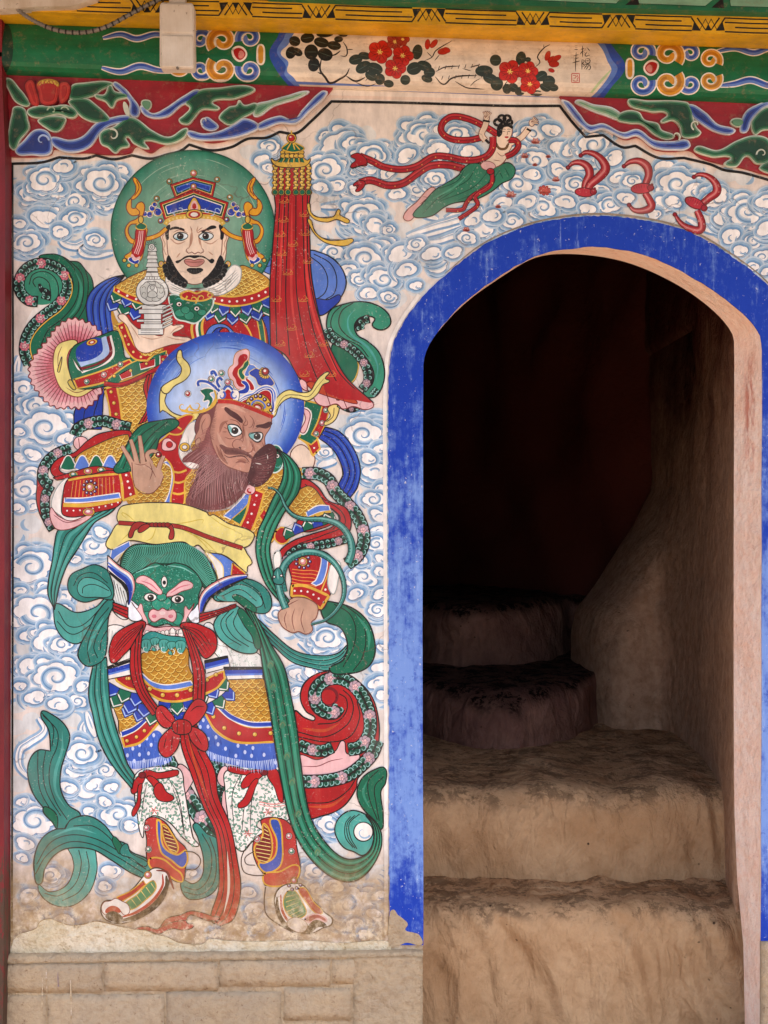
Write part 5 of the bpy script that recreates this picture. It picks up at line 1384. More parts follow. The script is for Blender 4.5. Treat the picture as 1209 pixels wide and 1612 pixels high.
# halo
h2 = P('halo', G2, label='round blue halo behind the red face')
GRAD(355, 641, 124, 118, [(0, '#c3d3ea'), (.5, '#bccee9'), (.68, '#a9c1e6'), (.80, '#7e9fda'), (.88, '#476fc4'), (.94, '#2a52b6'), (1, '#1d42a6')])
for k in range(50):
    a = random.uniform(0, 6.28); r = random.uniform(.7, .96); C = arcpath(355, 641, 124*r, 124*r, a, a+random.uniform(.2, .6), .952, 8); SP('#6d90d6' if k % 2 else '#3a62bf', C, prof(9, 1.5, 'm'))
for s in ('252 650 254 610 262 618 260 633 270 648 290 655 312 650 313 658 295 663 274 657 256 646', '278 562 284 551 288 563 297 573 300 586 292 598 275 608 262 620 254 612 268 600 282 592 286 580 280 570', '427 642 440 622 455 614 472 618 488 616 497 602 505 592 518 586 512 596 519 600 508 606 500 620 485 631 470 628 455 627 440 638 430 657'):
    P('yellow_ribbon', G2); F('Z', s, 'n', 1.6)
S('n', 1.2, '434 644 448 624 468 622 486 624 500 608 510 596', 't'); S('n', 1.2, '432 650 446 632 460 624', 't')
# trunk
P('trunk', G2)
SCALES('200 740 262 690 300 664 330 740 300 796 395 790 398 762 440 740 478 740 484 790 440 806 428 852 396 842 210 800', 11, o=None)
RIB('b', '258 728 270 738 268 770 256 800', '266 724 278 738 276 770 264 800', o='W', w=1.8); RIB('G', '268 722 284 738 282 772 272 800', '278 722 292 738 290 772 282 800', o='W', w=1.4)
F('R', '246 706 262 686 280 676 290 690 282 704 292 720 304 736 292 756 288 796 270 796 274 752 268 730', 'y', 2.6)
for y in (742, 758, 776): S('y', 3.2, [(272, y), (282, y+2), (294, y-2)])
F('R', '262 676 282 658 304 654 298 668 282 684', 'y', 2.6); S('y', 2.6, '268 664 286 676')
F('P', '255 700 258 692 266 690 272 694 278 700 274 708 264 710 256 708', 'D', 1.4); E('R', 267, 700, 5, o='D')
RIB('b', '352 812 378 788 396 764', '364 818 388 796 402 770', o='W', w=1.6); RIB('G', '364 818 388 796 402 770', '378 826 400 800 410 776', o='y', w=1.6)
RIB('R', '374 836 388 806 396 768', '394 842 406 812 416 776', o='y', w=3.4); DOTS('384 836 398 804 404 780', 5, 1.8)
E('P', 393, 771, 9, 8, o='D'); CURL(393, 771, 5, 1, 'R', 3.4)
P('shoulder_clasp', G2); F('G', '424 704 438 702 446 716 444 735 434 744 424 740 420 720', 'a', 2); E('W', 437, 718, 3.4, o='N'); E('N', 437, 718, 1.5, o=None); CURL(436, 732, 6, 0, 't', 2)
# right arm (viewer's right)
P('right_robe', G2, label='red sleeve with black floral border at the right')
FLORAL('476 746 500 746 518 756 528 774 546 792 562 812 572 836 572 856 562 876 546 888', 19, None, 42, 12)
F('P', '556 832 572 830 568 852 556 872', 'N', 1.3) if False else None
F('R', '476 754 499 765 517 788 545 800 553 824 545 842 508 850 476 857 453 867 442 880 440 868 462 851 490 841 522 830 534 816 520 800 490 779 474 770', 'N', 2.0); S('N', 1.5, '480 762 510 786 538 806 542 826 510 842 470 856'); S('N', 1.5, '522 800 536 816 524 834')
SCALES('470 772 490 766 510 790 516 804 484 816 452 806 458 790', 10, o='n')
RIB('b', '482 806 500 796 518 796', '484 814 504 806 520 804', o='W', w=1.6); RIB('y', '484 814 504 806 520 803', '486 818 506 811 521 807', o=None)
RIB('R', '416 800 424 812 438 840', '408 812 416 826 430 850', o='y', w=2.4); F('R', '468 820 500 814 520 808 528 820 500 834 476 836', 'N'); F('R', '434 838 446 830 456 846 446 856 434 850', 'y', 2); 
PLATES(['524 822 500 830 474 838 450 850', '512 812 524 806'], 15, 'GB')
FLORAL('546 848 520 855 492 860 466 866 448 884', 13, None, 44, 12)
fa = P('forearm', G2, label='red banded forearm guard')
F('R', '455 884 474 868 510 868 528 884 532 900 518 940 505 960 480 948 458 940 459 912', 'N', 1.8)
HAIR('#e08a3c', 1.3, '460 896 459 916 460 926', '502 900 498 922 496 936', 7, 1.5, 2, None)
RIB('b', '498 872 506 880 498 912 490 918', '510 872 516 884 508 916 498 922', o='W', w=1.6); S('y', 2, '516 872 520 890 506 930')
DOTS('524 886 518 914 508 938', 6, 1.8)
for k in range(9): a = k*.7; JEWEL(477+11*math.cos(a), 884+10*math.sin(a), 2.7, 'W', 'I')
JEWEL(477, 884, 7, 'y', 'Q')
RIB('R', '460 922 480 922 518 938', '459 938 480 940 505 958', o='y', w=4); DOTS('464 930 486 932 510 948', 6, 1.7)
fs = P('fist', G2, label='fist clenched round the snake')
F('k', '459 942 474 940 488 944 500 954 498 972 490 980 492 992 482 998 470 994 462 996 452 992 443 984 438 966 447 956', 'f', 1.7)
for s in ('452 962 448 974 452 990', '464 958 460 974 464 994', '478 958 474 976 480 996', '446 958 458 950 470 944'): S('f', 1.4, s, 't')
P('shoulder_scarf', G2)
RIB('G', '436 708 446 726 444 756 428 788 416 816 406 838 403 868 409 896 420 922 448 956', '436 706 458 721 473 744 471 772 460 790 446 810 432 838 425 862 429 892 438 920 456 946', (.33, .66), w=2.0, hl='g')
P('white_cuff', G2); F('W', '432 872 440 868 442 890 438 900 432 892', 's'); P('white_cuff', G2); F('W', '520 890 534 884 534 905 522 934', 's')
# left arm (viewer's left)
P('left_robe', G2, label='red sleeve with black floral border at the left')
F('R', '66 740 58 770 58 792 66 816 80 834 76 800 74 770', 'N', 1.6)
FLORAL('112 706 90 714 74 728 67 746 72 760 82 764', 16, None, 40, 14); FLORAL('80 764 72 780 71 800 76 820 84 834', 14, None, 40, 20); FLORAL('118 686 124 674 142 666 164 663 186 669 206 674', 17, None, 44, 24)
F('P', '118 704 116 696 122 688 136 690 138 702 128 710', 'N', 1.3); S('D', 1.2, '124 690 126 706')
F('R', '138 694 160 682 204 678 206 690 160 706 122 718 100 728 94 740 110 746 150 734 188 742 186 750 140 748 108 754 86 750 80 738 92 722 118 712', 'N', 1.7)
SCALES('118 722 140 706 200 684 202 700 184 736 160 734 122 730', 10, o='n', rot=-20)
for x, cc in ((108, 'G'), (130, 'b'), (152, 'G'), (174, 'b')): F(cc, [(x-11, 738), (x-9, 728), (x, 717), (x+9, 728), (x+11, 738)], 'W', 1.6)
RIB('R', '84 752 112 744 150 734 190 740', '90 756 112 752 150 746 188 748', o='N', w=1.5)
for x, y, cc in ((116, 747, 'g'), (139, 742, 'p'), (160, 740, 'g')): JEWEL(x, y, 5, 'y', cc, rx=1.4)
F('W', '108 754 100 772 97 800 106 814 128 812 112 822 96 812 82 798 86 776 98 758', 's', 1.3); F('P', '80 800 92 812 112 820 136 812 150 806 130 824 104 834 86 830', 'D', 1.5); S('D', 1.2, '84 810 104 822 130 818', 't')
P('left_forearm', G2, label='red ribbed forearm guard with flower jewel')
F('R', '108 754 140 748 186 744 192 790 154 806 102 812 99 786', 'N', 1.6); SP('y', smooth('108 756 140 750 186 746'), 3.4)
FOLD('#d98c3c', 1.2, '110 758 106 784', '184 750 186 778', [k/13 for k in range(1, 13)], None)
RIB('b', '102 784 130 784 160 780 188 776', '102 791 130 791 160 788 190 784', o='W', w=1.6); RIB('y', '100 792 140 792 190 784', '100 798 140 798 192 789', o=None); DOTS('106 804 130 803 170 796 186 791', 9, 1.4)
for k in range(9): a = k*.7; JEWEL(142+10*math.cos(a), 767+10*math.sin(a), 2.6, 'W', 'I')
JEWEL(142, 767, 6.5, 'y', 'Q'); JEWEL(140, 806, 6, 'y', 'p', rx=1.6)
RIB('R', '188 742 192 762 194 788', '206 740 212 760 216 780', o='y', w=4); DOTS('199 748 203 764 206 778', 4, 1.9)
P('left_scarf', G2)
F('G', '180 742 190 722 200 700 210 682 226 668 252 662 276 660 282 668 264 682 252 690 246 708 226 734 204 742', 'N', 1.8)
for s in ('194 738 208 706 224 684 250 666', '206 740 222 708 238 686 264 664', '220 736 234 710 248 690'): S('N', 1.4, s)
S('g', 4, '188 736 204 702 226 676', 'm'); S('g', 3, '214 738 230 706 246 684', 'm')
P('neck_curl', G2); F('W', '286 690 296 670 306 664 312 672 306 690 300 704 308 716 318 728 306 738 290 730 282 712', 's', 1.4); FOLD('s', 1.1, '290 700 296 720 312 732', '300 676 302 708 316 726', (.3, .6)); E('y', 291, 704, 8, 7, o='n'); E('W', 291, 704, 4, 3.4, o='n')
lh = P('raised_hand', G2, label='raised open hand pinching a red pearl')
for s, w_ in (('212 738 204 722 192 702', 7.5), ('217 734 212 712 206 692', 7.5), ('226 732 223 708 220 686', 7.5), ('238 730 232 716 240 710 250 713', 7), ('248 748 252 732 258 718', 7.5)):
    C = smooth(s); W_ = [w_*(1-.42*i/len(C)) for i in range(len(C))]; SP('f', C, [q+2 for q in W_]); SP('k', C, W_)
F('k', '208 728 222 730 236 726 246 736 254 740 257 752 250 766 238 776 224 774 213 764', None); S('f', 1.4, '208 728 212 764 224 776 240 776 252 764 258 750'); S('f', 1.3, '236 728 240 742 236 756', 't'); S('f', 1.3, '228 732 238 738 246 752', 't'); S('f', 1.1, '212 730 222 732 232 730', 't')
# head
hr = P('hair', G2); F('H', '345 634 330 642 317 650 309 662 307 678 314 692 324 700 336 704 334 676 338 650', 'h', 1.3)
P('ear', G2); F('F', '321 652 330 652 332 666 326 678 321 694 312 702 307 690 313 676 315 662', 'f', 1.3); S('f', 1.2, '324 658 318 670 320 684', 't'); E('k', 312, 696, 4, 7, 20, o='f')
be = P('beard', G2, label='long dark-brown combed beard')
F('H', '334 686 322 700 300 712 287 726 302 728 316 736 306 756 297 776 293 792 310 799 338 803 362 797 384 776 395 748 396 726 376 728 352 730', None)
HAIR('#a97874', .9, '330 696 345 722 370 732 392 730', '296 790 326 800 360 796 392 752', 70, 3, 1.5, 't', 2); HAIR('#552a2a', .9, '326 700 344 726 372 736 394 736', '292 786 330 802 364 794 394 756', 60, 3, 1.6, 't', 2); HAIR('#a97874', .8, '332 690 340 716 360 736', '290 716 300 752 300 790', 30, 2, 1.2, 't', 2)
HAIR('H', 1.2, '330 690 322 704', '286 714 294 730', 16, 2, 1, 'e', 2); HAIR('H', 1.3, '298 784 330 797 384 772', '290 800 326 810 378 784', 46, 0, 1, 'e', 2)
f2 = P('face', G2, label='scowling reddish-brown face with round staring eyes')
F('F', '344 634 370 634 400 645 426 657 426 672 417 688 417 702 409 714 397 722 396 742 374 740 352 730 337 706 331 680 337 652', 'f', 1.4)
HAIR('H', 1.0, '336 648 333 668 332 690', '342 640 340 668 338 694', 22, 0, 1, 'e', 1); HAIR('#a8605a', 1.0, '330 672 332 692 342 716', '316 682 312 700 320 716', 20, 1, 1, 'e', 1)
S('#cf9f88', 6, '348 642 366 640 388 650', 'm'); S('#cf9f88', 6, '342 680 350 698 362 708', 'm'); S('#cc9a82', 5, '387 676 391 694 390 705', 'm'); S('#cc9a82', 4, '402 700 409 704 406 711', 'm')
S('#9a6452', 5, '360 662 350 668 346 682', 'm'); S('#9a6452', 4, '381 668 384 684 376 694', 'm'); S('#9a6452', 4, '396 694 399 704 402 712', 'm'); S('#9a6452', 5, '340 700 348 718 360 732', 'm'); S('#a26c58', 4, '372 724 384 724 392 730', 'm')
for s in ('381 663 384 672 382 686 384 694', '380 680 383 690 382 697', '377 705 370 706 366 700 370 693 378 692 382 696', '393 693 398 703 396 711 388 712 380 708 377 704', '384 654 387 662 384 669 390 668 388 660', '393 654 399 662 396 672 391 673', '402 662 398 676', '413 696 415 704 409 713', '354 688 362 691 372 689', '398 694 406 697 413 694', '355 664 359 670', '352 672 359 676', '350 680 358 680', '346 704 350 716 358 728', '400 676 410 672 420 674', '362 660 374 664 380 674'): S('f', 1.25, s, 't')
E('h', 378, 705, 2.2, 1.5, 20, o=None)
S('h', 1.9, '353 716 360 720 374 718 385 719 393 728', 't'); S('#8a5548', 3.6, '371 729 379 726 388 729', 't')
F('h', '354 642 364 646 376 654 382 665 372 660 360 652', 'h', .8); F('h', '403 671 414 668 428 665 421 674 410 673', 'h', .8)
for s, px_, py_ in (('359 670 364 668 375 671 381 680 377 685 367 687 361 680', 370, 678), ('392 684 402 681 413 682 413 690 406 696 398 692', 405, 687)):
    P('eye', f2)
    Q = F('#eceeea', s, 'N', 1.6); C = pts(s)
    F('#7fbdb8', [C[0], (px_-5.5, py_-5), (px_-5, py_+4)], None); E('n', px_, py_, 5.0, o='N', w=1.2); E('N', px_, py_, 2.8, o=None); E('W', px_-1.5, py_-1.6, 1.1, o=None)
    S('N', 2.0, [C[0], C[1], C[2], C[3]], 't')
ms = P('moustache', G2, label='bushy dark moustache sweeping to the right')
F('#7d4e46', '346 700 358 704 372 706 384 709 398 719 398 724 386 716 370 716 356 715 350 708', None); HAIR('#4e2828', .9, '354 706 372 708 392 716', '356 714 372 716 396 722', 22, 0, 1, 't')
F('h', '394 738 400 718 414 704 425 699 434 706 435 722 430 742 420 757 406 766 394 763 390 752', 'h', 1.2); HAIR('#7d4a48', .9, '396 724 402 744 396 758', '432 710 430 736 412 762', 24, 2, 1, 't', 1); S('W', 1.4, '421 716 422 724', 't'); S('W', 1.2, '402 729 412 731', 't')
ct = P('crown', G2, label='jewelled helmet crown with a pink and blue plume')
F('P', '391 551 378 552 371 557 368 566 367 574 362 578 359 586 362 596 367 600 368 606 375 613 386 613 386 608 390 590 392 566', 'Y', 1.4)
F('R', '388 558 379 559 375 566 375 574 369 580 366 589 371 597 373 604 378 609 386 607 381 600 374 588 384 572 390 564', None); F('G', '391 568 385 571 382 578 376 582 376 590 382 598 386 593 382 586 387 581 392 574', 'L', 1.3)
F('b', '394 574 387 584 386 592 396 590 404 580', 'W', 1.2); F('B', '404 580 398 582 392 588 402 596 408 607 431 606 425 593 416 586', 'L', 1.0); F('R', '387 596 395 600 401 612 395 615 390 604', 'W', 1.6); F('B', '380 601 387 600 392 606 393 613 389 619 376 620 374 616 384 612 386 608', 'W', 1.2)
for k in range(8): a_ = 1.2+k*.42; E('y', 418+8*math.cos(a_), 587+7*math.sin(a_), 2.6, o='n', w=.8)
JEWEL(418, 585, 6, 'D', 'R')
F('b', '373 634 381 625 390 620 398 618 407 611 419 607 430 611 435 622 432 640 428 654 400 644', 'W', 2.0); F('B', '377 634 384 627 398 622 408 615 419 611 428 614 431 624 428 650 400 643', 'W', 1.4); F('R', '380 635 388 628 400 625 410 617 419 614 426 618 428 632 424 650 402 643', 'W', 1.2)
F('y', '388 638 390 628 398 622 408 620 418 624 425 632 428 644 425 654 404 646', 'n', 1.1)
for x, y in ((391, 636), (396, 628), (403, 624), (410, 624), (417, 629), (423, 637), (427, 646), (421, 651)): JEWEL(x, y, 3, 'W', 'I')
OUT(ell(407, 640, 11, 9, 25)[4:]+[(400, 634)], 'b', 2.4); E('y', 406, 642, 9.5, 7, 25, o='n'); E('R', 406, 642, 7.4, 5.2, 25, o='D'); E('P', 406, 642, 4.6, 3.2, 25, o=None); E('W', 405, 641, 2.6, 1.8, 25, o=None)
F('W', '345 632 342 622 346 614 352 612 354 608 360 605 367 608 369 613 375 615 377 624 373 632', 'n', 1.0); F('R', '353 632 353 620 359 613 365 620 366 632', None)
for x, hd, a_ in ((349, 1, -1.2), (370, -1, -1.9)): CURL(x, 623, 7, a_, 'I', 3.6, 1.6, hd)
S('I', 3.4, '352 614 359 608 367 614')
S('#b52a22', 6.5, '343 632 366 633 396 643 430 657'); S('Y', 1.4, '344 628.5 368 630 398 640 430 653.5')
F('G', '316 616 325 611 336 613 337 617 331 620 336 628 332 639 327 641 329 631 320 632 322 624', 'W', 1.8)
for q in ((288, 640, 8, .5, 1), (309, 638, 10, 3.2, -1), (316, 642, 6, 0, 1), (300, 644, 6, 2, 1)): CURL(q[0], q[1], q[2], q[3], 'y', 3, 1.8, q[4])
S('y', 4, '286 646 300 649 318 648 334 640 342 628'); S('y', 3, '338 614 340 626 332 640')
for s in ('313 608 312 602 318 600 330 603 346 616', '334 590 333 586 337 585 341 592', '350 599 346 595 342 601 346 610'): S('W', 7.5, s); S('I', 4.2, s); S('#2b4590', 1.2, s)
for x, y, cc in ((296, 620, 'R'), (333, 597, 'g'), (349, 588, 'g'), (359, 602, 'p')): JEWEL(x, y, 5.2, 'W', cc)
# waist sash and beast apron
P('waist_sash', G2, label='yellow waist sash tied with a red cord')
F('Z', '188 824 174 842 167 858 177 865 190 858 206 851 246 857 288 853 304 861 312 858 325 869 352 874 368 884 388 901 390 892 397 886 389 871 382 860 300 820', 'n', 1.8)
F('Z', '189 800 204 794 246 791 288 794 325 806 330 812 336 810 360 824 399 839 395 856 382 862 346 853 309 838 272 827 233 824 204 826 186 821', 'n', 1.8)
for s in ('200 816 192 808 200 810 214 822', '270 826 296 822 320 818 318 824', '330 812 350 826 372 836', '280 830 310 846 330 866', '290 834 320 850 340 868', '192 850 204 838 206 828', '230 852 240 846 246 830'): S('z', 1.6, s, 't')
S('N', 7.6, '187 823 233 826 282 829 330 846 382 863'); S('#a02a22', 5.6, '187 823 233 826 282 829 330 846 382 863')
for s in ('236 826 214 822 204 836 203 846 208 846 214 834 232 832', '236 826 222 828 218 838 230 834', '262 828 268 834 266 848 273 848 274 834 268 824'): F('#a02a22', s, 'N', 1.4)
for k in range(5): E('#8e2019', 240+k*6, 826, 4.4, 3.6, o='N', w=1)
mn = P('beast_mane', G2, label='combed green mane of the beast apron')
RIB('b', '176 866 192 858 204 852', '172 890 184 876 206 862', o='W', w=1.5); RIB('G', '186 884 198 866 212 856', '180 892 194 874 210 862', o='L', w=1.4)
RIB('b', '330 870 352 874 384 898', '338 914 356 912 384 908', o='n'); RIB('R', '366 886 386 902', '364 906 384 908', o='y', w=2.2); RIB('W', '322 868 336 888 344 912', '332 872 350 890 352 912', o='L', w=1.5)
F('V', '190 892 206 860 246 857 288 854 304 862 322 874 334 892 342 912 328 928 300 905 256 895 214 905', 'N', 1.5)
HAIR('#55a890', 1.25, '212 910 226 896 246 887 274 887 300 894 326 924', '190 892 206 862 246 858 290 855 322 874 340 910', 64, 3.2, 3, None)
bf = P('beast_face', G2, label='snarling green beast mask on the apron')
BFQ = F('#1d7a60', '207 906 226 895 244 886 260 890 276 886 300 894 318 918 313 938 313 960 301 976 290 986 278 988 264 982 246 986 232 981 224 966 208 946 204 925', 'N', 1.8)
batch(True)
for _ in range(520):
    x, y = random.uniform(206, 316), random.uniform(890, 984)
    if inside(BFQ, x, y): E('#0c4a38' if _ % 2 else '#5fb39a', x, y, .8, o=None)
batch(False)
for q in ((255, 950, 16, 12), (255, 940, 8, 6), (232, 972, 9, 10), (280, 974, 9, 10)): E('#2c9377', *q, o='#0b4436', w=1.5)
S('#7cc4b0', 2, '214 902 234 894 252 890', 't'); S('#7cc4b0', 2, '264 890 288 894 306 904', 't')
F('P', '214 915 224 906 238 911 248 921 255 935 240 930 226 920', 'D', 1.2); F('P', '262 937 274 925 290 914 303 918 303 925 286 931 272 938', 'D', 1.2); S('p', 2, '222 914 238 920 250 931', 't'); S('p', 2, '268 934 284 924 300 920', 't')
F('P', '234 968 240 959 250 961 256 957 264 961 274 960 278 970 272 979 256 973 242 979', 'D', 1.5); E('p', 243, 970, 4, 3, o=None); E('p', 269, 970, 4, 3, o=None); E('#f0d2cc', 256, 965, 5, 3, o=None)
for x, y, rx, ry in ((237, 940, 10, 6.5), (280, 943, 10, 6.5)):
    P('eye', bf); E('W', x, y, rx, ry, o='N', w=1.6); E('N', x+.5, y+.5, 4.6, o='n'); E('W', x-1, y-1, 1.2, o=None)
P('eye', bf); E('W', 259, 916, 4.6, 9, o='N', w=1.4); E('N', 259, 917, 2.8, 3.4, o=None)
to(bf)
for s in ('202 944 214 950 226 964 222 976 206 976 200 962', '314 950 306 958 296 968 304 980 316 978 319 962'): F('#e9edf0', s, 'N', 1.5)
F('P', '208 948 216 958 222 950 226 962 232 984 222 968', 'D', 1.1); F('P', '306 950 298 960 292 954 290 970 286 986 296 970', 'D', 1.1)
jw = P('jaw', G2, label='beast jaw with teeth and curled beard')
F('P', '227 984 246 988 264 986 290 990 292 1004 258 1000 228 1002', 'D', 1.4)
for k in range(10): E('W', 232+k*6.2, 996+1.5*math.sin(k*.7), 3.6, 4, o='N', w=.9)
F('W', '268 1000 272 988 276 1001', 'N', 1); F('W', '281 1002 285 990 288 1003', 'N', 1)
F('#2a8f86', '225 1002 240 994 262 1000 292 1004 294 1012 262 1010 226 1014', 'N', 1.5)
for x, y, hd in ((230, 1018, 1), (244, 1016, -1), (258, 1018, 1), (270, 1022, -1), (284, 1020, 1)): F('t', [(x-7, y-9), (x+8, y-9), (x+5*hd, y+6), (x-2*hd, y+8)], 'V', 1.1); CURL(x, y+3, 6, 1, 'a', 1.6, 1.6, hd); S('V', 1, [(x-3, y-8), (x-1, y+4)], 't'); S('V', 1, [(x+3, y-8), (x+2, y+4)], 't')
for lab, a, b, c_ in (('blue and white horned flap, left', '170 874 188 890 208 904 213 922 208 940 203 952', '170 900 184 912 197 924 201 938 202 950 203 952', 'l'), ('blue and white horned flap, right', '390 904 362 906 338 916 320 930 313 948 315 968', '388 910 364 922 346 932 330 944 322 958 318 972', 'r')):
    P('horn_flap', G2, label=lab)
    RIB('W', a, b, o='N', w=1.8); A_1, B_1 = smooth(a), smooth(b); A_1, B_1 = resample(A_1, 24), resample(B_1, 24)
    for cc, f, w_ in (('Q', .10, 2), ('b', .42, 5), ('B', .62, 7), ('N', .9, 4)): C = [(p[0]*(1-f)+q[0]*f, p[1]*(1-f)+q[1]*f) for p, q in zip(A_1, B_1)]; SP(cc, C, prof(24, w_, 't'))
# red cords of the apron
rb = P('red_cords', G2, label='red bows and cords knotted below the beast mask')
for a, b in (('178 948 190 952 202 956', '179 962 190 968 202 974'), ('314 966 342 960 372 950', '314 980 344 968 372 956')): P('red_strap', G2); RIB('R', a, b, (.35, .7), w=1.6)
P('red_bow', G2)
F('R', '228 978 204 984 182 998 174 1014 172 1030 178 1044 196 1030 216 1008 226 994', 'N', 1.8); FOLD('N', 1.3, '226 980 196 996 176 1022', '228 984 206 1012 180 1042', (.15, .35, .55, .75))
P('red_bow', G2)
F('R', '284 983 302 980 322 986 338 996 342 1016 335 1030 322 1036 308 1014 292 996', 'N', 1.8); FOLD('N', 1.3, '286 984 316 992 336 1018', '288 986 304 1008 322 1034', (.1, .35, .6, .85))
P('red_strap', G2)
RIB('R', '206 1020 206 1060 218 1094 240 1126', '226 984 222 1030 228 1078 254 1120', (.4, .7), w=1.7); RIB('R', '286 988 296 1018 304 1060 304 1106', '298 992 314 1030 323 1062 322 1108', (.4, .7), w=1.7)
cd = P('long_cords', G2, label='long red cords trailing between the legs to the ground')
RIB('R', '282 1140 286 1176 300 1216 320 1270 338 1308 344 1350 344 1400 332 1440 334 1452', '310 1140 322 1180 338 1212 344 1254 362 1298 373 1350 379 1400 368 1446 348 1458', (.22, .45, .7), w=1.9)
S('O', 4, '296 1160 310 1210 330 1262', 'm'); S('C', 4, '358 1340 360 1400 352 1440', 'm')
F('#b03a3a', '346 1446 330 1450 312 1444 300 1440 294 1452 306 1456 292 1464 270 1462 250 1470 236 1466 214 1464 230 1458 248 1462 262 1446 284 1440 300 1434 316 1436 334 1442', 'n', 1.5); S('n', 1.3, '248 1462 270 1452 296 1448'); S('n', 1.3, '300 1440 320 1446 340 1450')
kn = P('knot', G2, label='big red knot at the front of the skirt')
for s in ('246 1116 254 1110 266 1118 276 1136 262 1146 248 1134', '288 1136 298 1112 312 1100 326 1110 318 1130 300 1144', '276 1144 254 1160 250 1180 262 1192 278 1180 284 1156', '300 1144 320 1152 328 1168 324 1182 308 1174 298 1158'): F('#b5282a', s, 'N', 1.8)
for s in ('252 1116 262 1130 274 1140', '300 1120 310 1112 322 1112', '262 1160 258 1178', '272 1158 270 1180', '306 1152 318 1172'): S('N', 1.4, s, 't')
F('#a8201f', '272 1138 286 1132 300 1138 300 1152 286 1156 274 1152', 'N', 1.8); S('N', 1.3, '280 1136 279 1154'); S('N', 1.3, '290 1134 290 1155')

# ------------------------------------------------------------------ snake and pearl held by the red-faced guardian
SN = thing('painted_snake', 'grey-green snake looping round the fist of the red-faced guardian', 'painted snake', WP(480, 985))
def snake(name, s, w, taper):
    P(name, SN)
    C = smooth(s); W_ = prof(len(C), w, taper); SP('N', C, [q+2.6 for q in W_]); SP('#2f7a70', C, W_)
    SP('#6fb0a4', [(x-1, y-1.5) for x, y in C], [q*.35 for q in W_])
    for i in range(2, len(C)-2, 2):
        (ax, ay), (bx, by) = C[i-1], C[i+1]; l = math.hypot(bx-ax, by-ay) or 1; nx, ny = -(by-ay)/l, (bx-ax)/l; h = W_[i]/2
        SP('#0d3a36', [(C[i][0]+nx*h*.95, C[i][1]+ny*h*.95), (C[i][0]+nx*h*.35, C[i][1]+ny*h*.35)], .9)
snake('tail', '422 768 432 770 442 780 450 798 462 811 480 817 510 818 534 826 549 844 554 866 548 886', 11, 's')
snake('body', '446 932 443 912 447 892 460 877 482 869 506 872 528 888 540 912 541 938 530 960 512 976 490 983', 12, 'e')
snake('neck', '450 958 442 936 438 918', 10, None)
P('head', SN); F('#2f7a70', '432 918 430 906 434 896 440 894 445 904 446 918', 'N', 1.6); E('W', 432, 908, 2, o='N'); E('W', 443, 906, 2, o='N'); S('#6fb0a4', 2, '437 898 438 912', 't')
PE = thing('painted_pearl', 'tiny red pearl pinched between the raised fingers of the red-faced guardian', 'painted pearl', WP(250, 720))
P('pearl', PE); JEWEL(250, 716, 4.6, 'D', 'R')

# ------------------------------------------------------------------ flying apsara
AP = thing('painted_apsara', 'flying celestial maiden in green skirt with red scarves, painted above the arch', 'painted figure', WP(745, 348))
def ribbon(s, w, tp=None):
    C = smooth(s); W_ = prof(len(C), w, tp); SP('N', C, [q+2 for q in W_]); SP('#a3141f', C, W_); SP('D', C, [max(.6, q*.12) for q in W_]); SP('#c23a3c', [(x, y-w*.25) for x, y in C], [q*.16 for q in W_])
    for i in range(6, len(C)-4, 9): E('#d9974a', C[i][0]+1, C[i][1]+1.5, 1.1, o=None)
P('scarf', AP)
ribbon('786 214 764 200 738 188 712 184 697 194 695 208 710 219 738 221 760 216', 9)
ribbon('731 266 704 260 676 262 656 274 634 289 610 292 584 284 570 287 560 294', 10.5)
for s in ('574 286 562 286 556 293 564 292 560 302 572 296', '572 252 562 256 552 264 566 262 578 260'): F('#a3141f', s, 'N', 1.3)
P('skirt', AP)
F('#d9a6a0', '672 300 682 295 686 302 666 318 660 330 648 346 640 348 635 342 642 330 656 318', 'f', 1.4); S('f', 1.1, '664 310 672 312 660 322', 't')
F('#2f7a5c', '727 268 740 258 755 258 775 265 790 258 802 257 811 267 806 281 790 289 775 301 755 312 740 316 715 320 700 326 680 340 656 343 650 338 666 320 684 300 700 290 722 276', 'N', 1.7)
for s in ('732 266 720 285 690 298', '750 262 735 285 700 302', '770 268 745 295 690 318', '778 270 760 298 720 316', '786 270 792 282', '794 264 802 278', '724 290 690 312 664 338', '716 300 690 316', '788 266 770 290 740 312'): S('V', 1.4, s, 't')
S('#4b9878', 3, '740 272 716 294 680 314', 'm')
bo = P('body', AP)
F('K', '756 259 769 242 775 222 784 214 800 217 806 228 801 240 797 250 788 260 772 265', 'f', 1.4); S('f', 1.1, '782 240 790 246 798 242', 't'); S('f', 1.1, '776 252 788 254', 't')
for s in ('764 222 758 212 763 200 766 190', '803 226 820 217 828 208 832 202'): C = smooth(s); SP('f', C, 10); SP('K', C, 8)
for cx, cy, a0 in ((766, 186, -1.9), (837, 194, -1.0)):
    E('K', cx, cy, 4.5, 5.5, 0, o='f', w=1.1)
    for k in range(5): a = a0+k*.32-.2; SP('f', [(cx, cy), (cx+11*math.cos(a), cy+11*math.sin(a))], [3.4, 2.2]); SP('K', [(cx, cy), (cx+10*math.cos(a), cy+10*math.sin(a))], [2.4, 1.3])
F('P', '757 258 768 254 780 262 770 268 760 266', 'f', 1.1); S('N', 3, '760 190 771 192'); S('N', 3, '829 203 836 207'); S('N', 4, '764 220 770 226'); S('#6a4a2a', 4, '780 225 786 234 796 234 800 226')
P('scarf_front', AP)
ribbon('776 216 775 234 766 246 748 252 728 252 704 247 682 247 656 262 632 267 604 263 586 254 566 246', 9.5); ribbon('800 221 812 222 816 230 808 241 796 247', 8)
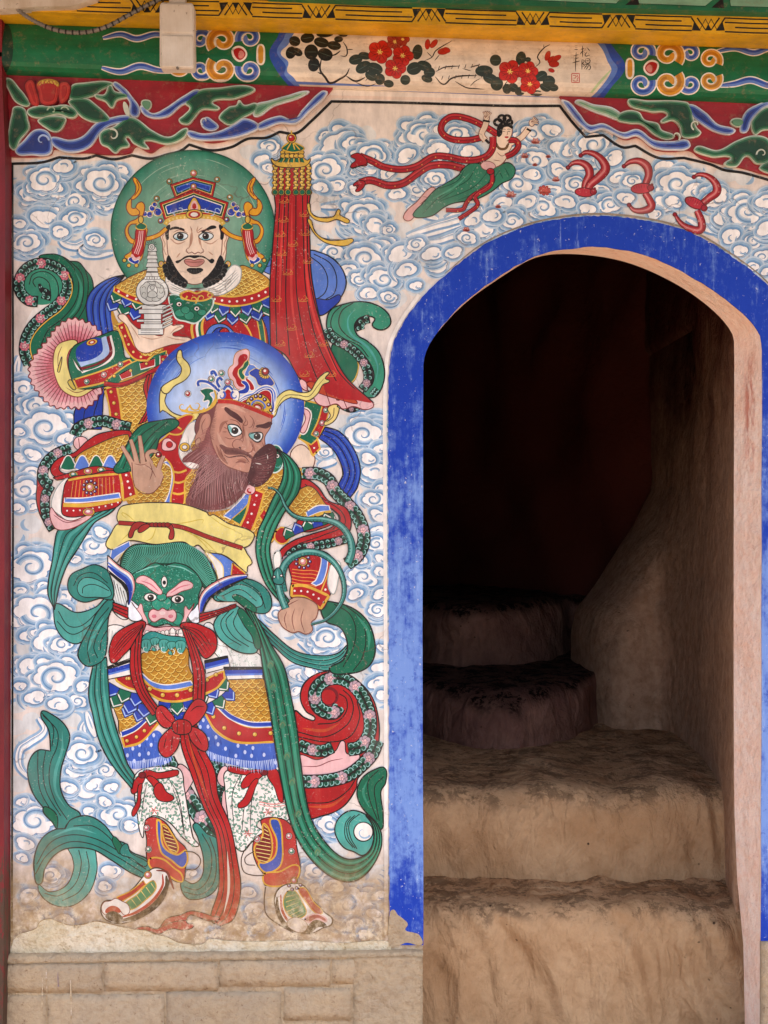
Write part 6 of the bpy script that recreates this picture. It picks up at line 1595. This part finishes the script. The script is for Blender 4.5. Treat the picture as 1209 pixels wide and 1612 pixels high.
ribbon('770 268 776 284 764 296 742 310 734 320 728 330 702 331', 5.5); ribbon('775 270 772 292 748 310 752 322 742 332 722 345', 5.5); E('#a3141f', 772, 270, 6, 5, o='N')
for s in ('566 242 556 243 552 247 560 252 554 258 552 264 564 262 578 256',): F('#a3141f', s, 'N', 1.3)
hd_ = P('head', AP)
F('K', '786 206 789 198 798 195 805 200 806 210 802 219 796 223 789 218', 'f', 1.3); F('K', '786 214 796 220 798 228 784 228', None)
for x in (793, 801): S('N', 1.2, [(x-2.5, 208), (x, 207), (x+2.5, 208)], 't'); S('N', .8, [(x-3, 204.5), (x, 203.5), (x+3, 204.5)], 't')
S('f', .9, '798 207 799 212 797 213', 't'); F('R', '794 216 797 215 801 216 797 218', None)
P('hair', hd_); F('N', '784 216 782 204 786 195 796 191 805 196 807 203 800 200 792 202 790 212', None)
for q in ((784, 193, 6, 5), (790, 187, 5.5, 5), (798, 187, 5.5, 5), (802, 193, 4, 4)): OUT(ell(*q), 'N', 4)

# ------------------------------------------------------------------ falling lotus blossoms
for i, (x, y, r, full, lab) in enumerate(((843, 222, 8, 0, 'thin red outlined lotus beside the apsara\'s right hand'), (826, 245, 7, 0, 'thin red outlined lotus under the apsara\'s raised arm'), (863, 246, 4.5, 0, 'tiny red lotus right of the apsara\'s shoulder'), (842, 259, 4.5, 0, 'tiny red lotus between the apsara\'s skirt and the filled lotus'), (875, 282, 7, 0, 'thin outlined lotus just left of the twin-winged bat'), (857, 300, 10, 1, 'filled red lotus, the only solid one'), (804, 306, 9, 0, 'pink outlined lotus right of the apsara\'s sashes'), (784, 325, 5, 0, 'tiny pink lotus below the pink outlined lotus'), (734, 361, 6.5, 0, 'lowest small lotus, just above the blue arch'))):
    t_ = thing('painted_lotus', lab, 'painted flower', WP(x, y+r*.5), 'lotus blossoms falling round the apsara')
    P('petals', t_)
    if full: F('#b5413a', scallop(x, y, r, r*.8, 9, 0, .3), 'D', 1.0)
    for k in range(9):
        a = math.pi+math.pi*k/8; rr = r*(1.0 if k % 2 else .78)
        tip = (x+rr*1.05*math.cos(a), y+rr*.95*math.sin(a)+r*.3)
        F('#e3b3a6' if not full else '#c85a50', [(x, y+r*.4), ((x+tip[0])/2-r*.16, (y+r*.4+tip[1])/2), tip, ((x+tip[0])/2+r*.16, (y+r*.4+tip[1])/2)], '#a84a3c', .9)
    S('#a84a3c', 1.1, [(x-r, y+r*.35), (x, y+r*.55), (x+r, y+r*.35)], 't')

# ------------------------------------------------------------------ three red bats
def bat(lab, wings, bodyq, head):
    t_ = thing('painted_bat', lab, 'painted bat', WP(bodyq[0], bodyq[1]+8), 'red bats over the arch')
    for s, w_ in wings:
        P('wing', t_)
        C = smooth(s); W_ = [w_*(.25+.75*min(1, 1.9*i/len(C))*(1-.35*max(0, (i/len(C)-.6)/.4))) for i in range(len(C))]
        SP('#5e0f18', C, [q+2.4 for q in W_]); SP('#94161f', C, W_); SP('#b2343c', [(x-1, y) for x, y in C], [q*.6 for q in W_]); SP('#cf7c78', [(x-1, y) for x, y in C], [q*.26 for q in W_]); E('#8e1526', C[0][0], C[0][1], 3.2, o='#5e0f18')
    P('body', t_); E('#b92f3c', *bodyq, o='#5e0f18', w=1.5)
    x, y, rx, ry, ro = bodyq
    for k in range(-3, 4): a = math.radians(ro); S('#6e1420', .9, [(x+k*rx*.22*math.cos(a), y+k*rx*.22*math.sin(a)), (x+k*rx*.26*math.cos(a)-ry*.8*math.sin(a)*-1, y+k*rx*.26*math.sin(a)-ry*.75)], 't')
    P('head', t_); E('#9e2030', *head, o='#5e0f18', w=1.2); E('#7a1420', head[0]+2, head[1]-head[2], 2.2, o=None); E('#7a1420', head[0]+2, head[1]+head[2]*.6, 2.0, o=None)
bat('red bat with both wings raised together, nearest the filled lotus', (('894 264 902 257 914 256 925 263 928 275 922 288 920 300', 11.5), ('914 245 922 240 936 243 948 253 953 266 944 278 930 290 924 300', 13)), (920, 303, 15, 7, 5), (934, 302, 5))
bat('middle red bat with wings spread up and down', (('982 262 992 255 1006 254 1018 262 1021 275 1016 290', 11.5), ('990 323 998 331 1012 332 1025 326 1022 315 1015 304', 11)), (1010, 297, 17, 8, -4), (1024, 296, 5))
bat('rightmost red bat with a tilted body', (('1092 279 1100 275 1114 278 1126 289 1128 302 1116 312 1104 322', 11.5), ('1062 338 1072 352 1086 360 1102 362 1104 350 1097 332', 11)), (1093, 320, 16, 8, 24), (1108, 328, 5))

# flaked plaster at the foot of the mural
fk = P('flaked_plaster', wall, mat=MAT['bare_plaster'])
F('W', '22 1478 30 1470 44 1466 58 1460 62 1452 68 1448 80 1446 96 1452 110 1456 130 1455 150 1450 165 1452 190 1458 212 1463 230 1464 244 1470 262 1474 284 1484 318 1486 330 1478 352 1480 400 1482 470 1480 540 1484 612 1482 612 1498 400 1502 200 1506 22 1508', o=None, step=2)
P('flake_edge', wall)
S('#7a6040', 1.6, '22 1478 30 1470 44 1466 58 1460 62 1452 68 1448 80 1446 96 1452 110 1456 130 1455 150 1450 165 1452 190 1458 212 1463 230 1464 244 1470 262 1474 284 1484 318 1486', 't', 2)


WOOD = MAT['wood_paint']
# ------------------------------------------------------------------ painted lintel beam
YB = -.07
bm_ = thing('lintel_beam', 'green painted lintel beam with a white flower panel and scrolling clouds', 'beam', (0, YB, WP(0, 150)[2]))
bm_['rounded'] = True
bp_ = P('beam', bm_, mat=WOOD)
def beam_bot(x): return 119+(x*.0425 if x < 900 else 38+(x-900)*.018)
def beam_top(x): return 20+x*.033
solid(bp_, [(x, beam_bot(x)) for x in range(-230, 1600, 60)]+[(x, beam_top(x)-40) for x in range(1560, -231, -60)], YB, .09, '#0f6a42')
plane(YB)
P('beam_end', bm_, mat=WOOD); F('#0b3a28', '4 34 14 40 20 62 20 88 14 108 5 116 3 80', None)
def scroll(x, y, r, a, hand, col, dark, turn=2.35):
    C = []
    for k in range(31):
        t = k/30; rr = r*(.92-.72*t); th = a+hand*turn*math.pi*t
        C.append((x+rr*math.cos(th), y+rr*math.sin(th)*.92))
    W_ = [r*.52*(1-.35*k/30) for k in range(31)]; W_[-1] *= .6
    SP('W', C, [q+4 for q in W_]); SP(col, C, W_)
    C2 = [((px*.93+x*.07), (py*.93+y*.07)) for px, py in C]; SP(dark, C2[:22], [q*.45 for q in W_[:22]])
def wisp(s, w, col, dark):
    C = smooth(s); W_ = prof(len(C), w, 't'); SP('W', C, [q+3.4 for q in W_]); SP(col, C, W_); SP(dark, [(x, y-w*.2) for x, y in C], [q*.4 for q in W_])
CLB, CDB, CYE, CYD = '#5d80cc', '#2b4fae', '#d79a34', '#b87a22'
for k, (dx, dy, mir) in enumerate(((0, 0, 1), (1402, 22, -1))):
    X = (lambda v: v) if mir == 1 else (lambda v: 1402-v)
    cs = P('cloud_scrolls', bm_, mat=WOOD, label='blue and yellow scrolls, %s end of the beam' % ('left' if mir == 1 else 'right'))
    wisp([(X(x), y+dy) for x, y in pts('162 60 190 54 215 61 245 54 276 60')], 8, CLB, CDB); wisp([(X(x), y+dy) for x, y in pts('160 107 190 113 220 104 246 110 270 113')], 9, CLB, CDB)
    for x, y, r, a, hd, cc in ((284, 72, 15, 2.6, 1, 'y'), (284, 104, 15, -2.6, -1, 'y'), (316, 62, 15, .3, -1, 'b'), (316, 110, 15, -.3, 1, 'b'), (350, 64, 20, 2.4, 1, 'y'), (350, 108, 20, -2.4, -1, 'y'), (392, 60, 17, 2.8, 1, 'b'), (392, 110, 17, -2.8, -1, 'b')):
        scroll(X(x), y+dy, r*1.14, a if mir == 1 else math.pi-a, hd*mir, *((CYE, CYD) if cc == 'y' else (CLB, CDB)))
    F('R', [(X(x), y+dy) for x, y in pts('366 80 378 74 388 86 376 96')], 'W', 3); F('Q', [(X(x), y+dy) for x, y in pts('378 80 385 86 377 92')], None)
    F(CYE, [(X(x), y+dy) for x, y in pts('407 72 414 72 416 86 414 100 407 100 405 86')], 'W', 3)
ca = P('flower_panel', bm_, mat=WOOD, label='cream flower panel in the middle of the beam')
F(CDB, '452 34 436 60 424 84 436 112 456 137.5 456 137.5 948 157.2 948 157.2 962 138 984 106 968 78 938 40 930 30', None)
F(CLB, '462 36 446 62 436 82 450 104 448 118 466 138 466 138 936 156.8 936 156.8 950 142 972 110 962 92 952 70 934 46 926 34', None)
F('#e6d9c9', '478 38 462 54 454 70 442 84 454 98 452 112 462 122 474 138.4 474 138.4 926 156.4 926 156.4 940 144 962 112 956 96 948 78 930 56 922 40', None)
S('#b9cfa0', 4, '926 152 944 130 962 110', 't')
IK = '#191d1a'; IK2 = '#2d3a33'
def leafink(x, y, rx, ry, rot, c=IK):
    E(c, x, y, rx, ry, rot, o=None); a = math.radians(rot)
    S('#51605a', .9, [(x-rx*.8*math.cos(a), y-rx*.8*math.sin(a)), (x+rx*.8*math.cos(a), y+rx*.8*math.sin(a))], 't')
def camellia(x, y, r, c='#c4231c'):
    for k in range(5):
        a = 2*math.pi*k/5-1.2; E(c, x+r*.52*math.cos(a), y+r*.48*math.sin(a), r*.56, r*.5, math.degrees(a), o='#8e1512', w=.8)
    for k in range(12):
        a = 2*math.pi*k/12; S('#6a1010', .9, [(x+r*.3*math.cos(a), y+r*.28*math.sin(a)), (x+r*.85*math.cos(a), y+r*.8*math.sin(a))], 't')
    for k in range(6):
        a = k; S('#f0d070', 1.4, [(x, y), (x+r*.26*math.cos(a), y+r*.24*math.sin(a))])
fp = P('flower_spray', ca, mat=WOOD, label='ink and red camellia spray, left of the panel')
for q in ((464, 65, 9, 8, 20), (484, 60, 11, 8, -10), (512, 53, 14, 6, -5), (506, 67, 12, 8, 15), (526, 72, 11, 7, 10), (539, 52, 9, 6, 20), (533, 62, 7, 5, 0), (490, 82, 11, 12, 0), (512, 86, 12, 10, 20), (494, 102, 9, 11, 10), (458, 83, 8, 10, 20), (468, 82, 9, 6, 30)): leafink(*q)
for s, w_ in (('506 92 504 110 512 122 520 131 536 124 545 118 550 108', 3.6), ('545 120 560 128 575 122', 3), ('510 118 500 114', 2.4), ('536 80 528 86 520 88', 2.4), ('540 66 546 76 545 88 536 88', 2.2), ('546 78 556 78', 1.6), ('560 130 578 136 592 132', 1.8), ('575 128 585 118 590 124', 1.4), ('686 113 700 106 724 104', 2), ('685 121 698 133 710 124 724 120 751 119', 2.6), ('716 128 734 138 752 140 768 142', 2), ('740 106 756 102', 1.8), ('728 108 742 112', 1.4), ('740 136 748 128 756 124', 1.4), ('668 96 680 90 686 80 712 64', 1.8), ('680 90 672 82', 1.4), ('692 86 684 96', 1.4), ('800 126 790 140', 1.4), ('842 106 850 98 846 90 856 76 866 70', 2), ('856 76 856 70', 1.2)): S('#1c1512', w_, s, 't')
for k in range(14): x = 690+k*5.2; S('#1c1512', 1.1, [(x, 110-k*.3+(16 if k % 2 else 0)), (x+2, 104-k*.3+(16 if k % 2 else 0))])
for q in ((560, 94, 11, 8, -15), (574, 88, 10, 6, 10), (572, 106, 13, 9, -30), (590, 108, 13, 9, 20), (584, 120, 10, 7, 30), (598, 125, 8, 9, 0), (612, 132, 8, 6, 10), (657, 82, 8, 12, 10), (652, 108, 12, 10, -20), (668, 104, 12, 8, 20), (676, 114, 9, 8, 0), (638, 126, 8, 8, 0), (672, 124, 9, 6, 20)): leafink(*q, IK2)
for q in ((622, 66, 13, '#a83a2c'), (634, 62, 10, '#a83a2c'), (598, 82, 18), (634, 88, 16), (622, 108, 16)): camellia(*q)
for q in ((673, 70, 4, 8, 5), (683, 69, 4, 8, 40), (698, 81, 9, 5, -10), (703, 79, 6, 4, 20)): E('#b8281f', *q, o='#8e1512', w=.7)
P('flower_spray', ca, mat=WOOD, label='ink and red camellia spray, right of the panel')
for q in ((780, 95, 9, 9, 0), (762, 112, 14, 9, 0), (772, 124, 12, 8, 20), (782, 132, 10, 11, 0), (798, 140, 7, 8, 0), (820, 92, 8, 11, 10), (831, 94, 5, 4, 0), (852, 120, 10, 8, -30), (864, 128, 10, 9, 0), (871, 138, 8, 6, 10), (844, 147, 10, 5, 0), (818, 144, 8, 7, 0), (808, 138, 8, 7, 30), (858, 138, 9, 6, 30)): leafink(*q, IK2)
for q in ((803, 113, 18), (831, 112, 15), (834, 133, 15)): camellia(*q)
for q in ((862, 88, 4, 8, 20), (868, 94, 7, 4, -40), (876, 92, 8, 4, -30), (872, 101, 8, 5, 0), (868, 111, 5, 3, 20)): E('#b8281f', *q, o='#8e1512', w=.7)
P('inscription', ca, mat=WOOD, label='two columns of brushed characters with a red seal')
for s in ('914 78 920 76', '917 72 917 90', '917 80 913 86', '918 80 921 84', '923 75 920 80', '924 75 929 81', '924 82 921 88 928 87', '926 84 929 89',
          '916 94 916 110', '916 94 920 96 917 100 920 103 917 105', '922 93 928 93 928 99 922 99 922 93', '922 96 928 96', '920 102 930 101', '924 102 919 109', '923 105 929 104 928 110 925 110', '926 105 922 110',
          '905 72 909 72', '905 75 909 75', '904 78 910 78', '903 88 911 86', '904 93 911 91', '901 99 913 96', '907 82 906 100 906 113'): S('#15110f', 1.5, s, 't')
S('#c0392b', 1.3, '900 116 912 116 912 116 912 130 912 130 900 130 900 130 900 116'); 
for s in ('902 119 906 119 906 123 903 123', '908 118 910 122 908 126', '902 126 905 128 910 127', '906 121 908 121'): S('#c0392b', 1.1, s)

# ------------------------------------------------------------------ yellow fascia with a black fret
YF = -.14
fa_ = thing('fret_fascia', 'yellow fascia board with a black key-fret pattern along the top', 'fascia', (0, YF, WP(0, 50)[2]))
fb = P('board', fa_, mat=WOOD)
def yc(x): return 2.2+x*.0322
solid(fb, [(x, yc(x)+14.5) for x in range(-230, 1600, 90)]+[(x, yc(x)-19) for x in range(1570, -231, -90)], YF, -.03, '#d8a415')
plane(YF)
NS = [-43, 95, 232, 371, 502, 675, 839, 974, 1115, 1255]
for i, x in enumerate(NS):
    P('fret_key', fa_, mat=WOOD)
    c0 = yc(x)
    u = -1 if i % 2 else 1
    zig = [(x-22, c0-10*u), (x-9, c0+9*u), (x, c0-8*u), (x+9, c0+9*u), (x+22, c0-10*u)]
    for d in (-4.5, 4.5): SP('N', [(p+d, q) for p, q in zig], 2.4)
    for tx in (-26, 26): FP('N', [(x+tx, c0+10*u), (x+tx*.45, c0+10.5*u), (x+tx*.85, c0-5*u)])
    FP('N', [(x-5, c0+10*u), (x+5, c0+10*u), (x, c0+1*u)])
    if i+1 < len(NS):
        a, b = x+26, NS[i+1]-26
        for d, u, v in ((-10.5, 0, 0), (-3.6, 0, 16), (3.8, 16, 0), (11, 0, 0)): SP('N', [(a+u, yc(a+u)+d), ((a+b)/2, yc((a+b)/2)+d+.4), (b-v, yc(b-v)+d)], 2.2)
P('fret_line', fa_, mat=WOOD)
SP('#2a2014', [(x, yc(x)-15.5) for x in range(-200, 1400, 40)], 1.6)

# ------------------------------------------------------------------ eave edge and porch roof that shades the wall
ev = thing('porch_roof', 'green eave boards of the porch roof along the top edge', 'roof', (0, -.4, WP(0, 0)[2]))
eb = P('eave_board', ev, mat=WOOD)
YE = -.18
solid(eb, [(420, -60), (420, -6), (640, 3), (900, 11), (1209, 19), (1600, 30), (1600, -60)], YE, -.03, '#1c6a48')
plane(YE)
P('eave_panel', ev, mat=WOOD)
for s in ('640 -14 650 -4 780 0 800 -14', '800 -14 820 0 970 6 985 -10', '1000 -12 1006 6 1110 10 1130 -6', '1148 -8 1150 10 1300 14 1300 -8'): F('#7fae93', s, 'V', 1.4, sm=False)
for s in ('984 8 1006 8 1004 -8', '1120 12 1140 13 1138 -4'): F('N', s, None, sm=False)
ZR = WP(0, -52)[2]
box('soffit', -6.0, 6.0, -1.60, 2.2, ZR+.03, ZR+.09, 'roof_wood', ev)
for k in range(16): box('rafter', -3.1+k*.4, -3.02+k*.4, -1.57, -.19, ZR-.06, ZR+.028, 'roof_wood', ev)
box('roof_slab', -6.2, 6.2, -1.72, 8.0, ZR+3.2-1.4, ZR+3.3-1.4, 'roof_wood', ev)
# white trunking at the top left
tk = thing('cable_trunking', 'white plastic cable trunking at the top left corner', 'trunking', WP(60, 8, -.13))
slab('trunk', '-60 -30 165 -30 150 -3 124 6 112 9 60 10 0 14 -60 16', -.175, -.13, 'white_plastic', tk)

# ------------------------------------------------------------------ motion-sensor lamp and its conduit
sn = thing('motion_sensor', 'white plastic motion sensor box hanging in front of the green beam', 'sensor', WP(278, 108, -.11))
Q = [(251, 8), (254, 3), (302, 4), (305, 9), (306, 104), (303, 108), (254, 107), (251, 103)]
o = slab('housing', Q, -.185, -.140, 'white_plastic', sn); b = o.modifiers.new('bevel', 'BEVEL'); b.width = .004; b.segments = 3
o = slab('lens', [(254, 55), (304, 56), (304, 104), (301, 106), (256, 105), (254, 102)], -.191, -.181, 'sensor_lens', sn); b = o.modifiers.new('bevel', 'BEVEL'); b.width = .004; b.segments = 3
o = slab('cover', [(253, 8), (256, 5), (301, 6), (303, 10), (304, 52), (254, 51)], -.189, -.181, 'white_plastic', sn); b = o.modifiers.new('bevel', 'BEVEL'); b.width = .003; b.segments = 2
slab('bracket', '268 -30 290 -30 292 6 266 6', -.170, -.09, 'white_plastic', sn)
slab('screw', ell(279, 106.5, 2.0, n=10), -.194, -.185, 'conduit_plastic', sn)
cb_ = thing('flexible_conduit', 'dark ribbed flexible conduit drooping from the trunking to the sensor', 'cable', WP(120, 50, -.12))
C = resample(smooth('20 6 34 20 56 34 84 46 112 51 140 50 170 41 200 25 228 10 262 -6'), 150)
V, Fc = [], []
for i, (x, y) in enumerate(C):
    a, b_ = C[max(0, i-1)], C[min(len(C)-1, i+1)]; l = math.hypot(b_[0]-a[0], b_[1]-a[1]); nx, ny = -(b_[1]-a[1])/l, (b_[0]-a[0])/l
    r = .0068*(1.0 if i % 3 else .72)
    p = Vector(WP(x, y, -.16))
    for k in range(10):
        th = 2*math.pi*k/10; V.append(tuple(p+Vector((nx*r*math.cos(th), -r*math.sin(th), -ny*r*math.cos(th)))))
Fc = [(i*10+k, i*10+(k+1) % 10, (i+1)*10+(k+1) % 10, (i+1)*10+k) for i in range(len(C)-1) for k in range(10)]
mesh_obj('conduit', V, Fc, 'conduit_plastic', cb_, cb_.location, True)
P('tape_band', cb_, mat=MAT['black_tape'])
for i in range(36, 146, 6):
    x, y = C[i]; a, b_ = C[i-1], C[i+1]; l = math.hypot(b_[0]-a[0], b_[1]-a[1]); nx, ny = -(b_[1]-a[1])/l, (b_[0]-a[0])/l
    ring = []
    for q in (-1, 1):
        xx, yy = x+(b_[0]-a[0])/l*1.3*q, y+(b_[1]-a[1])/l*1.3*q; p = Vector(WP(xx, yy, -.16))
        ring.append([tuple(p+Vector((nx*.0072*math.cos(2*math.pi*k/10), -.0072*math.sin(2*math.pi*k/10), -ny*.0072*math.cos(2*math.pi*k/10)))) for k in range(10)])
    cur.add(ring[0]+ring[1], [(k, (k+1) % 10, 10+(k+1) % 10, 10+k) for k in range(10)], colour('W'))
plane(0.0)

# ------------------------------------------------------------------ carved spandrel boards
def carved(name, label, board, loc):
    t_ = thing(name, label, 'carved board', loc)
    p = P('board', t_, mat=WOOD); Q = smooth(board, True, 4)
    solid(p, Q, -.014, -.0003, '#96131f')
    return t_
LEAFN = [0]
def leaf(t_, s, kind='g', nm='carved_leaf', lift=0.0):
    LEAFN[0] += 1; lift += (LEAFN[0]*7 % 19)*.00021
    Q = smooth(s, True, 3); p = P(nm, t_, mat=WOOD)
    pal = {'g': ('#cdd3c2', '#5f8f6e', '#1d5c3a', '#123f29'), 'b': ('#d5d6da', '#7f97cc', '#31499c', '#1d2f78'), 'r': ('#7a1216', '#b8322a', '#c43a30', '#a8241f'), 'l': ('#d5d6da', '#a9bfa9', '#6f9a7c', '#4b7d5f')}[kind]
    for k, (cc, d) in enumerate(zip(pal, (0, 2.0, 4.2, 7.0))):
        q = inset(Q, d) if d else Q
        if not q: break
        if d:
            A0 = abs(sum(Q[i-1][0]*Q[i][1]-Q[i][0]*Q[i-1][1] for i in range(len(Q))))/2
            if A0 < 90*d: break
            q = [v for v in q if inside(Q, *v)]
            if len(q) < 8: break
        solid(p, q, -.022-lift-.0026*k-(.002 if k else 0), -.012, cc)
    return p
sp1 = carved('carved_spandrel', 'carved red, green and blue foliage board under the left of the beam', '5 110 5 244 16 246 60 246 80 242 84 234 110 240 140 240 170 243 205 240 214 230 236 240 250 232 290 212 300 206 320 222 350 222 386 206 420 200 455 190 470 186 516 148 524 130 400 128 200 118', WP(200, 244, -.015))
for s, k in (('8 124 18 124 30 138 40 150 46 166 26 162 15 146', 'g'), ('22 168 38 170 44 188 46 202 32 220 22 236 12 224 14 200 18 180', 'g'), ('112 135 130 130 178 130 160 142 145 152 110 156', 'g'), ('108 158 135 154 152 165 172 184 172 192 150 193 130 186 116 172', 'g'), ('148 150 164 148 173 132 181 143 202 150 184 158 176 170 165 160', 'g'),
             ('178 130 196 138 208 152 220 170 216 184 204 180 203 160 190 146', 'b'), ('222 166 240 178 260 170 290 150 314 141 306 158 286 166 265 183 240 186 224 178', 'b'), ('312 142 340 138 400 138 372 155 335 160 346 171 318 173 306 186 295 196 281 190 290 180 298 170 290 161', 'g'), ('344 184 360 168 372 165 376 157 385 165 404 162 404 173 382 186 362 197 350 192', 'g'),
             ('294 206 320 210 345 206 370 194 385 186 408 196 404 204 372 216 330 221 300 217', 'b'), ('24 240 38 220 55 204 74 206 82 222 78 242 50 244', 'b'), ('80 216 110 220 130 214 150 194 166 187 202 181 206 190 176 197 160 207 140 232 110 240 84 230', 'b'), ('158 208 180 198 200 184 216 187 240 205 266 215 294 201 290 216 265 227 228 222 234 234 210 226 199 216 204 229 190 234 181 241 169 232 158 226', 'g'),
             ('400 166 424 158 452 150 486 143 472 154 432 167 402 184', 'l'), ('404 196 440 182 462 188 476 172 506 143 516 146 486 176 466 194 440 194 408 204', 'b'), ('196 160 204 176 202 184 194 170', 'g'), ('222 160 236 158 238 168 230 174', 'g'), ('316 196 324 184 336 190 344 200 330 206', 'b')): leaf(sp1, s, k)
for s in ('38 132 50 124 58 140 62 166 50 166 42 150', '92 132 106 128 112 140 106 158 94 163', '57 130 75 124 93 130 93 150 86 164 65 164 59 146'): leaf(sp1, s, 'r', 'lotus_petal', .004)
P('lotus_heart', sp1, mat=WOOD); solid(cur, ell(76, 133, 17, 9), -.036, -.014, '#b98a2e')
for k in range(22): a = k*2.4; r = 3.2*math.sqrt(k)*.95; solid(cur, ell(76+r*math.cos(a), 133+r*.5*math.sin(a), 1.7, n=8), -.0385, -.034, '#d8b24c')
leaf(sp1, '42 176 60 166 80 167 105 165 122 176 114 186 90 180 60 186', 'g', 'lotus_base', .004); leaf(sp1, '60 188 102 184 99 200 88 208 74 203', 'g', 'lotus_base')
def relief_curl(x, y, r, a, hand, col, yf=-.036):
    n = 22; V = []; 
    for k in range(n+1):
        t = k/n; rr = r*(1-.8*t); th = a+hand*1.5*math.pi*t; w_ = r*.3*(1-.6*t)
        for q in (-1, 1): V.append(WP(x+(rr+q*w_/2)*math.cos(th), y+(rr+q*w_/2)*math.sin(th), yf))
    m = len(V); V2 = [(v[0], -.02, v[2]) for v in V]
    Fc = [(2*i, 2*i+1, 2*i+3, 2*i+2) for i in range(n)]+[(2*i, 2*i+2, m+2*i+2, m+2*i) for i in range(n)]+[(2*i+1, m+2*i+1, m+2*i+3, 2*i+3) for i in range(n)]
    cur.add(V+V2, Fc, colour(col))
for q in ((66, 221, 11, 0, -1, '#9fb4dc'), (177, 213, 11, -2, 1, '#cdd3c2'), (82, 174, 8, 3, 1, '#a9c2a6'), (100, 174, 8, 0, -1, '#a9c2a6'), (322, 190, 7, 2, 1, '#d5d6da')): P('carved_scroll', sp1, mat=WOOD); relief_curl(*q)
sp2 = carved('carved_spandrel', 'carved red, green and blue foliage board under the right of the beam', '880 146 888 160 926 206 950 203 985 219 1006 216 1030 234 1062 238 1086 236 1104 248 1130 256 1170 264 1215 276 1420 300 1420 150', WP(1120, 270, -.015))
for s, k in (('884 158 896 160 912 178 928 196 950 194 980 208 1004 203 1030 220 1058 222 1082 220 1086 232 1060 236 1030 232 1004 214 984 217 950 203 926 206', 'b'), ('906 158 935 164 966 170 980 187 950 181 924 171', 'l'), ('970 186 985 174 1006 176 1015 188 1036 194 1042 204 1062 214 1050 220 1030 212 1010 196 990 194', 'g'), ('988 160 1020 158 1080 160 1090 172 1092 186 1097 200 1104 210 1090 217 1074 215 1070 200 1060 190 1040 192 1050 179 1024 176', 'g'),
             ('1084 164 1110 176 1130 195 1158 204 1150 212 1125 207 1100 192 1088 181', 'b'), ('1094 232 1130 236 1160 221 1186 213 1209 218 1216 236 1212 254 1192 258 1176 246 1160 262 1140 258 1150 248 1120 247', 'g'), ('1165 206 1172 178 1188 166 1216 160 1200 172 1184 190 1176 208', 'b'), ('1184 188 1216 168 1220 200 1200 206 1188 212', 'g'), ('1150 190 1166 186 1172 194 1160 200', 'g'), ('1196 262 1230 250 1260 262 1240 276 1214 274', 'g'), ('1220 180 1290 160 1300 200 1250 220', 'b')): leaf(sp2, s, k)
for q in ((1096, 196, 9, 2, 1, '#cdd3c2'), (1064, 214, 8, 1, -1, '#cdd3c2'), (1200, 242, 9, 3, 1, '#cdd3c2')): P('carved_scroll', sp2, mat=WOOD); relief_curl(*q)

for p in ALL_PARTS: p.build()
